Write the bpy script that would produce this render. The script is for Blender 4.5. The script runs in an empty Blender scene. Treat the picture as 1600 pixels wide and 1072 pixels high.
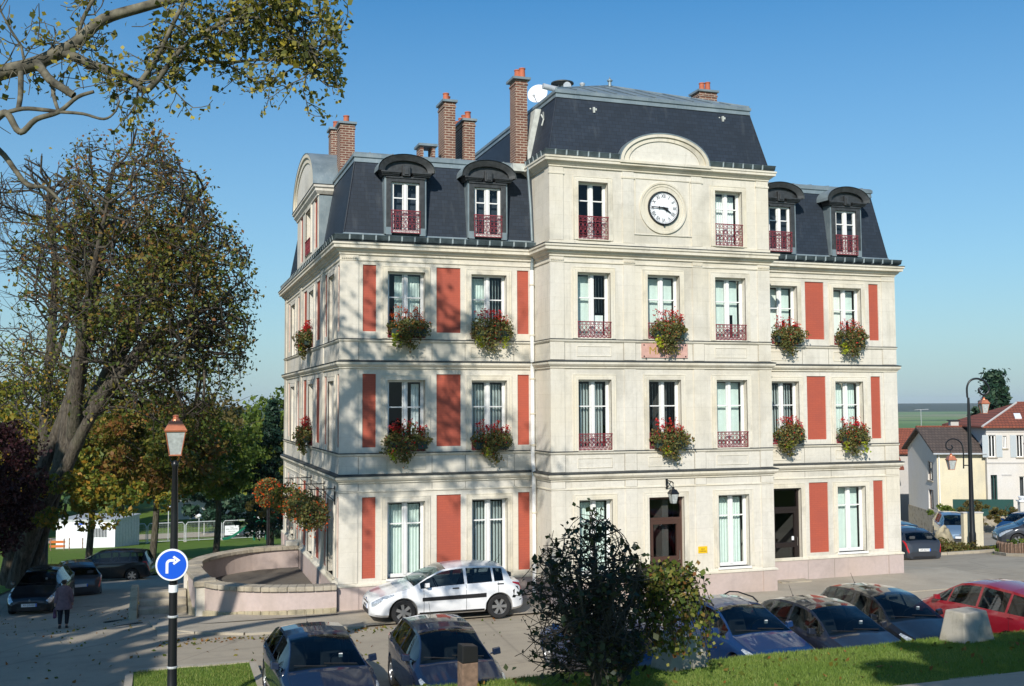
import bpy, math, random
import numpy as np
from mathutils import Vector, Matrix
R = math.radians
rng = np.random.default_rng(7)
random.seed(7)
S = bpy.context.scene
C = S.collection

# ------------------------------------------------------------------ camera
CAM = (-4.609, -28.243, 5.5)
cd = bpy.data.cameras.new("camera"); cam = bpy.data.objects.new("camera", cd); C.objects.link(cam)
cd.sensor_width = 36.0; cd.lens = 36.0 * 1628.5 / 1600.0
cd.clip_start = 0.2; cd.clip_end = 12000
cam.matrix_world = (Matrix.Translation(CAM) @ Matrix.Rotation(-R(18.64), 4, 'Z') @ Matrix.Rotation(R(90 + 3.368), 4, 'X')
                    @ Matrix.Rotation(R(-0.268), 4, 'Z'))
S.camera = cam

# ------------------------------------------------------------------ world, sun, exposure
SUN_EL, SUN_AZ = R(31), R(32)          # azimuth measured from -Y towards -X
to_sun = Vector((-math.sin(SUN_AZ) * math.cos(SUN_EL), -math.cos(SUN_AZ) * math.cos(SUN_EL), math.sin(SUN_EL)))
w = bpy.data.worlds.new("World"); S.world = w; w.use_nodes = True
nt = w.node_tree; bg = nt.nodes["Background"]
sky = nt.nodes.new("ShaderNodeTexSky"); sky.sky_type = 'NISHITA'; sky.sun_disc = False
sky.sun_elevation = SUN_EL
sky.sun_rotation = math.atan2(to_sun.x, to_sun.y)
sky.altitude = 100; sky.air_density = 1.0; sky.dust_density = 0.3; sky.ozone_density = 3.0
hs = nt.nodes.new('ShaderNodeHueSaturation'); hs.inputs['Saturation'].default_value = 1.27; tn = nt.nodes.new('ShaderNodeMix'); tn.data_type = 'RGBA'; tn.blend_type = 'MULTIPLY'; tn.inputs[0].default_value = 1.0; tn.inputs[7].default_value = (0.92, 1.13, 1.10, 1)
nt.links.new(sky.outputs[0], hs.inputs['Color']); nt.links.new(hs.outputs[0], tn.inputs[6]); 
tc = nt.nodes.new('ShaderNodeTexCoord'); sx_ = nt.nodes.new('ShaderNodeSeparateXYZ'); nt.links.new(tc.outputs['Generated'], sx_.inputs[0])
rp = nt.nodes.new('ShaderNodeValToRGB'); nt.links.new(sx_.outputs[2], rp.inputs[0]); cr = rp.color_ramp
cr.elements[0].position = 0.0; cr.elements[0].color = (0.84, 0.84, 0.84, 1); cr.elements[1].position = 0.38; cr.elements[1].color = (0, 0, 0, 1)
ee = cr.elements.new(0.13); ee.color = (0.47, 0.47, 0.47, 1)
hz = nt.nodes.new('ShaderNodeMix'); hz.data_type = 'RGBA'; hz.inputs[7].default_value = (2.7, 3.85, 4.85, 1)
nt.links.new(rp.outputs[0], hz.inputs[0]); nt.links.new(tn.outputs[2], hz.inputs[6]); nt.links.new(hz.outputs[2], bg.inputs[0]); bg.inputs[1].default_value = 0.105
sd = bpy.data.lights.new("sun", 'SUN'); sd.energy = 4.4; sd.angle = R(0.55); sd.color = (1.0, 0.94, 0.85)
so = bpy.data.objects.new("sun", sd); C.objects.link(so)
so.rotation_euler = to_sun.to_track_quat('Z', 'Y').to_euler()
S.view_settings.view_transform = 'Standard'; S.view_settings.look = 'None'
S.view_settings.gamma = 1.0; S.view_settings.use_curve_mapping = False
S.view_settings.exposure = 0.2
S.render.engine = 'CYCLES'
S.cycles.max_bounces = 6; S.cycles.transparent_max_bounces = 12

# ------------------------------------------------------------------ helpers: objects
def tag(o, label=None, cat=None, group=None, kind=None):
    if label: o['label'] = label
    if cat: o['category'] = cat
    if group: o['group'] = group
    if kind: o['kind'] = kind
    return o
def empty(name, loc=(0, 0, 0), rz=0.0, label=None, cat=None, group=None):
    o = bpy.data.objects.new(name, None); C.objects.link(o); o.location = loc; o.rotation_euler = (0, 0, rz)
    o.empty_display_size = 0.2
    return tag(o, label, cat, group)
def kids(o, tbl): return tbl.get(o.name, [])
def copy_tree(o, parent=None):
    c = o.copy(); C.objects.link(c); c.parent = parent
    if parent is not None: c.matrix_parent_inverse = Matrix.Identity(4)
    for ch in list(o.children): copy_tree(ch, c)
    return c

class MB:
    def __init__(s): s.v = []; s.f = []
    def poly(s, pts):
        n = len(s.v); s.v += [tuple(p) for p in pts]; s.f.append(tuple(range(n, n + len(pts))))
    def box(s, x0, x1, y0, y1, z0, z1):
        n = len(s.v)
        s.v += [(x0,y0,z0),(x1,y0,z0),(x1,y1,z0),(x0,y1,z0),(x0,y0,z1),(x1,y0,z1),(x1,y1,z1),(x0,y1,z1)]
        s.f += [(n,n+3,n+2,n+1),(n+4,n+5,n+6,n+7),(n,n+1,n+5,n+4),(n+1,n+2,n+6,n+5),(n+2,n+3,n+7,n+6),(n+3,n,n+4,n+7)]
        return s
    def hexa(s, p):
        n = len(s.v); s.v += [tuple(q) for q in p]
        s.f += [(n,n+3,n+2,n+1),(n+4,n+5,n+6,n+7),(n,n+1,n+5,n+4),(n+1,n+2,n+6,n+5),(n+2,n+3,n+7,n+6),(n+3,n,n+4,n+7)]
        return s
    def fbox(s, F, a0, a1, o0, o1, z0, z1):
        P = lambda a, o, z: F.p(a, o, z)
        return s.hexa([P(a0,o1,z0),P(a1,o1,z0),P(a1,o0,z0),P(a0,o0,z0),P(a0,o1,z1),P(a1,o1,z1),P(a1,o0,z1),P(a0,o0,z1)])
    def tube(s, pts, rad, n=8, cap=True):
        pts = [Vector(p) for p in pts]
        if not hasattr(rad, '__len__'): rad = [rad] * len(pts)
        base = len(s.v); prev = None
        for i, p in enumerate(pts):
            d = (pts[min(i+1, len(pts)-1)] - pts[max(i-1, 0)]).normalized()
            if prev is None:
                a = d.orthogonal().normalized()
            else:
                a = (prev - d * prev.dot(d))
                a = a.normalized() if a.length > 1e-6 else d.orthogonal().normalized()
            prev = a; b = d.cross(a)
            for k in range(n):
                t = 2 * math.pi * k / n
                s.v.append(tuple(p + (a * math.cos(t) + b * math.sin(t)) * rad[i]))
        for i in range(len(pts) - 1):
            for k in range(n):
                s.f.append((base+i*n+k, base+i*n+(k+1)%n, base+(i+1)*n+(k+1)%n, base+(i+1)*n+k))
        if cap:
            s.f.append(tuple(base+k for k in range(n))[::-1]); m = base + (len(pts)-1)*n
            s.f.append(tuple(m+k for k in range(n)))
        return s
    def lathe(s, prof, c=(0,0,0), n=24, axis='Z', M=None, close=False):
        base = len(s.v)
        for r, h in prof:
            for k in range(n):
                t = 2*math.pi*k/n
                q = (r*math.cos(t), r*math.sin(t), h)
                if axis == 'Y': q = (q[0], q[2], q[1])
                elif axis == 'X': q = (q[2], q[0], q[1])
                q = Vector(q)
                if M is not None: q = M @ q
                s.v.append((q[0]+c[0], q[1]+c[1], q[2]+c[2]))
        m = len(prof)
        for i in range(m-1 if not close else m):
            for k in range(n):
                j = (i+1) % m
                s.f.append((base+i*n+k, base+i*n+(k+1)%n, base+j*n+(k+1)%n, base+j*n+k))
        if not close:
            if prof[0][0] > 1e-5: s.f.append(tuple(base+k for k in range(n))[::-1])
            if prof[-1][0] > 1e-5: s.f.append(tuple(base+(m-1)*n+k for k in range(n)))
        return s
    def prism(s, poly, F, o0, o1):      # poly in (a,z) of frame F, extruded from o0 to o1
        n = len(s.v); m = len(poly)
        s.v += [F.p(a, o0, z) for a, z in poly] + [F.p(a, o1, z) for a, z in poly]
        s.f.append(tuple(range(n, n+m))[::-1]); s.f.append(tuple(range(n+m, n+2*m)))
        for i in range(m):
            j = (i+1) % m; s.f.append((n+i, n+j, n+m+j, n+m+i))
        return s
    def ring(s, F, ca, cz, ro, ri, o0, o1, a0=0, a1=360, n=32, squash=1.0):   # arc band in frame F
        outer = []; inner = []
        for k in range(n+1):
            t = R(a0 + (a1-a0)*k/n)
            outer.append((ca+ro*math.cos(t), cz+ro*math.sin(t)*squash)); inner.append((ca+ri*math.cos(t), cz+ri*math.sin(t)*squash))
        for k in range(n):
            A, Bq, Cq, D = outer[k], outer[k+1], inner[k+1], inner[k]
            s.hexa([F.p(D[0],o0,D[1]),F.p(A[0],o0,A[1]),F.p(Bq[0],o0,Bq[1]),F.p(Cq[0],o0,Cq[1]),
                    F.p(D[0],o1,D[1]),F.p(A[0],o1,A[1]),F.p(Bq[0],o1,Bq[1]),F.p(Cq[0],o1,Cq[1])])
        return s
    def sweep(s, path, prof, closed=True):   # path CCW right-angled, prof closed polygon of (offset,z)
        n = len(path); m = len(prof); base = len(s.v)
        def nrm(a, b):
            d = Vector((b[0]-a[0], b[1]-a[1])).normalized(); return Vector((d.y, -d.x))
        for i in range(n):
            p = Vector(path[i][:2])
            if closed or 0 < i < n-1:
                n1 = nrm(path[i-1], path[i]); n2 = nrm(path[i], path[(i+1) % n])
                o = (n1 + n2) / (1 + n1.dot(n2)) if n1.dot(n2) > -0.99 else n1
            elif i == 0: o = nrm(path[0], path[1])
            else: o = nrm(path[-2], path[-1])
            for d, z in prof: s.v.append((p.x+o.x*d, p.y+o.y*d, z))
        for i in range(n if closed else n-1):
            j = (i+1) % n
            for k in range(m):
                l = (k+1) % m
                s.f.append((base+i*m+k, base+j*m+k, base+j*m+l, base+i*m+l))
        if not closed:
            s.f.append(tuple(base+k for k in range(m))); s.f.append(tuple(base+(n-1)*m+k for k in range(m))[::-1])
        return s
    def mesh(s, name, smooth=None):
        me = bpy.data.meshes.new(name); me.from_pydata(s.v, [], s.f); me.update()
        if smooth is not None:
            me.polygons.foreach_set('use_smooth', [True]*len(me.polygons))
            me.set_sharp_from_angle(angle=R(smooth))
        return me
    def build(s, name, mat, parent=None, smooth=None, label=None, bevel=0):
        me = s.mesh(name, smooth)
        o = bpy.data.objects.new(name, me); C.objects.link(o)
        if mat: me.materials.append(mat)
        if parent: o.parent = parent
        if label: o['label'] = label
        if bevel:
            b = o.modifiers.new('bevel', 'BEVEL'); b.width = bevel; b.segments = 2; b.limit_method = 'ANGLE'
        return o

class F:                                 # facade frame: along a, outward o, up z
    def __init__(s, org, u, n): s.o = Vector(org); s.u = Vector(u); s.n = Vector(n)
    def p(s, a, o, z):
        q = s.o + s.u*a + s.n*o; return (q.x, q.y, q.z + z)

def np_mesh(name, V, Fc, mat, parent=None, tint=None, smooth=False):
    me = bpy.data.meshes.new(name); nv = len(V); k = Fc.shape[1]; nf = len(Fc)
    me.vertices.add(nv); me.vertices.foreach_set('co', V.astype(np.float32).ravel())
    me.loops.add(nf*k); me.loops.foreach_set('vertex_index', Fc.astype(np.int32).ravel())
    me.polygons.add(nf); me.polygons.foreach_set('loop_start', np.arange(0, nf*k, k, dtype=np.int32))
    if smooth: me.polygons.foreach_set('use_smooth', np.ones(nf, dtype=bool))
    if tint is not None:
        at = me.attributes.new('tint', 'FLOAT', 'FACE'); at.data.foreach_set('value', tint.astype(np.float32))
    me.update(calc_edges=True); me.validate()
    o = bpy.data.objects.new(name, me); C.objects.link(o); me.materials.append(mat)
    if parent: o.parent = parent
    return o
def leaf_mesh(name, P, size, mat, parent=None, aspect=0.6, down=0.0, jitter=0.35, tint=None):
    n = len(P)
    d = rng.normal(size=(n, 3)); d[:, 2] -= down; d /= np.linalg.norm(d, axis=1)[:, None]
    e = rng.normal(size=(n, 3)); e -= (e*d).sum(1)[:, None]*d; e /= np.linalg.norm(e, axis=1)[:, None]
    nn = np.cross(d, e)
    sz = size * (1 + jitter*rng.normal(size=n)).clip(0.4, 1.8); sz = sz[:, None]
    a = P - d*sz*0.5; b = P + e*sz*aspect*0.5 + nn*sz*0.12; c = P + d*sz*0.5; f = P - e*sz*aspect*0.5 + nn*sz*0.12
    V = np.stack([a, b, c, f], 1).reshape(-1, 3); Fc = np.arange(n*4).reshape(n, 4)
    if tint is None: tint = rng.random(n)
    o = np_mesh(name, V, Fc, mat, parent, tint)
    return o
def seg_mesh(name, segs, mat, parent=None, nside=5):
    if not len(segs): return None
    A = np.array([s_[0] for s_ in segs]); Bv = np.array([s_[1] for s_ in segs]); r0 = np.array([s_[2] for s_ in segs]); r1 = np.array([s_[3] for s_ in segs])
    d = Bv-A; L = np.linalg.norm(d, axis=1)[:, None]+1e-9; d = d/L
    ref = np.where(np.abs(d[:, 2:3]) < 0.9, np.array([[0, 0, 1.]]), np.array([[1., 0, 0]]))
    u = np.cross(d, ref); u /= np.linalg.norm(u, axis=1)[:, None]; v = np.cross(d, u)
    t = np.arange(nside)*2*np.pi/nside; ct = np.cos(t)[None, :, None]; st = np.sin(t)[None, :, None]
    off = u[:, None, :]*ct + v[:, None, :]*st
    A2 = A - d*r0[:, None]*0.25
    R0 = A2[:, None, :] + off*r0[:, None, None]; R1 = Bv[:, None, :] + off*r1[:, None, None]
    V = np.concatenate([R0, R1], 1).reshape(-1, 3); n = len(segs); b = (np.arange(n)*2*nside)[:, None]
    k = np.arange(nside)[None, :]; k2 = (k+1) % nside
    Fc = np.stack([b+k, b+k2, b+nside+k2, b+nside+k], 2).reshape(-1, 4)
    return np_mesh(name, V, Fc, mat, parent, smooth=True)

def text_obj(body, size, mat, name, parent=None, loc=(0,0,0), rot=(0,0,0), ext=0.004, sx=1.0, ax='CENTER'):
    cu = bpy.data.curves.new('txt', 'FONT'); cu.body = body; cu.size = size; cu.extrude = ext; cu.align_x = ax; cu.align_y = 'CENTER'
    cu.resolution_u = 3
    tmp = bpy.data.objects.new('txt', cu); C.objects.link(tmp)
    dg = bpy.context.evaluated_depsgraph_get()
    me = bpy.data.meshes.new_from_object(tmp.evaluated_get(dg)); bpy.data.objects.remove(tmp); bpy.data.curves.remove(cu)
    me.name = name; me.materials.clear(); me.materials.append(mat)
    o = bpy.data.objects.new(name, me); C.objects.link(o); o.location = loc; o.rotation_euler = rot; o.scale = (sx, 1, 1)
    if parent: o.parent = parent
    return o

# ------------------------------------------------------------------ helpers: materials
class NT:
    def __init__(s, name):
        s.m = bpy.data.materials.new(name); s.m.use_nodes = True; s.t = s.m.node_tree; s.n = s.t.nodes; s.l = s.t.links
        s.b = s.n["Principled BSDF"]; s.out = s.n["Material Output"]
    def nd(s, typ, **k):
        n = s.n.new(typ)
        for a, v in k.items(): setattr(n, a, v)
        return n
    def link(s, a, b): s.l.new(a, b)
    def val(s, sock, v):
        if hasattr(v, 'is_linked') or hasattr(v, 'links'): s.link(v, sock)
        else: sock.default_value = v
    def coord(s, kind='Object'): return s.nd('ShaderNodeTexCoord').outputs[kind]
    def map(s, vec, scale=(1,1,1), rot=(0,0,0)):
        m = s.nd('ShaderNodeMapping'); s.link(vec, m.inputs[0]); m.inputs['Scale'].default_value = scale; m.inputs['Rotation'].default_value = rot
        return m.outputs[0]
    def noise(s, vec, scale, detail=4, rough=0.55, dist=0.0):
        n = s.nd('ShaderNodeTexNoise'); s.link(vec, n.inputs['Vector']); n.inputs['Scale'].default_value = scale
        n.inputs['Detail'].default_value = detail; n.inputs['Roughness'].default_value = rough; n.inputs['Distortion'].default_value = dist
        return n.outputs['Fac']
    def ramp(s, fac, stops, interp='LINEAR'):
        r = s.nd('ShaderNodeValToRGB'); s.link(fac, r.inputs[0]); cr = r.color_ramp; cr.interpolation = interp
        while len(cr.elements) < len(stops): cr.elements.new(0.5)
        for e, (p, c) in zip(cr.elements, stops):
            e.position = p; e.color = (c[0], c[1], c[2], 1) if hasattr(c, '__len__') else (c, c, c, 1)
        return r.outputs[0]
    def mix(s, fac, a, b, mode='MIX'):
        m = s.nd('ShaderNodeMix', data_type='RGBA', blend_type=mode)
        s.val(m.inputs[0], fac)
        for i, x in ((6, a), (7, b)):
            if hasattr(x, 'links'): s.link(x, m.inputs[i])
            else: m.inputs[i].default_value = (x[0], x[1], x[2], 1)
        return m.outputs[2]
    def math(s, op, a, b=0.0):
        m = s.nd('ShaderNodeMath', operation=op)
        for i, x in ((0, a), (1, b)):
            if hasattr(x, 'links'): s.link(x, m.inputs[i])
            else: m.inputs[i].default_value = x
        return m.outputs[0]
    def bump(s, h, strength=0.3, dist=0.01):
        b = s.nd('ShaderNodeBump'); s.link(h, b.inputs['Height']); b.inputs['Strength'].default_value = strength; b.inputs['Distance'].default_value = dist
        s.link(b.outputs[0], s.b.inputs['Normal'])
    def col(s, c):
        if hasattr(c, 'links'): s.link(c, s.b.inputs['Base Color'])
        else: s.b.inputs['Base Color'].default_value = (c[0], c[1], c[2], 1)
    def set(s, rough=0.6, metal=0.0, coat=0.0, spec=None):
        s.b.inputs['Roughness'].default_value = rough; s.b.inputs['Metallic'].default_value = metal; s.b.inputs['Coat Weight'].default_value = coat
        if spec is not None: s.b.inputs['Specular IOR Level'].default_value = spec
    def wallmap(s):       # (u,z) coordinates on vertical faces whatever way they look
        co = s.coord('Object'); ge = s.nd('ShaderNodeNewGeometry'); sp = s.nd('ShaderNodeSeparateXYZ'); s.link(co, sp.inputs[0])
        sn = s.nd('ShaderNodeSeparateXYZ'); s.link(ge.outputs['True Normal'], sn.inputs[0])
        ax = s.math('ABSOLUTE', sn.outputs[0]); ay = s.math('ABSOLUTE', sn.outputs[1]); g = s.math('GREATER_THAN', ax, ay)
        mx = s.nd('ShaderNodeMix', data_type='FLOAT'); s.link(g, mx.inputs[0]); s.link(sp.outputs[0], mx.inputs[2]); s.link(sp.outputs[1], mx.inputs[3])
        cb = s.nd('ShaderNodeCombineXYZ'); s.link(mx.outputs[0], cb.inputs[0]); s.link(sp.outputs[2], cb.inputs[1])
        return cb.outputs[0]

def plain(name, c, rough=0.6, metal=0.0, var=0.0, scale=6.0, coat=0.0, bump=0.0, spec=None):
    m = NT(name); m.set(rough, metal, coat, spec)
    if var > 0:
        f = m.noise(m.coord(), scale, 5)
        m.col(m.ramp(f, [(0.3, [x*(1-var) for x in c]), (0.7, [min(1, x*(1+var)) for x in c])]))
        if bump: m.bump(f, bump, 0.01)
    else: m.col(c)
    return m.m

def stone(name, c, dirt=(0.16, 0.15, 0.13), amount=0.5, streak=True, scale=1.0):
    m = NT(name); co = m.coord(); m.set(0.85)
    big = m.noise(co, 0.55*scale, 6, 0.62, 0.4); fine = m.noise(co, 9*scale, 5, 0.6)
    st = m.noise(m.map(co, (2.6, 2.6, 0.22)), 1.6*scale, 5, 0.6)
    base = m.ramp(fine, [(0.25, [x*0.9 for x in c]), (0.75, [min(1, x*1.05) for x in c])])
    warm = m.mix(m.ramp(m.noise(co, 0.35*scale, 3), [(0.42, 0), (0.62, 0.4)]), base, (c[0]*0.97, c[1]*0.9, c[2]*0.74))
    k = m.math('MULTIPLY', m.ramp(big, [(0.50, 0), (0.72, 1)]), amount)
    x = m.mix(k, warm, dirt)
    if streak:
        k2 = m.math('MULTIPLY', m.ramp(st, [(0.55, 0), (0.8, 1)]), amount*0.8)
        x = m.mix(k2, x, dirt)
    if name in ('limestone', 'weathered_limestone'):
        bt = m.nd('ShaderNodeTexBrick'); m.link(m.wallmap(), bt.inputs[0]); bt.inputs['Scale'].default_value = 1.0; bt.inputs['Brick Width'].default_value = 0.95; bt.inputs['Row Height'].default_value = 0.385; bt.inputs['Mortar Size'].default_value = 0.004
        bt.inputs['Color1'].default_value = (1, 1, 1, 1); bt.inputs['Color2'].default_value = (.93, .93, .92, 1); bt.inputs['Mortar'].default_value = (.70, .68, .62, 1)
        x = m.mix(0.55, x, bt.outputs[0], 'MULTIPLY')
        s2 = m.noise(m.map(co, (6, 6, 0.35)), 2.2, 5, 0.65); x = m.mix(m.math('MULTIPLY', m.ramp(s2, [(0.56, 0), (0.74, 1)]), 0.30), x, dirt)
    m.col(x); m.bump(fine, 0.15, 0.004)
    return m.m

MT = {}
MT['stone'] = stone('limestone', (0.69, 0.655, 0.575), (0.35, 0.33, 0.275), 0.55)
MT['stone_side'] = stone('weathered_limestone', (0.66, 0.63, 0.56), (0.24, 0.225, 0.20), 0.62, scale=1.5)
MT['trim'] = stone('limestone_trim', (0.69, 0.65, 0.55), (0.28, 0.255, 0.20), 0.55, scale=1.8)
MT['plinth'] = stone('pink_plinth_stone', (0.50, 0.41, 0.38), (0.30, 0.25, 0.22), 0.5)
MT['cap'] = stone('cap_stone', (0.42, 0.37, 0.29), (0.13, 0.12, 0.10), 0.8, scale=3)
MT['rubble'] = stone('old_footing_stone', (0.40, 0.35, 0.24), (0.12, 0.11, 0.08), 0.8, scale=4)
MT['joint'] = plain('mortar_joint', (0.22, 0.20, 0.16), 0.95)
m = NT('red_painted_brick'); wm = m.wallmap()
bt = m.nd('ShaderNodeTexBrick'); m.link(wm, bt.inputs[0]); bt.inputs['Scale'].default_value = 1.0
bt.inputs['Brick Width'].default_value = 0.22; bt.inputs['Row Height'].default_value = 0.065; bt.inputs['Mortar Size'].default_value = 0.006
bt.inputs['Color1'].default_value = (0.44, 0.092, 0.050, 1); bt.inputs['Color2'].default_value = (0.41, 0.085, 0.047, 1); bt.inputs['Mortar'].default_value = (0.36, 0.075, 0.042, 1)
nz = m.noise(m.coord(), 1.6, 6); sp_ = m.noise(m.coord(), 38, 2)
cc = m.mix(m.ramp(nz, [(0.35, 0), (0.75, 0.45)]), bt.outputs[0], (0.31, 0.075, 0.055))
cc = m.mix(m.ramp(sp_, [(0.77, 0), (0.80, 0.6)]), cc, (0.6, 0.5, 0.4)); m.col(cc); m.set(0.75); m.bump(bt.outputs['Fac'], -0.25, 0.004); MT['redpanel'] = m.m

def brickmat(name, c1, c2, mortar, bw=0.22, rh=0.075, ms=0.012):
    m = NT(name); wm = m.wallmap(); bt = m.nd('ShaderNodeTexBrick'); m.link(wm, bt.inputs[0]); bt.inputs['Scale'].default_value = 1.0
    bt.inputs['Brick Width'].default_value = bw; bt.inputs['Row Height'].default_value = rh; bt.inputs['Mortar Size'].default_value = ms
    bt.inputs['Color1'].default_value = (*c1, 1); bt.inputs['Color2'].default_value = (*c2, 1); bt.inputs['Mortar'].default_value = (*mortar, 1)
    n = m.noise(m.coord(), 3, 5); m.col(m.mix(m.ramp(n, [(0.4, 0), (0.8, 0.5)]), bt.outputs[0], [x*0.4 for x in c1])); m.set(0.9); m.bump(bt.outputs['Fac'], -0.6, 0.01)
    return m.m
MT['brick'] = brickmat('chimney_brick', (0.20, 0.075, 0.045), (0.13, 0.05, 0.035), (0.42, 0.36, 0.28))
m = NT('roof_slate'); wm = m.wallmap(); bt = m.nd('ShaderNodeTexBrick'); m.link(wm, bt.inputs[0]); bt.inputs['Scale'].default_value = 1.0
bt.inputs['Brick Width'].default_value = 0.2; bt.inputs['Row Height'].default_value = 0.11; bt.inputs['Mortar Size'].default_value = 0.006; bt.inputs['Mortar Smooth'].default_value = 0.3
bt.inputs['Color1'].default_value = (0.027, 0.038, 0.056, 1); bt.inputs['Color2'].default_value = (0.019, 0.028, 0.042, 1); bt.inputs['Mortar'].default_value = (0.014, 0.017, 0.022, 1)
n1 = m.noise(m.coord(), 0.8, 6); n2 = m.noise(m.map(m.coord(), (3, 3, 0.4)), 2.0, 4)
cc = m.mix(m.ramp(n1, [(0.4, 0), (0.75, 0.55)]), bt.outputs[0], (0.020, 0.025, 0.032)); cc = m.mix(m.ramp(n2, [(0.58, 0), (0.8, 0.4)]), cc, (0.075, 0.085, 0.095))
m.col(cc); m.set(0.6, spec=0.3); m.bump(bt.outputs['Fac'], -0.7, 0.012); MT['slate'] = m.m
m = NT('weathered_zinc'); co = m.coord(); n1 = m.noise(co, 2.2, 6); n2 = m.noise(m.map(co, (8, 8, 1)), 3, 5)
cc = m.ramp(n1, [(0.3, (0.16, 0.21, 0.235)), (0.7, (0.28, 0.335, 0.35))]); cc = m.mix(m.ramp(n2, [(0.55, 0), (0.75, 0.6)]), cc, (0.34, 0.38, 0.38)); m.col(cc); m.set(0.5, 0.35); MT['zinc'] = m.m
MT['strap'] = plain('bright_zinc_strap', (0.40, 0.46, 0.47), 0.5, 0.3, 0.1)
MT['gutz'] = plain('dull_zinc_gutter', (0.10, 0.135, 0.15), 0.45, 0.3, 0.3, 5)
MT['zinc_dark'] = plain('dark_zinc_flashing', (0.05, 0.055, 0.055), 0.6, 0.2, 0.3)
MT['lead'] = plain('pale_lead_coping', (0.50, 0.52, 0.48), 0.7, 0.0, 0.2)
MT['dormer'] = plain('dark_painted_dormer_wood', (0.036, 0.04, 0.043), 0.55, 0, 0.4, 8, bump=0.2)
MT['white'] = plain('white_window_paint', (0.80, 0.80, 0.78), 0.35, 0, 0.04)
MT['iron_red'] = plain('dark_red_cast_iron', (0.23, 0.035, 0.045), 0.45, 0, 0.4, 14)
MT['iron'] = plain('black_painted_iron', (0.010, 0.011, 0.013), 0.35, 0.0)
MT['copper'] = plain('copper_lantern_paint', (0.62, 0.22, 0.12), 0.38, 0.55, 0.15, 9)
MT['terracotta'] = plain('terracotta_pot', (0.42, 0.12, 0.06), 0.8, 0, 0.2)
MT['frost'] = plain('frosted_lantern_glass', (0.42, 0.45, 0.44), 0.12, 0, 0.25, 12)
MT['curtain'] = plain('pale_green_blind_fabric', (0.64, 0.72, 0.66), 0.9, 0, 0.05)
MT['curtain_w'] = plain('white_net_curtain', (0.80, 0.83, 0.80), 0.9, 0, 0.05)
MT['curtain_g'] = plain('grey_blind_slat', (0.68, 0.74, 0.70), 0.8)
MT['inner'] = plain('interior_floor', (0.06, 0.055, 0.05), 0.9)
MT['bronze'] = plain('brown_door_aluminium', (0.10, 0.055, 0.042), 0.35, 0.3)
MT['doordark'] = plain('dark_bronze_door', (0.03, 0.022, 0.02), 0.35, 0.3)
MT['pink'] = plain('pink_marble_plaque', (0.60, 0.36, 0.30), 0.3, 0, 0.12, 9)
MT['gold'] = plain('gilded_letters', (0.55, 0.37, 0.08), 0.4, 0.4)
MT['black'] = plain('black_plastic', (0.012, 0.012, 0.013), 0.5)
MT['rubber'] = plain('tyre_rubber', (0.016, 0.016, 0.017), 0.85)
MT['alloy'] = plain('silver_wheel', (0.45, 0.46, 0.47), 0.3, 0.8)
MT['chrome'] = plain('chrome', (0.7, 0.7, 0.72), 0.12, 1.0)
MT['plate'] = plain('number_plate_white', (0.75, 0.76, 0.76), 0.4)
MT['plateblue'] = plain('number_plate_blue', (0.02, 0.12, 0.55), 0.4)
MT['ink'] = plain('black_ink', (0.01, 0.01, 0.012), 0.5)
MT['seat'] = plain('car_seat_cloth', (0.055, 0.06, 0.065), 0.9, 0, 0.2)
MT['tail'] = plain('red_tail_lamp', (0.45, 0.012, 0.015), 0.12, 0, 0, coat=1)
MT['lens'] = plain('clear_headlamp', (0.62, 0.66, 0.70), 0.12, 0.5, 0.5, 22)
MT['yellow'] = plain('yellow_sign_enamel', (0.80, 0.50, 0.01), 0.45)
MT['signblue'] = plain('blue_sign_face', (0.005, 0.09, 0.62), 0.35)
MT['signwhite'] = plain('white_sign_face', (0.80, 0.82, 0.84), 0.35)
MT['galv'] = plain('galvanised_steel', (0.55, 0.57, 0.58), 0.5, 0.3, 0.15)
MT['concrete'] = stone('aggregate_concrete', (0.40, 0.37, 0.31), (0.16, 0.15, 0.12), 0.6, scale=6)
MT['kerb'] = stone('kerb_stone', (0.40, 0.36, 0.29), (0.16, 0.145, 0.12), 0.6, scale=3)
MT['wood'] = plain('weathered_post_wood', (0.20, 0.13, 0.09), 0.85, 0, 0.35, 10, bump=0.4)

def glassmat(name, tint, refl=0.06, rough=0.015):
    m = NT(name); m.n.remove(m.b)
    tr = m.nd('ShaderNodeBsdfTransparent'); tr.inputs[0].default_value = (*tint, 1)
    gl = m.nd('ShaderNodeBsdfGlossy'); gl.inputs['Roughness'].default_value = rough; gl.inputs[0].default_value = (0.95, 0.97, 1, 1)
    lw = m.nd('ShaderNodeLayerWeight'); lw.inputs[0].default_value = 0.5
    f = m.math('ADD', m.math('MULTIPLY', m.math('POWER', lw.outputs['Facing'], 4.0), 0.85), refl)
    mx = m.nd('ShaderNodeMixShader'); m.link(f, mx.inputs[0]); m.link(tr.outputs[0], mx.inputs[1]); m.link(gl.outputs[0], mx.inputs[2])
    m.link(mx.outputs[0], m.out.inputs[0]); return m.m
MT['glass'] = glassmat('window_glass', (0.90, 0.95, 0.95), 0.03)
MT['carglass'] = glassmat('car_glass', (0.30, 0.36, 0.38), 0.045)

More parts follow.
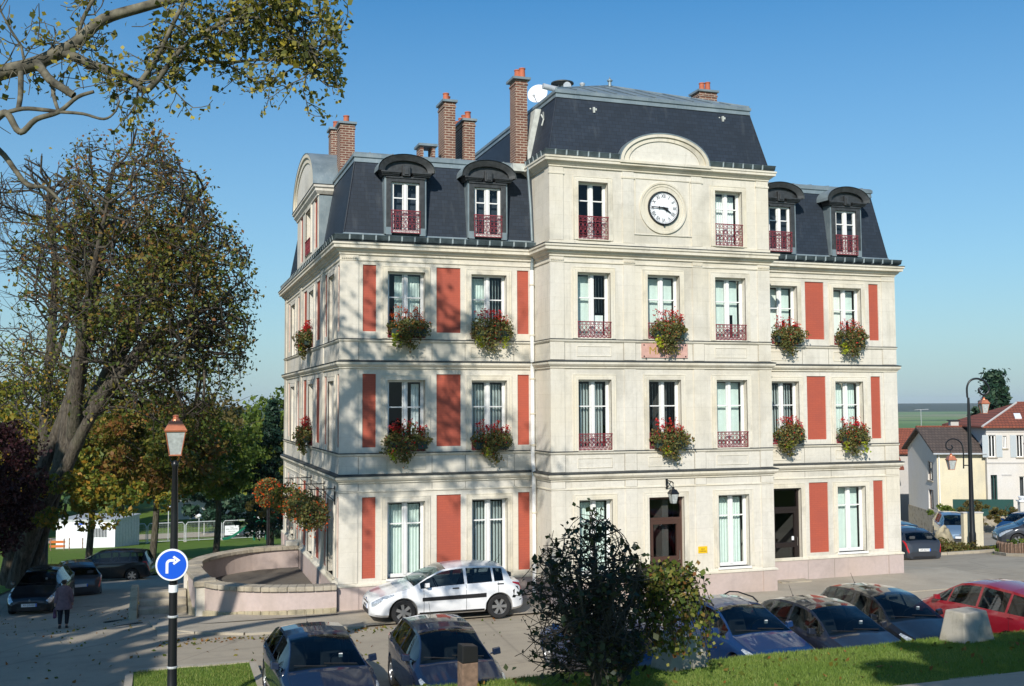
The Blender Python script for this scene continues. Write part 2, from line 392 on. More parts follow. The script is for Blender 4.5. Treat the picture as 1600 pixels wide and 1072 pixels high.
def leafmat(name, stops, rough=0.55, trans=0.35):
    m = NT(name); at = m.nd('ShaderNodeAttribute', attribute_name='tint'); c = m.ramp(at.outputs['Fac'], stops)
    m.col(c); m.set(rough, spec=0.3)
    tl = m.nd('ShaderNodeBsdfTranslucent'); c2 = m.mix(1.0, c, (1.0, 1.0, 0.55), 'MULTIPLY'); m.link(c2, tl.inputs[0])
    mx = m.nd('ShaderNodeMixShader'); mx.inputs[0].default_value = trans; m.link(m.b.outputs[0], mx.inputs[1]); m.link(tl.outputs[0], mx.inputs[2])
    m.link(mx.outputs[0], m.out.inputs[0]); return m.m
LF = {}
LF['chestnut'] = leafmat('autumn_chestnut_leaf', [(0, (0.06, 0.095, 0.02)), (0.3, (0.11, 0.14, 0.025)), (0.5, (0.20, 0.18, 0.03)), (0.7, (0.22, 0.12, 0.035)), (0.88, (0.26, 0.10, 0.03)), (1, (0.40, 0.26, 0.05))])
LF['gold'] = leafmat('golden_green_leaf', [(0, (0.08, 0.13, 0.02)), (0.4, (0.18, 0.21, 0.03)), (0.7, (0.28, 0.23, 0.03)), (1, (0.42, 0.22, 0.03))])
LF['green'] = leafmat('yellow_green_leaf', [(0, (0.06, 0.11, 0.02)), (0.5, (0.13, 0.19, 0.03)), (1, (0.25, 0.27, 0.045))])
LF['plane'] = leafmat('plane_tree_leaf', [(0, (0.07, 0.085, 0.025)), (0.45, (0.18, 0.19, 0.045)), (0.8, (0.36, 0.30, 0.06)), (1, (0.50, 0.42, 0.06))])
LF['purple'] = leafmat('purple_plum_leaf', [(0, (0.016, 0.008, 0.010)), (0.6, (0.040, 0.012, 0.016)), (1, (0.10, 0.035, 0.03))], trans=0.15)
LF['conifer'] = leafmat('dark_conifer_needles', [(0, (0.012, 0.035, 0.022)), (0.6, (0.022, 0.06, 0.035)), (1, (0.05, 0.09, 0.04))], trans=0.1)
LF['shrub'] = leafmat('dark_shrub_leaf', [(0, (0.014, 0.024, 0.012)), (0.6, (0.032, 0.048, 0.020)), (0.9, (0.06, 0.07, 0.03)), (1, (0.13, 0.07, 0.035))], 0.4, 0.1)
LF['vine'] = leafmat('variegated_vine_leaf', [(0, (0.05, 0.09, 0.02)), (0.5, (0.13, 0.17, 0.03)), (0.8, (0.28, 0.26, 0.06)), (1, (0.26, 0.10, 0.04))])
LF['box'] = leafmat('window_box_leaf', [(0, (0.06, 0.085, 0.03)), (0.5, (0.15, 0.165, 0.05)), (0.82, (0.26, 0.235, 0.07)), (1, (0.30, 0.13, 0.06))])
LF['lime'] = leafmat('lime_trailing_leaf', [(0, (0.22, 0.30, 0.02)), (1, (0.50, 0.52, 0.04))])
LF['red'] = leafmat('red_geranium_petal', [(0, (0.45, 0.012, 0.03)), (0.6, (0.62, 0.02, 0.02)), (0.85, (0.75, 0.12, 0.03)), (1, (0.60, 0.03, 0.16))])
LF['orange'] = leafmat('orange_flower_petal', [(0, (0.55, 0.03, 0.01)), (1, (0.75, 0.16, 0.02))])
LF['grass'] = leafmat('grass_blade', [(0, (0.11, 0.185, 0.03)), (0.6, (0.18, 0.26, 0.05)), (1, (0.30, 0.33, 0.10))], trans=0.3)
LF['dry'] = leafmat('dry_planting_leaf', [(0, (0.08, 0.07, 0.02)), (0.5, (0.16, 0.12, 0.035)), (1, (0.10, 0.15, 0.03))])
m = NT('grey_brown_bark'); co = m.coord(); f_ = m.noise(m.map(co, (7, 7, 1.6)), 1.6, 6, .65, .6); f2 = m.noise(co, 1.2, 4)
cc = m.ramp(f_, [(0.35, (0.022, 0.018, 0.013)), (0.5, (0.075, 0.062, 0.045)), (0.7, (0.15, 0.13, 0.10))]); cc = m.mix(m.ramp(f2, [(0.5, 0), (0.7, .5)]), cc, (0.09, 0.10, 0.05)); m.col(cc); m.set(0.95); m.bump(f_, 1.0, 0.08); MT['bark'] = m.m
MT['planebark'] = plain('mottled_plane_bark', (0.115, 0.105, 0.075), 0.9, 0, 0.75, 7, bump=0.5)
MT['twig'] = plain('dark_twig', (0.055, 0.045, 0.035), 0.95)

# ground materials
m = NT('worn_asphalt'); co = m.coord(); g1 = m.noise(co, 0.35, 6, 0.6, 0.6); g2 = m.noise(co, 45, 3); g3 = m.noise(co, 3.2, 5)
cc = m.ramp(g1, [(0.3, (0.30, 0.255, 0.19)), (0.7, (0.40, 0.345, 0.26))]); cc = m.mix(m.ramp(g3, [(0.5, 0), (0.75, 0.35)]), cc, (0.20, 0.175, 0.14))
cc = m.mix(m.ramp(g2, [(0.4, 0), (0.65, 0.35)]), cc, (0.46, 0.41, 0.33))
vo = m.nd('ShaderNodeTexVoronoi', feature='DISTANCE_TO_EDGE'); m.link(m.map(co, (1, 1, 1)), vo.inputs['Vector']); vo.inputs['Scale'].default_value = 0.18; vo.inputs['Randomness'].default_value = 1
cc = m.mix(m.ramp(vo.outputs['Distance'], [(0.0, 0.3), (0.006, 0)]), cc, (0.075, 0.07, 0.062)); g4 = m.noise(co, 0.9, 3, 0.5, 0.2); cc = m.mix(m.ramp(g4, [(0.64, 0), (0.72, 0.4)]), cc, (0.13, 0.115, 0.095)); g5 = m.noise(m.map(co, (0.25, 2.2, 1), (0, 0, .35)), 1.1, 4); cc = m.mix(m.ramp(g5, [(0.55, 0), (0.7, 0.3)]), cc, (0.17, 0.15, 0.12)); m.col(cc); m.set(0.9); m.bump(g2, 0.35, 0.006); MT['asphalt'] = m.m
m = NT('pale_pavement'); co = m.coord(); g1 = m.noise(co, 0.8, 6); g2 = m.noise(co, 30, 3)
cc = m.ramp(g1, [(0.3, (0.33, 0.29, 0.225)), (0.7, (0.44, 0.39, 0.31))]); cc = m.mix(m.ramp(g2, [(0.45, 0), (0.7, 0.3)]), cc, (0.14, 0.13, 0.11)); m.col(cc); m.set(0.9); m.bump(g2, 0.3, 0.005); MT['pave'] = m.m
m = NT('mown_grass'); co = m.coord(); g1 = m.noise(co, 1.1, 6); g2 = m.noise(m.map(co, (1, 5, 1)), 18, 4)
cc = m.ramp(g1, [(0.3, (0.11, 0.185, 0.028)), (0.7, (0.17, 0.255, 0.045))]); cc = m.mix(m.ramp(g2, [(0.35, 0.5), (0.65, 0)]), cc, (0.055, 0.105, 0.018)); g3 = m.noise(co, 0.5, 5, 0.6); cc = m.mix(m.ramp(g3, [(0.5, 0), (0.7, 0.45)]), cc, (0.17, 0.19, 0.05)); m.col(cc); m.set(0.9, spec=0.1); m.bump(g2, 0.7, 0.03); MT['grass'] = m.m
m = NT('patchwork_fields'); co = m.coord()
vo = m.nd('ShaderNodeTexVoronoi'); m.link(m.map(co, (0.0022, 0.0055, 0.001), (0, 0, 0.3)), vo.inputs['Vector']); vo.inputs['Scale'].default_value = 1.0
sp = m.nd('ShaderNodeSeparateColor'); m.link(vo.outputs['Color'], sp.inputs[0])
cc = m.ramp(sp.outputs[0], [(0, (0.10, 0.20, 0.05)), (0.35, (0.16, 0.25, 0.07)), (0.55, (0.26, 0.25, 0.12)), (0.72, (0.40, 0.34, 0.22)), (0.88, (0.07, 0.13, 0.04))], 'CONSTANT')
sz = m.nd('ShaderNodeSeparateXYZ'); m.link(co, sz.inputs[0]); fz = m.ramp(m.math('MULTIPLY', m.math('SUBTRACT', sz.outputs[1], 3200), 0.002), [(0.1, 0), (0.35, 1)])
cc = m.mix(fz, cc, (0.025, 0.045, 0.02)); m.col(cc); m.set(0.95, spec=0.1); MT['fields'] = m.m
MT['terrace'] = stone('dark_terrace_asphalt', (0.13, 0.115, 0.095), (0.07, 0.06, 0.05), 0.6, scale=2)
MT['soil'] = plain('planting_soil', (0.10, 0.075, 0.05), 0.95, 0, 0.4, 6, bump=0.6)
MT['gravel'] = plain('pale_gravel', (0.40, 0.36, 0.29), 0.95, 0, 0.2, 8)
MT['render_cream'] = stone('cream_render', (0.66, 0.60, 0.44), (0.42, 0.40, 0.33), 0.45)
MT['render_white'] = stone('white_render', (0.62, 0.60, 0.57), (0.45, 0.44, 0.42), 0.35)
MT['render_grey'] = stone('grey_render', (0.50, 0.49, 0.48), (0.38, 0.37, 0.36), 0.35)
MT['tile_red'] = brickmat('red_roof_tile', (0.30, 0.085, 0.045), (0.23, 0.065, 0.038), (0.09, 0.03, 0.02), 0.22, 0.17, 0.02)
MT['tile_brown'] = brickmat('brown_roof_tile', (0.115, 0.085, 0.07), (0.085, 0.065, 0.055), (0.04, 0.03, 0.025), 0.22, 0.17, 0.018)
MT['fieldstone'] = stone('rubble_stone_wall', (0.38, 0.34, 0.27), (0.10, 0.09, 0.07), 0.9, scale=6)

def ss(t): t = min(1, max(0, t)); return t*t*(3-2*t)
def gz(x, y):
    if y < -0.5: return 0.0
    if y < 30: return -0.11*(y+0.5) - .35*ss((-4.8-x)/2)*ss((y+.5)/5)*ss((16-y)/6)
    if y < 95: return -3.355 - 0.095*(y-30)
    if y < 700: return -9.53 - 25.5*ss((y-95)/605)
    if y < 3000: return -35.03
    h = 30 + 3*math.sin(x*0.0021+1) + 2*math.sin(x*0.0057)
    return -35.03 + h*ss((y-3000)/1300)

def sheet(name, xs, ys, zf, mat, kind='structure', mask=None, parent=None):
    b = MB(); nx, ny = len(xs), len(ys)
    for y in ys:
        for x in xs: b.v.append((x, y, zf(x, y)))
    for j in range(ny-1):
        for i in range(nx-1):
            if mask and not mask((xs[i]+xs[i+1])/2, (ys[j]+ys[j+1])/2): continue
            b.f.append((j*nx+i, j*nx+i+1, (j+1)*nx+i+1, (j+1)*nx+i))
    o = b.build(name, mat, parent, smooth=40)
    if kind: o['kind'] = kind
    return o
def lin(a, b, n): return [a+(b-a)*i/(n-1) for i in range(n)]

# ================================================================== GROUND
XS = [-3000, -900, -300, -120, -70] + lin(-45, 70, 70) + [80, 100, 150, 300, 700, 1500, 3000, 6000]
YS = [-150, -60, -40, -15, -0.5, 0.5, 2, 4, 6, 8, 10, 12, 14, 16, 20, 25, 30, 45, 60, 80, 95] + lin(120, 700, 16) + lin(800, 2900, 8) + lin(3000, 4400, 22) + [4800, 5600, 7000]
sheet('ground', XS, YS, lambda x, y: gz(x, y) - 0.06, MT['fields'])
RX = lin(-45, 70, 70); RY = [-15.5, -8, -0.5, 0.5, 2, 4, 6, 8, 10, 12, 14, 16, 20, 25, 30, 36]
sheet('road', RX, RY, lambda x, y: gz(x, y), MT['asphalt'])
# pavement round the town hall (a kerb step high), follows the footprint
FOOT = [(0, 13.2), (0, 0), (5.594, 0), (5.594, -1.357), (12.547, -1.357), (12.547, 0), (18.13, 0), (18.13, 13.2)]
b = MB()
for x0, x1, y0, y1 in ((-4.6, 5.6, -1.55, 0.4), (5.6, 20.2, -2.9, 0.4), (12.6, 12.601, -1.7, 0.4)):
    b.hexa([(x0, y0, -0.3), (x1, y0, -0.3), (x1, y1, -0.3), (x0, y1, -0.3), (x0, y0, 0.03), (x1, y0, 0.03), (x1, y1, 0.02), (x0, y1, 0.02)])
b.hexa([(18.1, 0.4, -1.8), (20.2, 0.4, -1.8), (20.2, 13, -2.8), (18.1, 13, -2.8), (18.1, 0.4, 0.02), (20.2, 0.4, 0.0), (20.2, 13, -1.4), (18.1, 13, -1.4)])
tag(b.build('pavement', MT['pave']), kind='structure')
# kerb stones along the pavement edge
kb = MB().box(-0.5, 0.5, -0.075, 0.075, -0.2, 0.058).mesh('kerb_stone'); kb.materials.append(MT['kerb'])
kroot = empty('kerb', (0, 0, 0)); tag(kroot, kind='structure')
def kline(p, q, z0=0, z1=0, dz=0.0):
    p = Vector((*p, z0)); q = Vector((*q, z1)); L = (q-p).length; n = max(1, round(L/1.0))
    for i in range(n):
        c = p.lerp(q, (i+0.5)/n); o = bpy.data.objects.new('kerb_stone', kb); C.objects.link(o); o.parent = kroot
        o.location = (c.x, c.y, c.z+dz+random.uniform(-.006, .006)); d = q-p
        o.rotation_euler = (0, -math.atan2(d.z, d.xy.length), math.atan2(d.y, d.x)+random.uniform(-.006, .006)); o.scale = (L/n*0.985, 1, 1)


# park lawn beyond the road on the left
sheet('park_lawn', lin(-60, 17, 40), [30, 36, 45, 60, 80, 95, 120, 160, 230], lambda x, y: gz(x, y)+0.09, MT['grass'])
sheet('park_path', lin(-30, 30, 20), [96.5, 98, 100.0, 101.5], lambda x, y: gz(x, y)+0.14, MT['gravel'])
sheet('side_lawn', lin(-40, -10.6, 12), [11, 14, 18, 24, 30], lambda x, y: gz(x, y)+0.08, MT['grass'])

# lawn bank in the foreground
def bankz(x, y):
    top = 1.0 + (-11.5-y)*0.1 if y > -15 else 1.35 + (-15-y)*0.19
    top = min(top, 4.0)
    xl = -3.2 if y > -13.5 else -3.2 - ss((-13.5-y)/7)*12
    fx = ss((x - xl)/1.6); fy = ss((-10.95-y)/0.55)
    return top*fx*fy - 0.06 + 0.02*math.sin(x*1.7+y)*math.sin(y*1.3)*fx*fy
sheet('lawn_bank', lin(-18, 36, 109), [-10.9, -11.05, -11.2, -11.35, -11.5, -12, -12.5, -13, -13.5, -14, -14.5, -15, -16, -17, -18, -20, -22, -25, -30, -45], bankz, MT['grass'])
# path with a stone kerb at the top of the lawn
sheet('upper_path', lin(5.5, 36, 20), [-15.42, -16, -17, -18.4], lambda x, y: bankz(x, y)+0.03+0.0, MT['asphalt'])
ub = MB().box(-0.5, 0.5, -0.11, 0.11, -0.2, 0.07).mesh('kerb_stone'); ub.materials.append(MT['rubble'])
for i in range(30):
    o = bpy.data.objects.new('kerb_stone', ub); C.objects.link(o); o.parent = kroot
    o.location = (5.2+i*1.0, -15.32, bankz(5.6+i, -15.1)-0.045+random.uniform(-.01, .01)); o.rotation_euler = (0, 0, random.uniform(-.01, .01)); o.scale = (0.985, 1, 1)

# ================================================================== TOWN HALL
TH = empty('town_hall', (0, 0, 0), label='cream stone three-storey town hall with red panels, slate mansard roof and clock tower', cat='town hall')
P0 = -1.357
TX0, TX1 = 5.594, 12.547
FW = F((0, 0, 0), (1, 0, 0), (0, -1, 0))        # front, wing plane
FT = F((0, P0, 0), (1, 0, 0), (0, -1, 0))       # front, tower plane
FL = F((0, 0, 0), (0, 1, 0), (-1, 0, 0))        # left side
FR = F((18.13, 0, 0), (0, 1, 0), (1, 0, 0))
FTL = F((TX0, 0, 0), (0, 1, 0), (-1, 0, 0)); FTR = F((TX1, 0, 0), (0, 1, 0), (1, 0, 0))
FB = F((0, 13.2, 0), (1, 0, 0), (0, 1, 0))
ZG = (0.78, 2.85); Z1 = (4.20, 6.18); Z2 = (7.33, 9.19)
PG = (0.815, 3.0); P1 = (4.346, 6.348); P2 = (7.516, 9.352)
Wx = [(1.30, 2.355), (3.70, 4.75)]; Wr = [(18.13-b_, 18.13-a_) for a_, b_ in Wx][::-1]
Px = [(0.61, 0.98), (2.69, 3.39), (5.08, 5.43)]; Pr = [(18.13-b_, 18.13-a_) for a_, b_ in Px][::-1]
Tx = [(6.39, 7.39), (8.55, 9.57), (10.73, 11.74)]
DOOR_R = (13.38, 14.43)

def wall(b, Fr, a0, a1, z0, z1, holes):
    A = sorted({a0, a1, *[h[0] for h in holes], *[h[1] for h in holes]}); Z = sorted({z0, z1, *[h[2] for h in holes], *[h[3] for h in holes]})
    for i in range(len(A)-1):
        for j in range(len(Z)-1):
            ca, cz = (A[i]+A[i+1])/2, (Z[j]+Z[j+1])/2
            if any(h[0] < ca < h[1] and h[2] < cz < h[3] for h in holes): continue
            b.poly([Fr.p(A[i], 0, Z[j]), Fr.p(A[i+1], 0, Z[j]), Fr.p(A[i+1], 0, Z[j+1]), Fr.p(A[i], 0, Z[j+1])])
    for a, c, z, y, d in holes:
        for q in (((a, z), (a, y)), ((a, y), (c, y)), ((c, y), (c, z)), ((c, z), (a, z))):
            (p1, q1), (p2, q2) = q
            b.poly([Fr.p(p1, 0, q1), Fr.p(p2, 0, q2), Fr.p(p2, -d, q2), Fr.p(p1, -d, q1)])
RD = 0.24; PD = 0.035
wins = []       # (frame, a0, a1, z0, z1, style)
hf = []; panels = []
for sx, ws, ps in (('L', Wx, Px), ('R', Wr, Pr)):
    for (a, c) in ws:
        for lv, (z, y) in (('G', ZG), ('1', Z1), ('2', Z2)):
            if lv == 'G' and sx == 'R' and a < 14: hf.append((a, c, 0.06, 2.85, RD)); continue
            hf.append((a, c, z, y, RD)); wins.append((FW, a, c, z, y, sx+lv+('a' if (a, c) == ws[0] else 'b')))
    for (a, c) in ps:
        if 12.5 < a < 13.1 : c = 13.05
        for z, y in (PG, P1, P2): hf.append((a, c, z, y, PD)); panels.append((FW, a, c, z, y))
b = MB()
wall(b, FW, 0, TX0, -0.3, 9.9, [h for h in hf if h[1] < TX0]); b.build('front_wall', MT['stone'], TH); b = MB(); wall(b, FW, TX1, 18.13, -0.3, 9.9, [h for h in hf if h[0] > TX1])
b.build('front_wall', MT['stone'], TH); b = MB()
ht = []
for k, (a, c) in enumerate(Tx):
    for lv, (z, y) in (('G', ZG), ('1', Z1), ('2', Z2)):
        if lv == 'G' and k == 1: ht.append((a-0.03, c+0.05, 0.06, 2.85, 0.3)); continue
        ht.append((a, c, z, y, RD)); wins.append((FT, a, c, z, y, 'T'+lv+'abc'[k]))
AT = [(6.437, 7.34), (10.775, 11.675)]
for k, (a, c) in enumerate(AT): ht.append((a, c, 10.11, 11.76, RD)); wins.append((FT, a, c, 10.11, 11.76, 'TA'+'ab'[k]))
wall(b, FT, TX0, TX1, -0.3, 12.25, ht)
b.build('front_wall', MT['stone'], TH)
b = MB()
wall(b, FTL, P0, 9, -0.3, 12.25, []); wall(b, FTR, P0, 9, -0.3, 12.25, [])
wall(b, FR, 0, 13.2, -2.0, 9.9, []); wall(b, FB, 0, 18.13, -2.0, 9.9, [])
b.poly([(TX0, 9, 9.5), (TX1, 9, 9.5), (TX1, 9, 12.25), (TX0, 9, 12.25)])
b.build('side_wall', MT['stone'], TH)
# left side facade
SL = [(0.10, 0.48), (2.45, 2.86), (3.87, 4.65), (6.90, 7.70), (8.87, 9.30), (11.64, 12.05)]
SF = [(0.66, 2.18), (9.67, 11.31)]; SW = (5.10, 6.20)
hl = []
for a, c in SL:
    for z, y in (PG, P1, P2): hl.append((a, c, z, y, PD)); panels.append((FL, a, c, z, y))
for k, (a, c) in enumerate(SF):
    for lv, (z, y) in (('G', ZG), ('1', Z1), ('2', Z2)):
        if lv == 'G': hl.append((a+.22, c-.22, z, y, RD)); wins.append((FL, a+.22, c-.22, z, y, 'S'+lv+'ac'[k]))
        else: hl.append((a+.22, c-.22, z, y, 0.07))
for lv, (z, y) in (('G', ZG), ('1', Z1), ('2', Z2)): hl.append((SW[0], SW[1], z, y, RD)); wins.append((FL, SW[0], SW[1], z, y, 'S'+lv+'b'))
b = MB(); wall(b, FL, 0, 13.2, -1.8, 9.9, hl)
for a, c in SF:
    for z, y in (Z1, Z2): b.poly([FL.p(a+.22, -.07, z), FL.p(c-.22, -.07, z), FL.p(c-.22, -.07, y), FL.p(a+.22, -.07, y)])
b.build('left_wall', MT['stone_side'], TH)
for Fr, a, c, z, y in panels:
    MB().fbox(Fr, a, c, -PD-0.1, -PD, z, y).build('red_panel', MT['redpanel'], TH)
b = MB()
for z in (0.0, 3.25, 6.4, 9.75): b.box(0.3, 17.8, 0.3, 12.9, z-0.1, z)
b.box(9.1, 9.3, -1, 12.9, 0, 12); b.box(0.3, 17.8, 5.0, 5.2, 0, 9.7); b.box(2.9, 3.1, .3, 12, 0, 9.7); b.box(15, 15.2, .3, 12, 0, 9.7)
b.build('interior_floor', MT['inner'], TH)

# plinth
b = MB(); b.sweep(FOOT, [(0.0, -1.9), (0.07, -1.9), (0.07, 0.62), (0.0, 0.62)])
o = b.build('plinth', MT['plinth'], TH)
def gapped(path, prof, nm, mat, gaps):      # a sweep broken at the doors
    pass
b = MB(); b.sweep(FOOT, [(0.0, 0.60), (0.095, 0.625), (0.095, 0.665), (0.0, 0.71)]); b.build('plinth_cap', MT['trim'], TH)
# horizontal bands
def band(nm, prof, mat, path=FOOT): return MB().sweep(path, prof).build(nm, mat, TH)
band('frieze_moulding', [(0, 3.12), (0.028, 3.135), (0.028, 3.165), (0, 3.18)], MT['trim'])
band('string_course', [(0, 3.36), (0.045, 3.38), (0.045, 3.42), (0.09, 3.44), (0.135, 3.50), (0.135, 3.562), (0, 3.562)], MT['trim'])
band('string_course', [(0, 6.48), (0.045, 6.50), (0.045, 6.54), (0.08, 6.56), (0.12, 6.61), (0.12, 6.672), (0, 6.672)], MT['trim'])
band('string_flashing', [(0, 3.564), (0.150, 3.564), (0.150, 3.590), (0, 3.625)], MT['zinc_dark'])
band('string_flashing', [(0, 6.674), (0.135, 6.674), (0.135, 6.698), (0, 6.73)], MT['zinc_dark'])
band('sill_course', [(0, 4.10), (0.03, 4.11), (0.05, 4.14), (0.05, 4.17), (0, 4.17)], MT['trim'])
band('sill_course', [(0, 7.22), (0.03, 7.23), (0.05, 7.26), (0.05, 7.29), (0, 7.29)], MT['trim'])
band('sill_flashing', [(0, 4.172), (0.06, 4.172), (0.06, 4.19), (0, 4.198)], MT['zinc_dark'])
band('sill_flashing', [(0, 7.292), (0.06, 7.292), (0.06, 7.31), (0, 7.318)], MT['zinc_dark'])
band('architrave_moulding', [(0, 9.44), (0.03, 9.455), (0.03, 9.49), (0, 9.49)], MT['trim'])
band('cornice', [(0, 9.60), (0.05, 9.62), (0.05, 9.66), (0.11, 9.70), (0.14, 9.76), (0.22, 9.78), (0.22, 9.85), (0.255, 9.88), (0.255, 9.935), (0, 9.935)], MT['trim'])
band('cornice_flashing', [(-0.3, 9.937), (0.27, 9.937), (0.27, 9.955), (-0.3, 9.985)], MT['zinc_dark'])
# attic blocking course under the tower's top storey
TP = [(TX0, 9.0), (TX0, P0), (TX1, P0), (TX1, 9.0)]
MB().sweep([(TX0, 0.0), (TX0, P0), (TX1, P0), (TX1, 0.0)], [(0, 9.96), (0.05, 9.96), (0.05, 10.06), (0, 10.075)], closed=False).build('attic_base', MT['trim'], TH)
MB().sweep(TP, [(0, 12.12), (0.05, 12.14), (0.05, 12.17), (0.09, 12.20), (0.15, 12.26), (0.20, 12.28), (0.20, 12.34), (0.225, 12.36), (0.225, 12.41), (0, 12.41)], closed=False).build('tower_cornice', MT['trim'], TH)

# pilasters, drawn with a narrow joint beside them
b = MB()
def pil(Fr, a0, a1, d=0.028, cap=False):
    for z, y in ((0.71, 3.12), (3.18, 3.36), (3.63, 4.10), (4.20, 6.48), (6.735, 7.22), (7.32, 9.44), (9.49, 9.60)):
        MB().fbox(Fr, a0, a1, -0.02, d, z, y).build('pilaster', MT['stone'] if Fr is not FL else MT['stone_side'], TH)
    MB().fbox(Fr, a0-.02, a1+.02, 0.0, d+0.07, -0.4, 0.61).build('pilaster_base', MT['plinth'], TH)
pil(FW, -0.0281, 0.49); pil(FW, 17.64, 18.158)
pil(FT, TX0-0.0281, 5.985); pil(FT, 12.165, TX1+0.0281); pil(FT, 7.80, 8.15); pil(FT, 10.0, 10.34)
pil(FL, 3.0, 3.5); pil(FL, 8.1, 8.6); pil(FL, 12.6, 13.2)
b = MB()
for a0, a1 in ((TX0-0.0281, 5.985), (12.165, TX1+0.0281), (7.80, 8.15), (10.0, 10.34)):
    MB().fbox(FT, a0, a1, -0.02, 0.028, 10.076, 11.93).build('attic_pilaster', MT['stone'], TH)
    MB().fbox(FT, a0-.02, a1+.02, 0.0, 0.045, 11.93, 11.98).build('attic_capital', MT['trim'], TH)
    MB().fbox(FT, a0, a1, -0.02, 0.028, 11.98, 12.12).build('attic_pilaster', MT['stone'], TH)
    mm = MB()
    k = a0+0.02
    while k < a1-0.02: mm.fbox(FT, k, k+0.022, 0.03, 0.062, 9.50, 9.55); k += 0.05
    mm.build('dentil_row', MT['trim'], TH)
for a0 in (0.0,):
    mm = MB(); k = 0.02
    while k < 0.47: mm.fbox(FW, k, k+0.022, 0.03, 0.062, 9.50, 9.55); k += 0.05
    mm.build('dentil_row', MT['trim'], TH)
# fine vertical joints on the front
b = MB()
for Fr, xs_ in ((FW, (0.505, 2.56, 3.52, 4.97, 13.16, 14.60, 15.57, 17.62)), (FT, (6.0, 7.785, 8.165, 9.985, 10.355, 12.15))):
    for x in xs_:
        for z, y in ((3.63, 4.10), (6.735, 7.22), (3.18, 3.36), (0.0, 0.60)): MB().fbox(Fr, x-.007, x+.007, 0.0, 0.0025 if z else 0.0725, z, y).build('wall_joint', MT['joint'], TH)
# side return of the tower: corner strip
MB().fbox(FTL, P0, P0+0.36, 0.0, 0.028, 10.076, 12.12).build('attic_pilaster', MT['stone'], TH)

# architraves round the windows and recessed parapet panels
def arch(Fr, a, c, z, y, base_open=True, mat=None, w_=0.13):
    mat = mat or MT['trim']; m_ = MB()
    for k, (wd, d) in enumerate(((w_, 0.022), (w_*0.62, 0.038), (w_*0.2, 0.028))):
        m_.fbox(Fr, a-wd, a-0.001, 0, d, z, y+wd); m_.fbox(Fr, c+0.001, c+wd, 0, d, z, y+wd); m_.fbox(Fr, a-0.001, c+0.001, 0, d, y+0.001, y+wd)
    m_.fbox(Fr, a-w_-.02, a-w_, 0, 0.03, z, y+w_+.02); m_.fbox(Fr, c+w_, c+w_+.02, 0, 0.03, z, y+w_+.02); m_.fbox(Fr, a-w_, c+w_, 0, 0.03, y+w_, y+w_+.02)
    m_.build('window_surround', mat, TH)
for Fr, a, c, z, y, st in wins: arch(Fr, a, c, z, y, mat=MT['stone_side'] if Fr is FL else None)
arch(FW, DOOR_R[0]+.0, DOOR_R[1], 0.06, 2.85); arch(FT, Tx[1][0]-.03, Tx[1][1]+.05, 0.06, 2.85)
for a, c in SF:
    for z, y in (Z1, Z2): arch(FL, a+.22, c-.22, z, y, mat=MT['stone_side'])
def sunk(Fr, a, c, z, y):
    t = 0.014; m_ = MB()
    for q in ((a, c, z, z+.015), (a, c, y-.015, y), (a, a+.015, z+.015, y-.015), (c-.015, c, z+.015, y-.015)): m_.fbox(Fr, q[0], q[1], 0, t, q[2], q[3])
    m_.build('parapet_panel', MT['trim'], TH)
for (a, c) in Wx+Wr:
    sunk(FW, a-.02, c+.02, 3.72, 4.0); sunk(FW, a-.02, c+.02, 6.83, 7.12)
for k, (a, c) in enumerate(Tx):
    sunk(FT, a-.02, c+.02, 3.72, 4.0)
    if k != 1: sunk(FT, a-.02, c+.02, 6.83, 7.12)

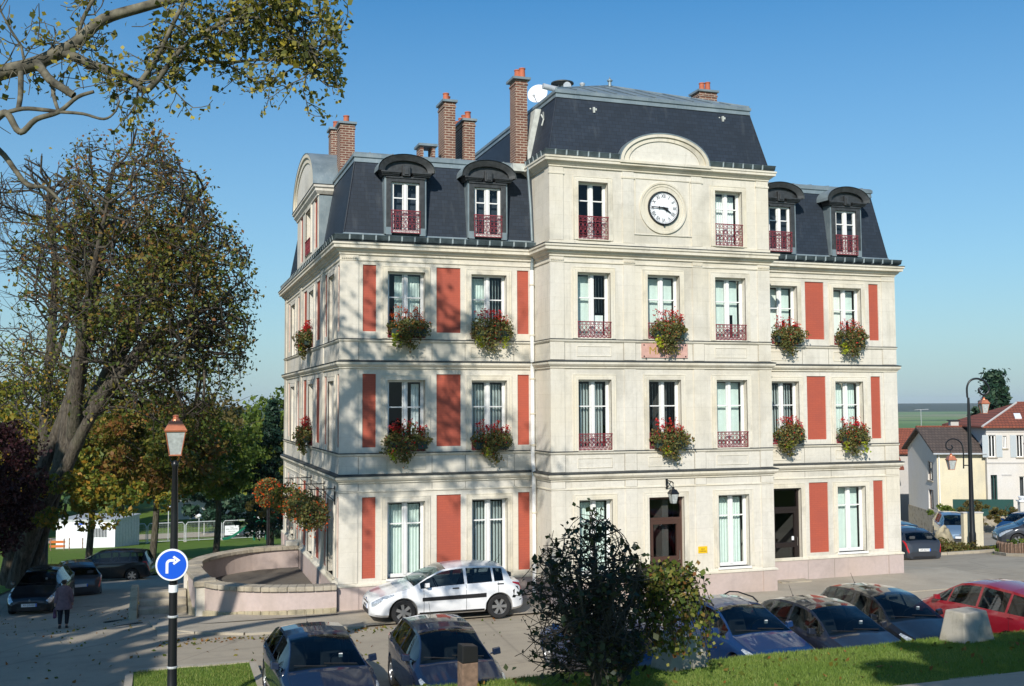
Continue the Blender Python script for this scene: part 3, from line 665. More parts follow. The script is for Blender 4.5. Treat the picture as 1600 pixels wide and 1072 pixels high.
# ---- windows
def curtains(W, Fr, a, c, z, y, st):
    o = -RD-0.10
    def pleat(a0, a1, z0, z1, mat, nm='curtain', amp=0.018, per=0.085, o_=o):
        n = max(4, int((a1-a0)/per*4)); v = MB()
        pts = [(a0+(a1-a0)*i/n, o_+amp*math.sin(2*math.pi*i/4)) for i in range(n+1)]
        for i in range(n):
            v.poly([Fr.p(pts[i][0], pts[i][1], z0), Fr.p(pts[i+1][0], pts[i+1][1], z0), Fr.p(pts[i+1][0], pts[i+1][1], z1), Fr.p(pts[i][0], pts[i][1], z1)])
        v.build(nm, mat, W, smooth=60)
    def slats(a0, a1, z0, z1, gap=0.5):
        v = MB(); x = a0
        while x < a1-0.03:
            v.poly([Fr.p(x, o+.02, z0), Fr.p(x+0.089*gap+0.012, o-.035, z0), Fr.p(x+0.089*gap+0.012, o-.035, z1), Fr.p(x, o+.02, z1)]); x += 0.089
        v.build('blind_slat', MT['curtain_g'], W)
    wd = c-a; h = y-z
    if st == 'sheer': pleat(a+.03, c-.03, z+.03, y-.03, MT['curtain'], amp=.004, per=.2)
    elif st == 'pleat': pleat(a+.03, c-.03, z+.03, y-.05, MT['curtain'])
    elif st == 'slats': slats(a+.05, c-.03, z+.05, y-.06, 0.78)
    elif st == 'open_slats': slats(a+.05, c-.03, z+.05, y-.06, 0.25)
    elif st == 'side_r': pleat(c-.28*wd, c-.04, z+.03, y-.05, MT['curtain_w'])
    elif st == 'right_lower':
        pleat(a+.03, a+.48*wd, z+.03, y-.03, MT['curtain'], amp=.004, per=.2); pleat(a+.52*wd, c-.03, z+.03, z+.36*h, MT['curtain_w'], amp=.004, per=.2); slats(a+.52*wd, c-.03, z+.4*h, y-.05, .25)
    elif st == 'right_gap':
        pleat(a+.03, a+.48*wd, z+.03, y-.03, MT['curtain'], amp=.004, per=.2); pleat(a+.52*wd, c-.03, z+.42*h, y-.03, MT['curtain'], amp=.004, per=.2); pleat(a+.8*wd, c-.03, z+.03, z+.42*h, MT['curtain'], amp=.004, per=.2)
    elif st == 'left_gap': pleat(a+.22*wd, a+.48*wd, z+.03, y-.03, MT['curtain'], amp=.01); pleat(a+.52*wd, c-.03, z+.03, y-.03, MT['curtain'], amp=.01)
    elif st == 'net':
        pleat(a+.03, c-.03, z+.03, y-.05, MT['curtain_w'], amp=.012, per=.07)
    elif st == 'sheer_slats': pleat(a+.03, a+.48*wd, z+.03, y-.03, MT['curtain'], amp=.01); slats(a+.52*wd, c-.03, z+.05, y-.06, 0.4)
    elif st == 'tied':
        v = MB()
        for s0, s1, d0, d1 in ((a+.04, a+.48*wd, a+.04, a+.16*wd), (c-.04, c-.48*wd, c-.04, c-.16*wd)):
            v.poly([Fr.p(s0, o, y-.05), Fr.p(s1, o, y-.05), Fr.p(d1, o, z+.3*h), Fr.p(d0, o, z+.3*h)]); v.poly([Fr.p(d0, o, z+.3*h), Fr.p(d1, o, z+.3*h), Fr.p(s0+(s1-s0)*.6, o, z+.03), Fr.p(s0, o, z+.03)])
        v.build('curtain', MT['curtain_w'], W)
def window(Fr, a, c, z, y, st='sheer', trans=0.36, parent=None, dep=RD, opened=None):
    f = 0.05; v = MB(); o0, o1 = -dep, -dep+0.07
    v.fbox(Fr, a, a+f, o0, o1, z, y); v.fbox(Fr, c-f, c, o0, o1, z, y); v.fbox(Fr, a+f, c-f, o0, o1, y-f, y); v.fbox(Fr, a+f, c-f, o0, o1, z, z+f+.02)
    W = v.build('window', MT['white'], parent or TH, bevel=0.006)
    mid = (a+c)/2; zt = y-f-(y-z)*trans
    v = MB(); v.fbox(Fr, mid-.038, mid+.038, o0+.005, o1+.015, z+f+.022, y-f-.002); v.build('meeting_stile', MT['white'], W)
    v = MB()
    for s0, s1 in ((a+f+.002, mid-.047), (mid+.047, c-f-.002)):
        v.fbox(Fr, s0, s1, o0+.006, o1-.005, zt-.016, zt+.016)
        v.fbox(Fr, s0, s0+.028, o0+.008, o1-.008, z+f+.022, zt-.018); v.fbox(Fr, s1-.028, s1, o0+.008, o1-.008, z+f+.022, zt-.018)
        v.fbox(Fr, s0, s0+.028, o0+.008, o1-.008, zt+.018, y-f-.002); v.fbox(Fr, s1-.028, s1, o0+.008, o1-.008, zt+.018, y-f-.002)
        v.fbox(Fr, s0+.03, s1-.03, o0+.008, o1-.008, z+f+.022, z+f+.05)
    v.build('glazing_bar', MT['white'], W)
    for i, (s0, s1) in enumerate(((a+f, mid-.045), (mid+.045, c-f))):
        if opened == i: continue
        for z0, z1 in ((z+f+.02, zt-.016), (zt+.016, y-f)):
            t = random.uniform(-.004, .004)
            g = MB(); g.poly([Fr.p(s0, -dep+.03+t, z0), Fr.p(s1, -dep+.03-t, z0), Fr.p(s1, -dep+.03-t, z1), Fr.p(s0, -dep+.03+t, z1)]); g.build('pane', MT['glass'], W)
    curtains(W, Fr, a+f, c-f, z+f, y-f, st)
    return W
STY = {'LGa': 'pleat', 'LGb': 'slats', 'L1a': 'side_r', 'L1b': 'slats', 'L2a': 'left_gap', 'L2b': 'sheer_slats',
       'RGb': 'sheer', 'R1a': 'slats', 'R1b': 'left_gap', 'R2a': 'right_gap', 'R2b': 'right_gap',
       'TGa': 'pleat', 'TGc': 'pleat', 'T1a': 'slats', 'T1b': 'open_slats', 'T1c': 'sheer', 'T2a': 'right_lower', 'T2b': 'sheer', 'T2c': 'right_gap', 'TAa': 'dark', 'TAb': 'net',
       'SGa': 'slats', 'SGb': 'sheer', 'SGc': 'sheer', 'S1b': 'sheer', 'S2b': 'sheer'}
for Fr, a, c, z, y, st in wins:
    window(Fr, a, c, z, y, STY[st], trans=0.27 if st[1] == 'G' else (0.28 if st[:2] == 'TA' else 0.35), opened=0 if st in ('R2a', 'R2b') else None)
    if st[1] != 'G': MB().fbox(Fr, a-.02, c+.02, -0.2, 0.075, z-0.012, z+0.01).build('window_sill', MT['trim'], TH)
    else: MB().fbox(Fr, a-.04, c+.04, -0.2, 0.06, z-0.06, z).build('window_sill', MT['white'] if Fr is not FL else MT['trim'], TH)

# cast-iron window railings
def railing(Fr, a, c, z, h, parent=None, o=0.03):
    v = MB(); t = 0.012
    v.fbox(Fr, a-.01, c+.01, o-.015, o+.03, z+h-.025, z+h); v.fbox(Fr, a, c, o, o+.018, z+.02, z+.04); v.fbox(Fr, a, c, o, o+.015, z+h*.78, z+h*.78+.014); v.fbox(Fr, a, c, o, o+.015, z+h*.16, z+h*.16+.014)
    n = max(6, round((c-a)/0.125)); s = (c-a)/n
    for i in range(n+1):
        x = a+s*i; v.fbox(Fr, x-.006, x+.006, o+.001, o+.014, z+.02, z+h-.02)
    for i in range(n):
        x = a+s*(i+.5)
        v.ring(Fr, x, z+h*.88, s*.36, s*.27, o, o+.012, n=8); v.ring(Fr, x, z+h*.10, s*.30, s*.22, o, o+.012, n=6)
        v.ring(Fr, x, z+h*.62, s*.40, s*.31, o, o+.012, n=8, squash=1.25); v.ring(Fr, x, z+h*.34, s*.40, s*.31, o, o+.012, n=8, squash=1.25)
        v.fbox(Fr, x-.03, x+.03, o+.002, o+.012, z+h*.47-.012, z+h*.47+.012)
    return v.build('balcony_railing', MT['iron_red'], parent or TH)
for (Fr, a, c, z, y, st) in wins:
    if st in ('T2a', 'T2c', 'T1a', 'T1c', 'T2b', 'T1b'): railing(Fr, a, c, z+.01, 0.47)
    elif st[:2] == 'TA': railing(Fr, a, c, z+.01, 0.66)
    elif st[1] in '12' and st[0] in 'LR': railing(Fr, a, c, z+.01, 0.3)
    elif st in ('S1b', 'S2b'): railing(Fr, a, c, z+.01, 0.4)

# doors
def door(Fr, a, c, z, y, mat, lower_solid):
    v = MB(); f = 0.07; o0, o1 = -0.2, -0.12; zt = y-0.62
    v.fbox(Fr, a, a+f, o0, o1, z, y); v.fbox(Fr, c-f, c, o0, o1, z, y); v.fbox(Fr, a+f, c-f, o0, o1, y-f, y); v.fbox(Fr, a+f, c-f, o0, o1, zt-.05, zt+.03)
    D = v.build('door', mat, TH, bevel=0.005)
    L = MB(); q = 0.11
    L.fbox(Fr, a+f, a+f+q, o0+.01, o1+.01, z+.02, zt-.05); L.fbox(Fr, c-f-q, c-f, o0+.01, o1+.01, z+.02, zt-.05); L.fbox(Fr, a+f+q, c-f-q, o0+.01, o1+.01, z+.02, z+.2)
    L.fbox(Fr, a+f+q, c-f-q, o0+.01, o1+.01, zt-.16, zt-.05); L.fbox(Fr, a+f+q, c-f-q, o0+.01, o1+.01, z+.95, z+1.1)
    L.build('door_leaf', mat, D, bevel=0.004)
    for nm, q0, q1, w0, w1 in (('pane', a+f, c-f, zt+.03, y-f), ('pane', a+f+q, c-f-q, z+1.1, zt-.16), ('pane', a+f+q, c-f-q, z+.2, z+.95)):
        g = MB(); g.poly([Fr.p(q0, -.165, w0), Fr.p(q1, -.165, w0), Fr.p(q1, -.165, w1), Fr.p(q0, -.165, w1)]); g.build(nm, MT['glass'], D)
    MB().tube([Fr.p(c-f-.05, o1+.012, z+.98), Fr.p(c-f-.05, o1+.06, z+1.0), Fr.p(c-f-.05, o1+.06, z+1.25), Fr.p(c-f-.05, o1+.012, z+1.27)], .012, 6).build('handle', MT['chrome'], D)
    return D
door(FT, Tx[1][0]-.03, Tx[1][1]+.05, 0.06, 2.85, MT['bronze'], 1)
d2 = door(FW, DOOR_R[0], DOOR_R[1], 0.06, 2.85, MT['doordark'], 0)
MB().fbox(FW, DOOR_R[1]-.26, DOOR_R[1]-.17, -.15, -.145, 1.22, 1.34).build('sticker', MT['signwhite'], d2)
MB().fbox(FW, DOOR_R[0], DOOR_R[1], -.19, .5, 0.0, .062).build('door_step', MT['cap'], TH); MB().fbox(FT, Tx[1][0]-.03, Tx[1][1]+.05, -.3, .45, 0.0, .063).build('door_step', MT['cap'], TH)

# ---- mansard roof
Rf = MB(); i0, i1, zb_, zt_ = 0.10, 0.455, 10.24, 12.32
def frus(x0, x1, y0, y1, z0, z1, a, c, mb, top=False):
    p = [(x0+a, y0+a, z0), (x1-a, y0+a, z0), (x1-a, y1-a, z0), (x0+a, y1-a, z0), (x0+c, y0+c, z1), (x1-c, y0+c, z1), (x1-c, y1-c, z1), (x0+c, y1-c, z1)]
    mb.hexa(p)
frus(0, 18.13, 0, 13.2, zb_, zt_, i0, i1, Rf)
roof = Rf.build('roof', MT['slate'], TH)
b = MB(); frus(0, 18.13, 0, 13.2, 9.97, zb_, 0.02, i0-.012, b); b.build('roof_base_flashing', MT['zinc'], roof)
b = MB(); b.sweep([(0.455, 12.745), (0.455, 0.455), (17.675, 0.455), (17.675, 12.745)], [(-0.06, 12.30), (0.028, 12.30), (0.012, 12.42), (0.05, 12.44), (0.05, 12.53), (0.0, 12.585), (-0.06, 12.60)])
b.build('roof_edge_flashing', MT['zinc'], roof)
b = MB(); frus(0, 18.13, 0, 13.2, 12.58, 13.02, 0.47, 3.2, b); b.build('upper_roof', MT['zinc'], roof)
b = MB()
for i in range(26):
    x = 0.9+i*0.66
    if TX0-.1 < x < TX1+.1: continue
    dx = min(max(0, (x-.47)), 2.7)
    b.tube([(x, 0.50, 12.60), (x, 0.5+min(dx, 2.6), 12.60+0.44*min(dx, 2.6)/2.73)], .018, 5)
b.build('roof_seam', MT['zinc'], roof)
for (px_, py_) in ((0, 0),):
    MB().tube([(0.095, 0.095, 10.24), (0.45, 0.45, 12.32)], .022, 6).build('hip_flashing', MT['slate'], roof)
# gutter of the wings with its straps
gp = [(0.04, 9.982), (0.16, 9.982), (0.205, 10.03), (0.215, 10.13), (0.195, 10.135), (0.15, 10.05), (0.04, 10.02)]
gp = [(0.0, 9.984), (0.13, 9.984), (0.185, 10.02), (0.20, 10.125), (0.215, 10.14), (0.20, 10.155), (0.175, 10.125), (0.0, 10.11)]
def gutter(path, nm='gutter'):
    G = MB().sweep(path, gp, closed=False).build(nm, MT['gutz'], roof, smooth=50); return G
gutter([(0, 13.2), (0, 0), (TX0, 0)]); gutter([(TX1, 0), (18.13, 0), (18.13, 13.2)])
sm = MB(); sm.prism([(.135, -.022), (.200, .012), (.212, .122), (.226, .150), (.205, .150), (.0, .10), (.0, -.022)], F((0, 0, 0), (0, -1, 0), (1, 0, 0)), -.02, .02); sm = sm.mesh('gutter_strap'); sm.materials.append(MT['strap'])
def straps(p, q, rz):
    L = math.hypot(q[0]-p[0], q[1]-p[1]); n = int(L/0.37)
    for i in range(n+1):
        t = (i+.3)/(n+.6); o = bpy.data.objects.new('gutter_strap', sm); C.objects.link(o); o.parent = roof
        o.location = (p[0]+(q[0]-p[0])*t, p[1]+(q[1]-p[1])*t, 10); o.rotation_euler = (0, 0, rz)
straps((0.1, 0), (TX0-.2, 0), 0); straps((TX1+.2, 0), (18.05, 0), 0); straps((0, 0.1), (0, 13), -math.pi/2)

# tower roof
b = MB()
tb = [(TX0-.03, P0-.03), (TX1+.03, P0-.03)]
yb = 9.0
p = [(TX0-.02, P0-.02, 12.62), (TX1+.02, P0-.02, 12.62), (TX1+.02, yb, 12.62), (TX0-.02, yb, 12.62), (TX0+.345, P0+.345, 14.24), (TX1-.345, P0+.345, 14.24), (TX1-.345, yb-.37, 14.24), (TX0+.345, yb-.37, 14.24)]
troof = b.hexa(p).build('tower_roof', MT['slate'], TH)
b = MB(); q = [(TX0-.1, P0-.1, 12.42), (TX1+.1, P0-.1, 12.42), (TX1+.1, yb+.1, 12.42), (TX0-.1, yb+.1, 12.42), (TX0-.03, P0-.03, 12.63), (TX1+.03, P0-.03, 12.63), (TX1+.03, yb, 12.63), (TX0-.03, yb, 12.63)]
b.hexa(q).build('tower_base_flashing', MT['zinc'], troof)
for pth in ([(TX0, yb), (TX0, P0), (7.66, P0)], [(10.51, P0), (TX1, P0), (TX1, yb)]): MB().sweep(pth, [(o_, z_+2.43) for o_, z_ in gp], closed=False).build('gutter', MT['gutz'], troof, smooth=50)
for i in range(22):
    x = TX0+.1+i*.33
    if 7.55 < x < 10.7: continue
    if x > TX1: break
    o = bpy.data.objects.new('gutter_strap', sm); C.objects.link(o); o.parent = troof; o.location = (x, P0, 12.43)
for i in range(7):
    o = bpy.data.objects.new('gutter_strap', sm); C.objects.link(o); o.parent = troof; o.location = (TX0, P0+.15+i*.33, 12.43); o.rotation_euler = (0, 0, -math.pi/2)
e = 0.345
b = MB().sweep([(TX0+e, yb-e), (TX0+e, P0+e), (TX1-e, P0+e), (TX1-e, yb-e)], [(-.06, 14.215), (.03, 14.215), (.012, 14.33), (.05, 14.345), (.05, 14.42), (0, 14.47), (-.06, 14.48)])
b.build('roof_edge_flashing', MT['zinc'], troof)
A = (9.07, 2.35, 15.82); Bq = (9.07, 5.4, 15.82); e2 = e
b = MB(); c0 = (TX0+e2, P0+e2, 14.47); c1 = (TX1-e2, P0+e2, 14.47); c2 = (TX1-e2, yb-e2, 14.47); c3 = (TX0+e2, yb-e2, 14.47)
b.poly([c0, c1, A]); b.poly([c1, c2, Bq, A]); b.poly([c2, c3, Bq]); b.poly([c3, c0, A, Bq]); b.build('upper_roof', MT['zinc'], troof)
b = MB()
for i in range(1, 10):
    x = c0[0]+(c1[0]-c0[0])*i/10; t = 1-abs(x-9.07)/3.13
    b.tube([(x, c0[1], 14.49), (9.07+(x-9.07)*1.0, c0[1]+(A[1]-c0[1])*t, 14.49+(A[2]-14.47)*t)], .02, 5)
b.tube([c0, A], .035, 6); b.tube([c1, A], .035, 6); b.tube([A, Bq], .035, 6)
b.build('roof_seam', MT['zinc'], troof)
for s_ in (c0, c1):
    pass
MB().tube([(TX0-.02, P0-.02, 12.63), (TX0+.345, P0+.345, 14.24)], .02, 6).build('hip_flashing', MT['slate'], troof)
MB().tube([(TX1+.02, P0-.02, 12.63), (TX1-.345, P0+.345, 14.24)], .02, 6).build('hip_flashing', MT['slate'], troof)
b = MB().lathe([(.055, 0), (.05, .16), (.09, .18), (.09, .21), (.03, .25), (0.0, .33)], (9.0, 2.1, 15.72), 12); b.build('roof_vent', MT['zinc'], troof, smooth=40)
for xh, zh in ((7.05, 13.85), (11.25, 13.95)):       # roof hooks on slate
    yh = P0+.03+(zh-12.63)*.227
    b = MB(); b.box(xh-.1, xh+.12, yh-.03, yh-.012, zh-.12, zh+.0); b.box(xh-.02, xh+.03, yh-.09, yh-.02, zh-.02, zh+.14); b.box(xh-.11, xh-.07, yh-.03, yh-.012, zh, zh+.12); b.box(xh+.03, xh+.10, yh-.05, yh-.02, zh+.06, zh+.12)
    b.build('roof_hook', MT['lead'], troof)
b = MB(); xh = TX0+.17; b.tube([(xh-.08, -.5, 13.5), (xh-.02, -.5, 13.7), (xh-.06, -.58, 13.88)], .022, 6); b.tube([(xh-.02, -.5, 13.7), (xh-.05, -.38, 13.86)], .022, 6); b.build('roof_hook', MT['lead'], troof)

# clock pediment
def pediment(Fr, ca, cz, hw, rise, o0, o1, ti=0.22, roofmat=None, parent=TH, back=None, wd=None):
    rise_in = rise-ti*0.95; hi = hw-ti*1.35
    sq = rise/hw; n = 36
    out = [(ca+hw*math.cos(math.pi*k/n), cz+rise*math.sin(math.pi*k/n)) for k in range(n+1)]
    inn = [(ca+hi*math.cos(math.pi*k/n), cz+rise_in*math.sin(math.pi*k/n)) for k in range(n+1)]
    v = MB()
    for lo, li, d in ((out, inn, o1),):
        for k in range(n):
            v.hexa([Fr.p(li[k][0], o0, li[k][1]), Fr.p(lo[k][0], o0, lo[k][1]), Fr.p(lo[k+1][0], o0, lo[k+1][1]), Fr.p(li[k+1][0], o0, li[k+1][1]),
                    Fr.p(li[k][0], d, li[k][1]), Fr.p(lo[k][0], d, lo[k][1]), Fr.p(lo[k+1][0], d, lo[k+1][1]), Fr.p(li[k+1][0], d, li[k+1][1])])
    mid = [(ca+(hw-ti*.5)*math.cos(math.pi*k/n), cz+(rise-ti*.4)*math.sin(math.pi*k/n)) for k in range(n+1)]
    for k in range(n):
        v.hexa([Fr.p(mid[k][0], o1, mid[k][1]), Fr.p(out[k][0], o1, out[k][1]), Fr.p(out[k+1][0], o1, out[k+1][1]), Fr.p(mid[k+1][0], o1, mid[k+1][1]),
                Fr.p(mid[k][0], o1+.05, mid[k][1]), Fr.p(out[k][0], o1+.05, out[k][1]), Fr.p(out[k+1][0], o1+.05, out[k+1][1]), Fr.p(mid[k+1][0], o1+.05, mid[k+1][1])])
    Pd = v.build('pediment', MT['trim'], parent, smooth=30)
    MB().prism([(a_, z_) for a_, z_ in inn], Fr, o0, o1-.035).build('tympanum', MT['stone'], Pd)
    v = MB(); ot = [(ca+(hw+.03)*math.cos(math.pi*k/n), cz+(rise+.03)*math.sin(math.pi*k/n)) for k in range(n+1)]
    for k in range(n):
        v.poly([Fr.p(ot[k][0], o1+.06, ot[k][1]), Fr.p(ot[k+1][0], o1+.06, ot[k+1][1]), Fr.p(ot[k+1][0], back, ot[k+1][1]), Fr.p(ot[k][0], back, ot[k][1])])
        v.poly([Fr.p(ot[k][0], o1+.06, ot[k][1]), Fr.p(ot[k+1][0], o1+.06, ot[k+1][1]), Fr.p(out[k+1][0], o1+.058, out[k+1][1]-.002), Fr.p(out[k][0], o1+.058, out[k][1]-.002)])
    v.build('pediment_roof', MT['zinc'], Pd, smooth=40)
    return Pd
pediment(FT, 9.085, 12.415, 1.42, 0.84, -0.25, 0.16, 0.21, back=-0.45)
MB().fbox(FT, 9.085-1.44, 9.085+1.44, 0.0, 0.245, 12.345, 12.414).build('pediment_base', MT['trim'], TH)
# panel round the clock
v = MB()
for q in ((8.2, 9.95, 11.62, 11.645), (8.2, 9.95, 10.375, 10.40), (8.2, 8.222, 10.40, 11.62), (9.928, 9.95, 10.40, 11.62)): pass
v.fbox(FT, 8.16, 9.99, 0, .03, 10.33, 10.36); v.fbox(FT, 8.19, 8.215, 0, .02, 10.36, 11.95); v.fbox(FT, 9.935, 9.96, 0, .02, 10.36, 11.95); v.fbox(FT, 8.16, 9.99, 0, .02, 11.95, 11.975)
v.ring(FT, 9.085, 11.135, .75, .70, 0, .05, n=48); v.ring(FT, 9.085, 11.135, .70, .63, 0, .03, n=48); v.ring(FT, 9.085, 11.135, .64, .50, 0, .014, n=48)
v.build('clock_surround', MT['trim'], TH, smooth=30)

# attic pediment block over the left side
AY0, AY1 = 4.2, 9.4
b = MB(); wall(b, F((-.02, 0, 0), (0, 1, 0), (-1, 0, 0)), AY0, AY1, 10.15, 12.3, [(4.42, 5.05, 10.45, 12.02, .04), (7.9, 8.5, 10.45, 12.02, .04), (5.75, 6.95, 10.45, 11.95, .2)])
b.poly([(-.02, AY0, 10.15), (1.2, AY0, 10.15), (1.2, AY0, 12.3), (-.02, AY0, 12.3)]); b.poly([(-.02, AY1, 10.15), (1.2, AY1, 10.15), (1.2, AY1, 12.3), (-.02, AY1, 12.3)])
AB = b.build('attic_block', MT['stone_side'], TH)
FA = F((-.02, 0, 0), (0, 1, 0), (-1, 0, 0))
for a, c in ((4.42, 5.05), (7.9, 8.5)): MB().fbox(FA, a, c, -.14, -.04, 10.45, 12.02).build('red_panel', MT['redpanel'], AB)
window(FA, 5.75, 6.95, 10.45, 11.95, 'dark', parent=TH); railing(FA, 5.75, 6.95, 10.46, .5)
arch(FA, 5.75, 6.95, 10.45, 11.95, mat=MT['stone_side'])
MB().sweep([(1.2, AY1), (-.02, AY1), (-.02, AY0), (1.2, AY0)], [(0, 12.02), (.04, 12.04), (.04, 12.08), (.12, 12.18), (.12, 12.25), (.17, 12.29), (.17, 12.36), (0, 12.36)], closed=False).build('attic_cornice', MT['stone_side'], AB)
MB().sweep([(1.2, AY1), (-.02, AY1), (-.02, AY0), (1.2, AY0)], [(0, 12.362), (.185, 12.362), (.185, 12.385), (0, 12.4)], closed=False).build('attic_flashing', MT['zinc_dark'], AB)
MB().box(0, .45, AY0-.04, AY0-.01, 10.15, 12.3).build('attic_side_flashing', MT['zinc'], AB)
pediment(FA, 6.8, 12.40, 2.62, 1.42, -0.35, 0.12, 0.3, back=-1.15)

# dormers
def dormer(ca, st):
    Fr = F((0, 0.0, 0), (1, 0, 0), (0, -1, 0)); a0, a1 = ca-.545, ca+.545; w0, w1 = ca-.40, ca+.40
    v = MB()
    v.fbox(Fr, a0, w0, -.7, .03, 10.235, 11.86); v.fbox(Fr, w1, a1, -.7, .03, 10.235, 11.86); v.fbox(Fr, w0, w1, -.7, .03, 11.70, 11.86); v.fbox(Fr, w0, w1, -.25, .02, 10.235, 10.27)
    v.fbox(Fr, a0-.02, a1+.02, .0, .06, 11.80, 11.86)
    D = v.build('dormer', MT['dormer'], TH, bevel=0.008)
    z = MB()
    z.fbox(Fr, a0-.05, a0-.002, -.55, -.0, 10.235, 11.86); z.build('dormer_cheek', MT['zinc'], D); z = MB(); z.fbox(Fr, a1+.002, a1+.05, -.55, -.0, 10.235, 11.86)
    z.build('dormer_cheek', MT['zinc'], D)
    MB().fbox(Fr, a0-.02, w0+.0, .031, .04, 10.21, 10.42).build('dormer_foot', MT['zinc'], D); z = MB(); z.fbox(Fr, w1, a1+.02, .031, .04, 10.21, 10.42)
    z.build('dormer_foot', MT['zinc'], D)
    k = MB()
    for s0, s1 in ((a0-.17, ca-.17), (ca+.17, a1+.17)):
        k.fbox(Fr, s0+.04, s1-.02, -.3, .10, 11.862, 11.93); k.fbox(Fr, s0, s1, -.3, .17, 11.93, 11.975); k.fbox(Fr, s0+.02, s1-.01, -.3, .14, 11.90, 11.932)
    k.fbox(Fr, ca-.11, ca+.11, -.1, .13, 11.862, 12.17); k.fbox(Fr, ca-.06, ca+.06, -.1, .16, 11.90, 12.10)
    k.build('pediment_moulding', MT['dormer'], D, bevel=0.01)
    q = MB(); hw = .78; rise = .47; n = 20; cz = 11.975
    def arc(h, r): return [(ca+h*math.cos(math.pi*(i/n)), cz+r*math.sin(math.pi*(i/n))**.85) for i in range(n+1)]
    oo, ii = arc(hw, rise), arc(hw-.17, rise-.15)
    for i in range(n):
        q.hexa([Fr.p(*x) for x in ((ii[i][0], -.2, ii[i][1]), (oo[i][0], -.2, oo[i][1]), (oo[i+1][0], -.2, oo[i+1][1]), (ii[i+1][0], -.2, ii[i+1][1]), (ii[i][0], .12, ii[i][1]), (oo[i][0], .19, oo[i][1]), (oo[i+1][0], .19, oo[i+1][1]), (ii[i+1][0], .12, ii[i+1][1]))])
    q.prism(ii, Fr, -.2, .02); q.build('dormer_pediment', MT['dormer'], D, smooth=35)
    r = MB(); tt = arc(hw+.03, rise+.022)
    for i in range(n):
        r.poly([Fr.p(tt[i][0], .20, tt[i][1]), Fr.p(tt[i+1][0], .20, tt[i+1][1]), Fr.p(tt[i+1][0], -.7, tt[i+1][1]+.02), Fr.p(tt[i][0], -.7, tt[i][1]+.02)])
    r.build('dormer_roof', MT['zinc'], D, smooth=40)
    W = window(Fr, w0, w1, 10.27, 11.70, st, trans=.27, parent=TH, dep=.12)
    railing(Fr, w0-.01, w1+.01, 10.245, 0.66, parent=TH, o=.045)
for ca, st in ((1.80, 'side_r'), (4.20, 'side_r'), (13.86, 'net'), (16.34, 'tied')): dormer(ca, st)

# chimneys
def chimney(x0, x1, y0, y1, z0, z1, pots, cap=0.06):
    ch = MB().box(x0, x1, y0, y1, z0, z1).build('chimney', MT['brick'], TH)
    MB().box(x0-cap, x1+cap, y0-cap, y1+cap, z1, z1+.07).build('chimney_cap', MT['zinc'], ch)
    MB().box(x0-.02, x1+.02, y0-.02, y1+.02, z1-.16, z1-.1).build('brick_collar', MT['brick'], ch)
    for (px_, py_, h) in pots:
        MB().lathe([(.085, 0), (.105, .02), (.095, .06), (.085, h-.04), (.10, h-.03), (.10, h), (.075, h), (.07, h-.1)], (px_, py_, z1+.07), 14).build('chimney_pot', MT['terracotta'], ch, smooth=40)
    return ch
chimney(.60, 1.06, 3.9, 4.5, 12.3, 14.30, [(.84, 4.2, .26)])
chimney(.62, 1.02, 5.9, 6.4, 12.3, 14.62, [(.82, 6.15, .26)])
chimney(3.37, 3.72, 1.7, 2.4, 12.5, 14.62, [(3.48, 1.9, .24), (3.6, 2.2, .24)])
chimney(4.12, 4.47, 2.15, 3.7, 12.5, 14.22, [(4.30, 2.35, .26), (4.30, 2.75, .26), (4.30, 3.1, .26), (4.30, 3.5, .26)])
chimney(5.13, 5.50, .22, .72, 12.35, 15.03, [(5.26, .40, .26), (5.38, .32, .30)], .09)
c5 = MB(); c5.box(2.66, 2.76, 1.8, 2.3, 12.6, 13.24); c5.box(3.02, 3.12, 1.8, 2.3, 12.6, 13.24); c5.box(2.66, 3.12, 1.9, 2.3, 12.6, 12.85)
c5o = c5.build('chimney', MT['brick'], TH); MB().box(2.6, 3.18, 1.72, 2.38, 13.24, 13.31).build('chimney_cap', MT['zinc'], c5o)
chimney(12.42, 13.08, 2.4, 3.0, 12.5, 15.98, [(12.62, 2.6, .28), (12.84, 2.6, .32)])
# party wall coping beside the tall chimney
b = MB(); pts = [(12.35, 5.52), (12.9, 5.58), (13.4, 5.68), (13.9, 5.80), (14.2, 5.86)]
for i in range(4):
    (za, xa), (zc, xc) = pts[i], pts[i+1]
    b.hexa([(xa-.10, .22, za), (xa+.10, .22, za), (xa+.10, .8, za), (xa-.10, .8, za), (xc-.10, .22, zc), (xc+.08, .22, zc), (xc+.08, .8, zc), (xc-.10, .8, zc)])
b.box(5.04, 5.55, .18, .9, 12.3, 12.52)
b.build('lead_coping', MT['lead'], TH)

# downpipes
b = MB(); b.tube([(5.40, -.12, 12.38), (5.40, -.10, 12.2), (5.47, -.10, 11.2), (5.49, -.16, 10.2)], .04, 8); b.build('downpipe', MT['zinc'], TH, smooth=50)
b = MB(); b.tube([(5.50, -.13, 9.62), (5.50, -.09, 9.35)], .05, 10); b.tube([(5.50, -.30, 9.97), (5.50, -.20, 9.7), (5.50, -.13, 9.58)], .045, 10); b.build('downpipe', MT['zinc'], TH, smooth=50)
b = MB(); b.tube([(5.50, -.09, 9.36), (5.50, -.09, 3.75)], .062, 12); b.tube([(5.5, -.17, 3.7), (5.5, -.17, .05)], .062, 12); b.tube([(5.5, -.09, 3.85), (5.5, -.17, 3.65)], .062, 12)
b.build('downpipe', MT['white'], TH, smooth=50)
for z in (8.9, 7.45, 6.2, 5.2, 4.3, 2.4, 1.0):
    yy = -.09 if z > 3.8 else -.17
    MB().lathe([(.062, 0), (.078, .01), (.078, .05), (.062, .06)], (5.5, yy, z), 12).build('pipe_collar', MT['trim'], TH, smooth=40)

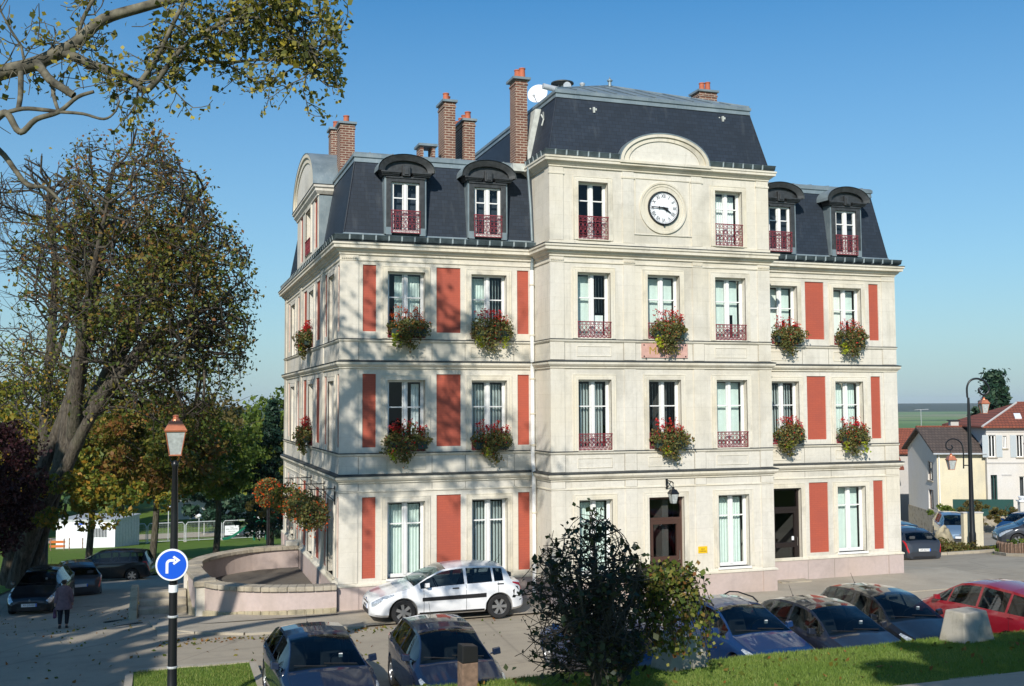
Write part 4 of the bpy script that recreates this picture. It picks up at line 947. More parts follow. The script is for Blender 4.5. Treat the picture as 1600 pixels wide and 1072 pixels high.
# ================================================================== THINGS ON THE TOWN HALL
CK = empty('wall_clock', (9.085, P0-0.03, 11.135), label='round white wall clock with roman numerals under the curved pediment', cat='clock')
v = MB().lathe([(0.0, -.01), (0.455, -.01), (0.455, .02), (0.0, .02)], n=48, axis='Y'); v.build('clock_face', MT['signwhite'], CK, smooth=30)
v = MB(); v.lathe([(0.455, -.045), (0.485, -.045), (0.485, .03), (0.455, .03)], n=48, axis='Y', close=True); v.lathe([(.0, -.05), (.03, -.05), (.02, .03), (0, .03)], (0, -.0, -.50), 10, 'Y'); v.build('clock_rim', MT['ink'], CK, smooth=30)
for i, rn in enumerate(['XII', 'I', 'II', 'III', 'IIII', 'V', 'VI', 'VII', 'VIII', 'IX', 'X', 'XI']):
    a = R(30*i); text_obj(rn, 0.15, MT['ink'], 'numeral', CK, (0.345*math.sin(a), -.014, 0.345*math.cos(a)), (R(90), a, 0), 0.003, 0.75)
tk = MB().box(-.005, .005, -.004, .004, -.012, .012).mesh('minute_mark'); tk.materials.append(MT['ink'])
for i in range(60):
    a = R(6*i); o = bpy.data.objects.new('minute_mark', tk); C.objects.link(o); o.parent = CK; o.location = (.425*math.sin(a), -.014, .425*math.cos(a)); o.rotation_euler = (0, a, 0)
def hand(L, wd, ang, y, tail):
    v = MB(); v.hexa([(-wd*.6, y, -tail), (wd*.6, y, -tail), (wd*.6, y+.008, -tail), (-wd*.6, y+.008, -tail), (-wd, y, 0), (wd, y, 0), (wd, y+.008, 0), (-wd, y+.008, 0)])
    v.hexa([(-wd, y, 0), (wd, y, 0), (wd, y+.008, 0), (-wd, y+.008, 0), (-wd*.35, y, L), (wd*.35, y, L), (wd*.35, y+.008, L), (-wd*.35, y+.008, L)])
    v.box(-wd*1.5, wd*1.5, y, y+.008, L*.35, L*.42)
    o = v.build('clock_hand', MT['ink'], CK); o.rotation_euler = (0, R(ang), 0)
hand(.40, .022, 273, -.062, .13); hand(.27, .03, 122, -.05, .04)

PQ = empty('town_hall_plaque', (9.07, P0, 7.01), label='pink marble plaque with gilded letters MAIRIE above the door', cat='sign')
MB().box(-.73, .73, -.035, -.001, -.205, .205).build('plaque', MT['pink'], PQ, bevel=.004)
text_obj('MAIRIE', 0.30, MT['gold'], 'lettering', PQ, (0, -.038, -.01), (R(90), 0, 0), .003, 1.12)
for x, z in ((-.66, .16), (.66, .16), (-.66, -.16), (.66, -.16), (-.6, -.215), (0, -.215), (.6, -.215)): MB().lathe([(0, -.012), (.02, -.012), (.02, .0)], (x, -.036, z), 8, 'Y').build('fixing_stud', MT['ink'], PQ)
YS_ = empty('yellow_sign', (10.19, P0-.03, 1.315), label='small yellow enamel sign beside the brown entrance door', cat='sign')
MB().box(-.145, .145, -.012, 0, -.095, .095).build('sign_plate', MT['yellow'], YS_)
text_obj('SALLE', .05, MT['ink'], 'lettering', YS_, (0, -.015, .02), (R(90), 0, 0), .001, .9); text_obj('COMMUNALE', .05, MT['ink'], 'lettering', YS_, (0, -.015, -.042), (R(90), 0, 0), .001, .72)
# wall lantern
def lantern(root, cx, cy, z0, s, matf, glass=MT['frost'], hang=False):   # z0 = bottom of the glass cage; s scales a 0.75 m lantern
    w0, w1, h = .105*s, .175*s, .42*s
    g = MB(); 
    for k in range(4):
        c = [(-1, -1), (1, -1), (1, 1), (-1, 1)]; a, b_ = c[k], c[(k+1) % 4]
        g.poly([(cx+a[0]*w0, cy+a[1]*w0, z0), (cx+b_[0]*w0, cy+b_[1]*w0, z0), (cx+b_[0]*w1, cy+b_[1]*w1, z0+h), (cx+a[0]*w1, cy+a[1]*w1, z0+h)])
    g.build('lantern_glass', glass, root)
    f = MB()
    for a in ((-1, -1), (1, -1), (1, 1), (-1, 1)): f.tube([(cx+a[0]*w0, cy+a[1]*w0, z0), (cx+a[0]*w1, cy+a[1]*w1, z0+h)], .011*s, 5)
    f.box(cx-w0-.01*s, cx+w0+.01*s, cy-w0-.01*s, cy+w0+.01*s, z0-.025*s, z0)
    f.hexa([(cx-w1*1.12, cy-w1*1.12, z0+h), (cx+w1*1.12, cy-w1*1.12, z0+h), (cx+w1*1.12, cy+w1*1.12, z0+h), (cx-w1*1.12, cy-w1*1.12+2*w1*1.12, z0+h), (cx-w1*1.18, cy-w1*1.18, z0+h+.03*s), (cx+w1*1.18, cy-w1*1.18, z0+h+.03*s), (cx+w1*1.18, cy+w1*1.18, z0+h+.03*s), (cx-w1*1.18, cy+w1*1.18, z0+h+.03*s)])
    f.build('lantern_frame', matf, root)
    c = MB(); z = z0+h+.03*s
    c.hexa([(cx-w1*1.14, cy-w1*1.14, z), (cx+w1*1.14, cy-w1*1.14, z), (cx+w1*1.14, cy+w1*1.14, z), (cx-w1*1.14, cy+w1*1.14, z), (cx-w1*.62, cy-w1*.62, z+.17*s), (cx+w1*.62, cy-w1*.62, z+.17*s), (cx+w1*.62, cy+w1*.62, z+.17*s), (cx-w1*.62, cy+w1*.62, z+.17*s)])
    c.lathe([(w1*.45, z+.165*s), (w1*.40, z+.20*s), (w1*.28, z+.215*s), (w1*.28, z+.25*s), (w1*.36, z+.262*s), (w1*.2, z+.285*s), (0, z+.29*s)], (cx, cy, 0), 12)
    c.build('lantern_cap', matf, root)
    MB().lathe([(.02*s, z0), (.035*s, z0+.1*s), (.035*s, z0+.28*s), (0, z0+.32*s)], (cx, cy, 0), 10).build('lamp_bulb', MT['signwhite'], root, smooth=50)
WL = empty('wall_lantern', (9.08, P0, 2.8), label='black iron wall lantern on a bracket above the brown entrance door', cat='lantern')
MB().box(-.03, .03, -.03, -.001, .28, .58).tube([(0, -.02, .52), (0, -.35, .50), (0, -.42, .47)], .018, 6).tube([(0, -.02, .32), (0, -.12, .36), (0, -.25, .48), (0, -.33, .50)], .014, 6).tube([(0, -.40, .48), (0, -.41, .36)], .012, 5).build('bracket', MT['iron'], WL)
lantern(WL, 0, -.41, -.09, .62, MT['iron'])

# roof gear
DI = empty('satellite_dish', (6.28, 1.45, 15.0), label='white satellite dish on the roof beside the tall brick chimney', cat='satellite dish')
Md = Vector((-.55, -.78, .28)).to_track_quat('Z', 'Y').to_matrix()
pr = [(0, 0), (.12, .008), (.22, .030), (.28, .052), (.315, .068), (.315, .083), (.28, .066), (.22, .045), (.12, .022), (0, .014)]
MB().lathe([(r_, h_-.06) for r_, h_ in pr], (0, 0, .05), 28, M=Md).build('dish', MT['signwhite'], DI, smooth=40)
q = Md @ Vector((0, -.32, .06)); q2 = Md @ Vector((0, -.30, .38))
MB().tube([(q.x, q.y, q.z+.05), (q2.x, q2.y, q2.z+.05)], .014, 6).tube([(q2.x*.95, q2.y*.95, q2.z*.95+.05), (q2.x*1.1, q2.y*1.1, q2.z*1.1+.05)], .04, 8).build('dish_arm', MT['galv'], DI)
MB().tube([(.05, .08, .05), (.12, .15, -.1), (.12, .15, -.5)], .02, 6).build('dish_mast', MT['galv'], DI)
SR = empty('warning_siren', (7.0, 1.2, 14.75), label='dark mushroom-shaped warning siren on the zinc roof of the tower', cat='siren')
MB().lathe([(0, .56), (.30, .565), (.355, .60), (.35, .63), (.2, .68), (0, .69)], n=24).build('siren_hood', MT['zinc_dark'], SR, smooth=50)
MB().lathe([(.09, .18), (.14, .2), (.14, .38), (.09, .42), (.05, .56)], n=16).lathe([(.05, -.1), (.05, .18)], n=8).build('siren_motor', MT['galv'], SR, smooth=50)
for x in (-.2, .2): MB().tube([(x*1.2, 0, -.2), (x*.6, .0, .57)], .016, 5).build('siren_leg', MT['galv'], SR)
VP = empty('vent_pipe', (7.5, .8, 14.8), label='thin metal vent pipe with a flared top beside the siren', cat='vent pipe')
MB().lathe([(.05, -.2), (.05, .42), (.085, .45), (.085, .5), (0, .51)], n=12).build('pipe', MT['galv'], VP, smooth=50)
TB = empty('roof_duct', (6.35, .15, 14.78), label='pale horizontal duct lying on the tower roof behind the dish', cat='duct')
MB().tube([(-.38, 0, .1), (.32, .05, .02)], .085, 14).build('duct', MT['galv'], TB, smooth=50)
for x, y, z, r_ in ((7.85, 1.0, 15.2, .11), (6.85, .4, 15.05, .12)):
    DK = empty('round_aerial', (x, y, z), label='small round grey aerial %s the vent pipe on the tower roof' % ('right of' if x > 7.5 else 'left of'), cat='aerial')
    MB().lathe([(0, 0), (r_, 0), (r_, .06), (0, .08)], n=18, axis='Y').build('aerial_disc', MT['galv'], DK, smooth=40); MB().tube([(0, .05, 0), (0, .05, -.5)], .015, 5).build('aerial_mast', MT['galv'], DK)

# flower boxes
GB = 'flower boxes hanging at the windows'
def flowers(root, cx, z, nrm_y=True, s=1.0, seed=0, lime=1, redh=1.0, w=.56):
    r_ = np.random.default_rng(seed)
    def cloud(n, c, rad, shell=.55):
        d = r_.normal(size=(n, 3)); d /= np.linalg.norm(d, axis=1)[:, None]; rr = shell+(1-shell)*r_.random(n)**.6
        lump = 1+.16*np.sin(d[:, 0]*5+seed)+.14*np.sin(d[:, 2]*6+seed*2)
        return np.array(c)+d*np.array(rad)*(rr*lump)[:, None]
    a1, a2, a3 = r_.uniform(.85, 1.15), r_.uniform(.8, 1.2), r_.uniform(-.25, .25)
    G = np.concatenate([cloud(1150, (a3*w*.5, -.20, .10), (w*1.0*a1, .32, .34*a2), .25), cloud(420, (-w*.45+a3*w, -.24, -.14*a2), (w*.5*a2, .2, .30), .2), cloud(300, (w*.75, -.08, .10*a1), (w*.42, .2, .28), .2), cloud(220, (-w*.8, -.08, .12), (w*.35, .2, .24*a1), .2), cloud(160, (a3*w, -.2, -.38), (w*.4, .1, .22*a2), .1)])
    leaf_mesh('foliage', G*s, .062, LF['box'], root, .7)['kind'] = 'stuff'
    # upright flower stems
    segs = []; tips = []
    for i in range(46):
        x = r_.uniform(-w*.85, w*.85); h = r_.uniform(.34, .68)*(1 if x < w*.5 else .75); p0 = (x*.7, -.12, .15); p1 = (x, -.14+r_.uniform(-.1, .12), h); segs.append((p0, p1, .006, .004)); tips.append(p1)
    seg_mesh('flower_stems', segs, LF['dry'] if seed % 2 else LF['box'], root, 3)['kind'] = 'stuff'
    T = np.concatenate([np.array(t)+r_.normal(size=(10, 3))*.030 for t in tips] + [cloud(70, (0, -.2, .2), (w*.9, .26, .26), .9), np.array([[-.12, -.36, -.02]])+r_.normal(size=(26, 3))*[.22, .05, .16]])
    leaf_mesh('flowers', T*s, .038*redh, LF['red'] if seed % 3 else LF['orange'], root, .9)['kind'] = 'stuff'
    if lime:
        for q in range(lime):
            x = (-w*.75, w*.62)[q % 2] if seed % 2 else (-w*.3, w*.7)[q % 2]
            Lm = np.stack([x+r_.normal(size=60)*.06, -.3+r_.normal(size=60)*.03, -.08-r_.random(60)*(.34 if seed % 2 else .2)], 1)
            leaf_mesh('trailing_leaves', Lm*s, .07, LF['lime'], root, .8)['kind'] = 'stuff'
    MB().box(-w*.85, w*.85, -.24, -.06, -.13, .07).build('planter', MT['boxgreen'], root, bevel=.01)
MT['boxgreen'] = plain('dark_green_planter', (0.015, 0.035, 0.03), 0.5)
FBX = []
def addbox(cx, cy, z, rz, lbl, seed, **k):
    e_ = empty('flower_box', (cx, cy, z), rz, lbl, 'flower box', GB); flowers(e_, 0, 0, seed=seed, **k); return e_
mid = lambda p: (p[0]+p[1])/2
addbox(mid(Wx[0])+.02, -.04, 4.42, 0, 'flower box with red blooms and lime trails at the first-floor window nearest the left corner', 1, lime=1, w=.6)
addbox(mid(Wx[1])+.02, -.04, 4.38, 0, 'flower box with pink upright blooms at the first-floor window beside the white downpipe', 2, lime=1)
addbox(mid(Wx[0])+.02, -.04, 7.52, 0, 'flower box with scattered red blooms at the second-floor window nearest the left corner', 3, lime=1)
addbox(mid(Wx[1])+.05, -.04, 7.50, 0, 'flower box with tall red stems at the second-floor window beside the white downpipe', 5, lime=2)
addbox(mid(Tx[1])+.05, P0-.04, 4.38, 0, 'flower box with orange and pink blooms at the first-floor window over the wall lantern', 4, lime=1, w=.52)
addbox(mid(Tx[1])+.08, P0-.04, 7.50, 0, 'flower box hanging over the pink MAIRIE plaque', 7, lime=1, w=.50)
addbox(mid(Wr[0])+.08, -.04, 4.40, 0, 'brownish flower box at the first-floor window just right of the tower', 8, lime=1, w=.5)
addbox(mid(Wr[1])+.03, -.04, 4.36, 0, 'flower box with lime trails at the rightmost first-floor window', 11, lime=2, w=.52)
addbox(mid(Wr[0])+.06, -.04, 7.52, 0, 'round flower box at the second-floor window just right of the tower', 10, lime=0, w=.5)
addbox(mid(Wr[1])+.03, -.04, 7.48, 0, 'flower box with bright red crest at the rightmost second-floor window', 13, lime=1, w=.52)
addbox(-.04, 5.65, 7.55, -math.pi/2, 'flower box at the second-floor window of the shaded left side', 16, lime=1, w=.5)
addbox(-.04, 5.65, 4.45, -math.pi/2, 'flower box at the first-floor window of the shaded left side', 17, lime=1, w=.5)
# hanging baskets on iron brackets, left side
for i, (yy, ro, lb) in enumerate(((.72, .55, 'hanging flower basket on the iron bracket nearest the building corner'), (2.7, .62, 'hanging flower basket on the middle iron bracket of the left side'), (5.5, .66, 'hanging flower basket on the furthest iron bracket over the terrace'))):
    e_ = empty('hanging_basket', (-.62-.06*i, yy, 2.62), 0, lb, 'hanging basket', 'flower baskets on the left side wall')
    r_ = np.random.default_rng(50+i); d = r_.normal(size=(1900, 3)); d /= np.linalg.norm(d, axis=1)[:, None]
    P_ = d*np.array([ro*.85, ro*.85, .52])*(.5+.5*r_.random((1900, 1))); P_[:, 2] -= .05; P_[:, 2] -= (P_[:, 0]**2+P_[:, 1]**2)*.25
    leaf_mesh('foliage', P_, .07, LF['box'] if i != 2 else LF['vine'], e_, .7)['kind'] = 'stuff'
    Q_ = d[:90]*np.array([ro*.9, ro*.9, .58]); Q_[:, 2] -= .15; leaf_mesh('flowers', Q_, .055, LF['orange'], e_, .9)['kind'] = 'stuff'
    MB().lathe([(0, -.25), (.15, -.22), (.22, -.05), (.22, 0), (.0, 0)], n=14).build('basket', MT['black'], e_, smooth=50)
    k_ = -e_.location.x
    MB().tube([(0, 0, .0), (0, 0, .55)], .008, 4).tube([(k_-.02, 0, .58), (-.1, 0, .58)], .016, 5).tube([(k_-.02, 0, .25), (k_-.15, 0, .35), (k_-.35, 0, .56)], .012, 5).box(k_-.03, k_-.001, -.03, .03, .15, .65).build('bracket', MT['iron'], e_)

# ================================================================== TERRACE
TW = empty('terrace_wall', (0, 0, 0), label='curved pink-rendered terrace wall with stone coping at the left of the town hall', cat='wall')
tp = []
ctrl = [(-0.10, -.12), (-0.9, -.05), (-1.75, .18), (-2.5, .60), (-3.05, 1.15), (-3.35, 1.9), (-3.5, 3.0), (-3.6, 4.4), (-3.5, 5.6), (-3.15, 6.5), (-2.5, 7.3), (-1.7, 7.85), (-.85, 8.1), (-.09, 8.15)]
def crv(c, n=4):
    o_ = []
    for i in range(len(c)-1):
        p0, p1, p2, p3 = c[max(0, i-1)], c[i], c[i+1], c[min(len(c)-1, i+2)]
        for k in range(n):
            t = k/n; o_.append(tuple(.5*((2*p1[j])+(-p0[j]+p2[j])*t+(2*p0[j]-5*p1[j]+4*p2[j]-p3[j])*t*t+(-p0[j]+3*p1[j]-3*p2[j]+p3[j])*t**3) for j in range(len(c[0]))))
    return o_+[c[-1]]
tp = crv(ctrl, 4)
def strip(pts, wd, z0, z1, mb, close=True):
    n = len(pts); L_ = []; R_ = []
    for i in range(n):
        a = Vector(pts[max(0, i-1)][:2]); b_ = Vector(pts[min(n-1, i+1)][:2]); d = (b_-a).normalized(); nn = Vector((-d.y, d.x)); p = Vector(pts[i][:2])
        L_.append(p+nn*wd/2); R_.append(p-nn*wd/2)
    for i in range(n-1):
        g0 = z0(pts[i]) if callable(z0) else z0; g1 = z0(pts[i+1]) if callable(z0) else z0
        t0 = z1(pts[i]) if callable(z1) else z1; t1 = z1(pts[i+1]) if callable(z1) else z1
        mb.hexa([(*L_[i], g0), (*R_[i], g0), (*R_[i+1], g1), (*L_[i+1], g1), (*L_[i], t0), (*R_[i], t0), (*R_[i+1], t1), (*L_[i+1], t1)])
b = MB(); strip(tp, .30, lambda p: gz(p[0], p[1])-.3, .615, b); b.build('wall_body', MT['plinth'], TW, smooth=30)
k = 0
while k < len(tp)-1:
    j = min(len(tp)-1, k+3); seg = tp[k:j+1]
    a, c = Vector(seg[0]), Vector(seg[-1]); seg = [tuple(a.lerp(c, .012)) if False else seg[0]]+seg[1:]
    b = MB(); strip(seg, .46, .617, .745+random.uniform(-.006, .006), b); b.build('coping_stone', MT['cap'], TW, bevel=.02)
    if k < 24:
        b = MB(); strip(seg, .40, lambda p: gz(p[0], p[1])-.3, lambda p: gz(p[0], p[1])+.20+.015*math.sin(k), b); b.build('footing_stone', MT['rubble'], TW, bevel=.02)
    k = j
for cx_, cy_ in ((-3.38, 1.75), (-3.62, 4.9)):
    MB().box(cx_-.24, cx_+.24, cy_-.24, cy_+.24, gz(0, cy_)-.3, .60).build('pier', MT['stone_side'], TW, bevel=.02); MB().box(cx_-.30, cx_+.30, cy_-.30, cy_+.30, .60, .765).build('pier_cap', MT['cap'], TW, bevel=.03)
b = MB(); inner = [p for p in tp]; b.v = [(*p, 0.02) for p in inner]; b.f = [tuple(range(len(inner)))]; o = b.build('terrace_floor', MT['terrace']); tag(o, kind='structure')
MB().box(-.5, -.12, 8.0, 8.35, .0, .9).build('pier', MT['stone_side'], TW, bevel=.02)
ST = empty('stone_steps', (-4.35, 4.0, gz(0, 4.0)), 0, 'worn stone steps with a sloping flank against the terrace wall', 'steps')
for i in range(4): MB().box(-.75+.0, .55, -1.0+.42*i, -.57+.42*i, -.4, .10+.16*i).build('step', MT['cap'], ST, bevel=.02)
b = MB(); b.prism([(-1.35, -.4), (.9, -.4), (.9, .72), (.5, .72), (-1.2, .16), (-1.35, .1)], F((-.78, 0, 0), (0, 1, 0), (-1, 0, 0)), 0, .22); b.build('step_flank', MT['rubble'], ST, bevel=.03)
b = MB(); b.prism([(-1.35, -.4), (.9, -.4), (.9, .80), (.5, .80), (-1.2, .2), (-1.35, .12)], F((.78, 0, 0), (0, 1, 0), (-1, 0, 0)), 0, .2); b.build('step_flank', MT['rubble'], ST, bevel=.03)

# ================================================================== CARS
WHEEL = {}
def wheel_meshes(r):
    if r in WHEEL: return WHEEL[r]
    t = MB().lathe([(r*.66, -.09), (r*.93, -.095), (r, -.075), (r, .075), (r*.93, .095), (r*.66, .09)], n=26, axis='Y', close=True).mesh('tyre', 40); t.materials.append(MT['rubber'])
    v = MB(); v.lathe([(r*.66, -.075), (r*.62, -.05), (r*.60, .05), (r*.66, .07)], n=26, axis='Y')
    v.v = [q for q in v.v]
    v.f = [f for f in v.f if len(f) == 4]
    for k in range(6):
        a = 2*math.pi*k/6; ca, sa = math.cos(a), math.sin(a); u = Vector((ca, 0, sa)); w_ = Vector((-sa, 0, ca))
        P = []
        for y in (-.066, -.04):
            for rr, hw in ((.03, .030), (r*.64, .045)): P += [tuple(u*rr-w_*hw+Vector((0, y, 0))), tuple(u*rr+w_*hw+Vector((0, y, 0)))]
        v.hexa([P[0], P[1], P[3], P[2], P[4], P[5], P[7], P[6]])
    v.lathe([(0, -.075), (.05, -.075), (.06, -.05), (.06, -.03)], n=14, axis='Y')
    rm = v.mesh('rim', 35); rm.materials.append(MT['alloy'])
    dk = MB().lathe([(0, 0), (r*.64, 0), (r*.64, .01), (0, .01)], n=20, axis='Y').mesh('brake_disc', 40); dk.materials.append(MT['ink'])
    WHEEL[r] = (t, rm, dk); return WHEEL[r]
def itp(tab, x):
    if x <= tab[0][0]: return tab[0][1]
    for (a, p), (c, q) in zip(tab, tab[1:]):
        if x <= c: return p+(q-p)*(x-a)/(c-a)
    return tab[-1][1]
TYPES = {
 'hatch': dict(L=4.03, W=1.72, wb=2.54, fo=.80, r=.31, top=[(0, .50), (.03, .60), (.12, .70), (.30, .78), (.95, .965), (1.04, .985), (1.40, 1.22), (1.75, 1.385), (1.95, 1.43), (2.3, 1.462), (2.7, 1.465), (3.2, 1.43), (3.50, 1.38), (3.62, 1.33), (3.86, 1.02), (3.97, .93), (4.01, .80), (4.03, .55)],
   belt=[(0, .48), (.3, .70), (1.0, .885), (3.0, .95), (3.86, 1.0), (3.97, .88), (4.03, .5)], cowl=1.04, wst=1.85, sg=(1.22, 3.50), pil=[(2.38, 2.46), (3.12, 3.19)], rw=(3.58, 3.86)),
 'megane': dict(L=4.21, W=1.78, wb=2.625, fo=.86, r=.32, top=[(0, .50), (.03, .60), (.15, .70), (.35, .78), (1.0, .95), (1.12, .97), (1.5, 1.19), (1.95, 1.385), (2.2, 1.43), (2.6, 1.457), (3.1, 1.44), (3.5, 1.40), (3.66, 1.37), (3.74, 1.30), (3.86, 1.03), (3.92, 1.0), (4.08, .985), (4.16, .92), (4.21, .55)],
   belt=[(0, .48), (.35, .70), (1.1, .88), (3.0, .93), (3.80, .97), (4.08, .92), (4.21, .5)], cowl=1.12, wst=2.05, sg=(1.32, 3.62), pil=[(2.52, 2.60), (3.3, 3.36)], rw=(3.72, 3.86)),
 'mpv': dict(L=4.45, W=1.81, wb=2.74, fo=.85, r=.33, top=[(0, .52), (.03, .64), (.15, .76), (.35, .86), (.85, 1.02), (.92, 1.04), (1.4, 1.33), (1.8, 1.52), (2.1, 1.58), (2.6, 1.62), (3.4, 1.60), (4.0, 1.55), (4.15, 1.50), (4.34, 1.06), (4.41, .95), (4.45, .6)],
   belt=[(0, .5), (.35, .74), (.9, .95), (3.4, 1.03), (4.30, 1.06), (4.45, .55)], cowl=.92, wst=1.88, sg=(1.12, 4.08), pil=[(1.52, 1.58), (2.50, 2.58), (3.42, 3.49)], rw=(4.15, 4.36)),
 'compact': dict(L=4.2, W=1.76, wb=2.61, fo=.84, r=.315, top=[(0, .50), (.03, .60), (.14, .70), (.35, .79), (1.0, .955), (1.10, .975), (1.5, 1.20), (1.95, 1.385), (2.2, 1.425), (2.6, 1.445), (3.1, 1.42), (3.5, 1.34), (3.7, 1.27), (3.98, 1.0), (4.10, .93), (4.17, .82), (4.2, .55)],
   belt=[(0, .48), (.35, .71), (1.1, .885), (3.0, .94), (3.95, .99), (4.1, .88), (4.2, .5)], cowl=1.10, wst=2.02, sg=(1.30, 3.60), pil=[(2.48, 2.56), (3.22, 3.29)], rw=(3.64, 3.98)),
}
def paint(name, c, metal=0.35):
    m_ = NT(name); m_.col(c); m_.set(0.5, metal*.35, 1.0, .3); m_.b.inputs['Coat Roughness'].default_value = 0.04
    n_ = m_.noise(m_.coord(), 3.0, 4); m_.link(m_.ramp(n_, [(0.3, .45), (.75, .6)]), m_.b.inputs['Roughness']); return m_.m
PA = {'blue': paint('dark_blue_metallic_paint', (.003, .012, .040)), 'black': paint('blue_black_paint', (.004, .006, .011), .2), 'white': paint('white_car_paint', (.78, .79, .80), 0), 'brightblue': paint('mid_blue_metallic_paint', (.004, .030, .11)),
      'grey': paint('dark_grey_blue_paint', (.010, .014, .026)), 'red': paint('dark_red_metallic_paint', (.26, .006, .018)), 'silverblue': paint('steel_blue_paint', (.12, .19, .28)), 'jet': paint('black_paint', (.004, .004, .005), .1), 'anthra': paint('anthracite_paint', (.03, .035, .045))}
def car(kind, col, loc, rz, label, z=0.0, pitch=0.0, detail=True, plate=None, rails=False, group='cars parked round the town hall', stripes=False, roll=0.0, name='parked_car'):
    T = TYPES[kind]; L, W = T['L'], T['W']; hwm = W/2; r = T['r']; fx, rx = T['fo'], T['fo']+T['wb']
    root = empty(name, loc, 0, label, 'car', group); root.rotation_euler = (roll, pitch, rz); root.scale = (CS, CS, CS)
    plan = [(0, .66), (.04, .76), (.12, .86), (.30, .94), (.65, .985), (1.2, 1.0), (L-1.2, 1.0), (L-.55, .975), (L-.22, .93), (L-.07, .87), (L, .76)]
    xs = set([x for x, _ in T['top']]+[x for x, _ in plan]+[T['cowl'], T['cowl']+.05, T['wst'], T['sg'][0], T['sg'][1], T['rw'][0], T['rw'][1]]+[q for p in T['pil'] for q in p])
    for c_ in (fx, rx):
        for k_ in range(-9, 10): xs.add(c_+(r+.07)*math.sin(k_/9*math.pi/2))
    for k_ in range(1, int(L/.14)): xs.add(k_*.14)
    xs = sorted(x for x in xs if 0 <= x <= L); xs = [x for i, x in enumerate(xs) if i == 0 or x-xs[i-1] > .004 or x in (T['sg'][0], T['sg'][1])]
    def arch_z(x):
        z_ = 0
        for c_ in (fx, rx):
            d = abs(x-c_); R_ = r+.065
            if d < R_: z_ = max(z_, r*.95+math.sqrt(R_*R_-d*d))
        return z_
    def ring(x):
        zt = itp(T['top'], x); zb_ = min(itp(T['belt'], x), zt-.03); w_ = hwm*itp(plan, x); th = zt-zb_; k_ = min(1, th/.42)
        e_ = min(x/.25, (L-x)/.25, 1); flo = .20+.05*(1-e_); az = arch_z(x)
        yt = w_*.955-.06-.20*k_; z6 = zb_+th*(.70+.20*k_)
        z1 = max(flo, az-.03 if az > flo else 0); z2 = max(flo+.07, az); z3 = max(.46, az+.015); z4 = max(zb_-.07, z3+.01)
        return [(0, flo), (w_*.86, flo if az == 0 else min(z1, zb_-.12)), (w_*.975, min(z2, zb_-.1)), (w_*1.0, min(z3, zb_-.08)), (w_*.992, min(z4, zb_-.01)), (w_*.955, zb_), (yt, z6), (yt*.80, zt-.022-.012*k_), (yt*.4, zt-.004), (0, zt)]
    TS = [0, 1, 1.5, 2, 2.5, 3, 3.5, 4, 4.5, 5, 5.10, 5.5, 5.9, 6, 6.15, 6.6, 7, 7.5, 8, 9]
    def ev(x, t):
        P = ring(x); i = min(int(t), 8); f_ = t-i; a, c = P[i], P[i+1]
        return (a[0]+(c[0]-a[0])*f_, a[1]+(c[1]-a[1])*f_)
    X = lambda x: L/2-x
    body = MB(); gl = {'side_window': MB(), 'side_window_': MB(), 'windscreen': MB(), 'rear_window': MB()}
    grid = {}
    for sgn in (1, -1):
        for i, x in enumerate(xs):
            for j, t in enumerate(TS):
                y_, z_ = ev(x, t); grid[(sgn, i, j)] = (X(x), sgn*y_, z_)
    vid = {}
    def addq(mb, key, ids):
        d_ = vid.setdefault(key, {})
        out = []
        for q in ids:
            co = grid[q]; kk = tuple(round(c_, 5) for c_ in co)
            if kk not in d_: d_[kk] = len(mb.v); mb.v.append(co)
            out.append(d_[kk])
        if len(set(out)) >= 3:
            u_ = []
            for q in out:
                if q not in u_: u_.append(q)
            mb.f.append(tuple(u_))
    for sgn in (1, -1):
        for i in range(len(xs)-1):
            xm = (xs[i]+xs[i+1])/2; th = itp(T['top'], xm)-itp(T['belt'], xm)
            for j in range(len(TS)-1):
                tm = (TS[j]+TS[j+1])/2; ids = [(sgn, i, j), (sgn, i+1, j), (sgn, i+1, j+1), (sgn, i, j+1)]
                if sgn > 0: ids = ids[::-1]
                if 5.1 < tm < 5.9 and T['sg'][0] < xm < T['sg'][1] and not any(a < xm < c for a, c in T['pil']) and th > .1: addq(gl['side_window' if sgn > 0 else 'side_window_'], 's%d' % sgn, ids)
                elif tm > 6.15 and T['cowl']+.02 < xm < T['wst']: addq(gl['windscreen'], 'w', ids)
                elif tm > 6.15 and T['rw'][0] < xm < T['rw'][1]: addq(gl['rear_window'], 'r', ids)
                else: addq(body, 'b', ids)
    for i_ in (0, len(xs)-1):
        loop = [grid[(1, i_, j)] for j in range(len(TS))]+[grid[(-1, i_, j)] for j in range(len(TS)-2, 0, -1)]
        body.poly(loop if i_ == 0 else loop[::-1])
    body.build('body', PA[col], root, smooth=32)
    for nm, g in gl.items(): g.build(nm.rstrip('_'), MT['carglass'], root, smooth=32)
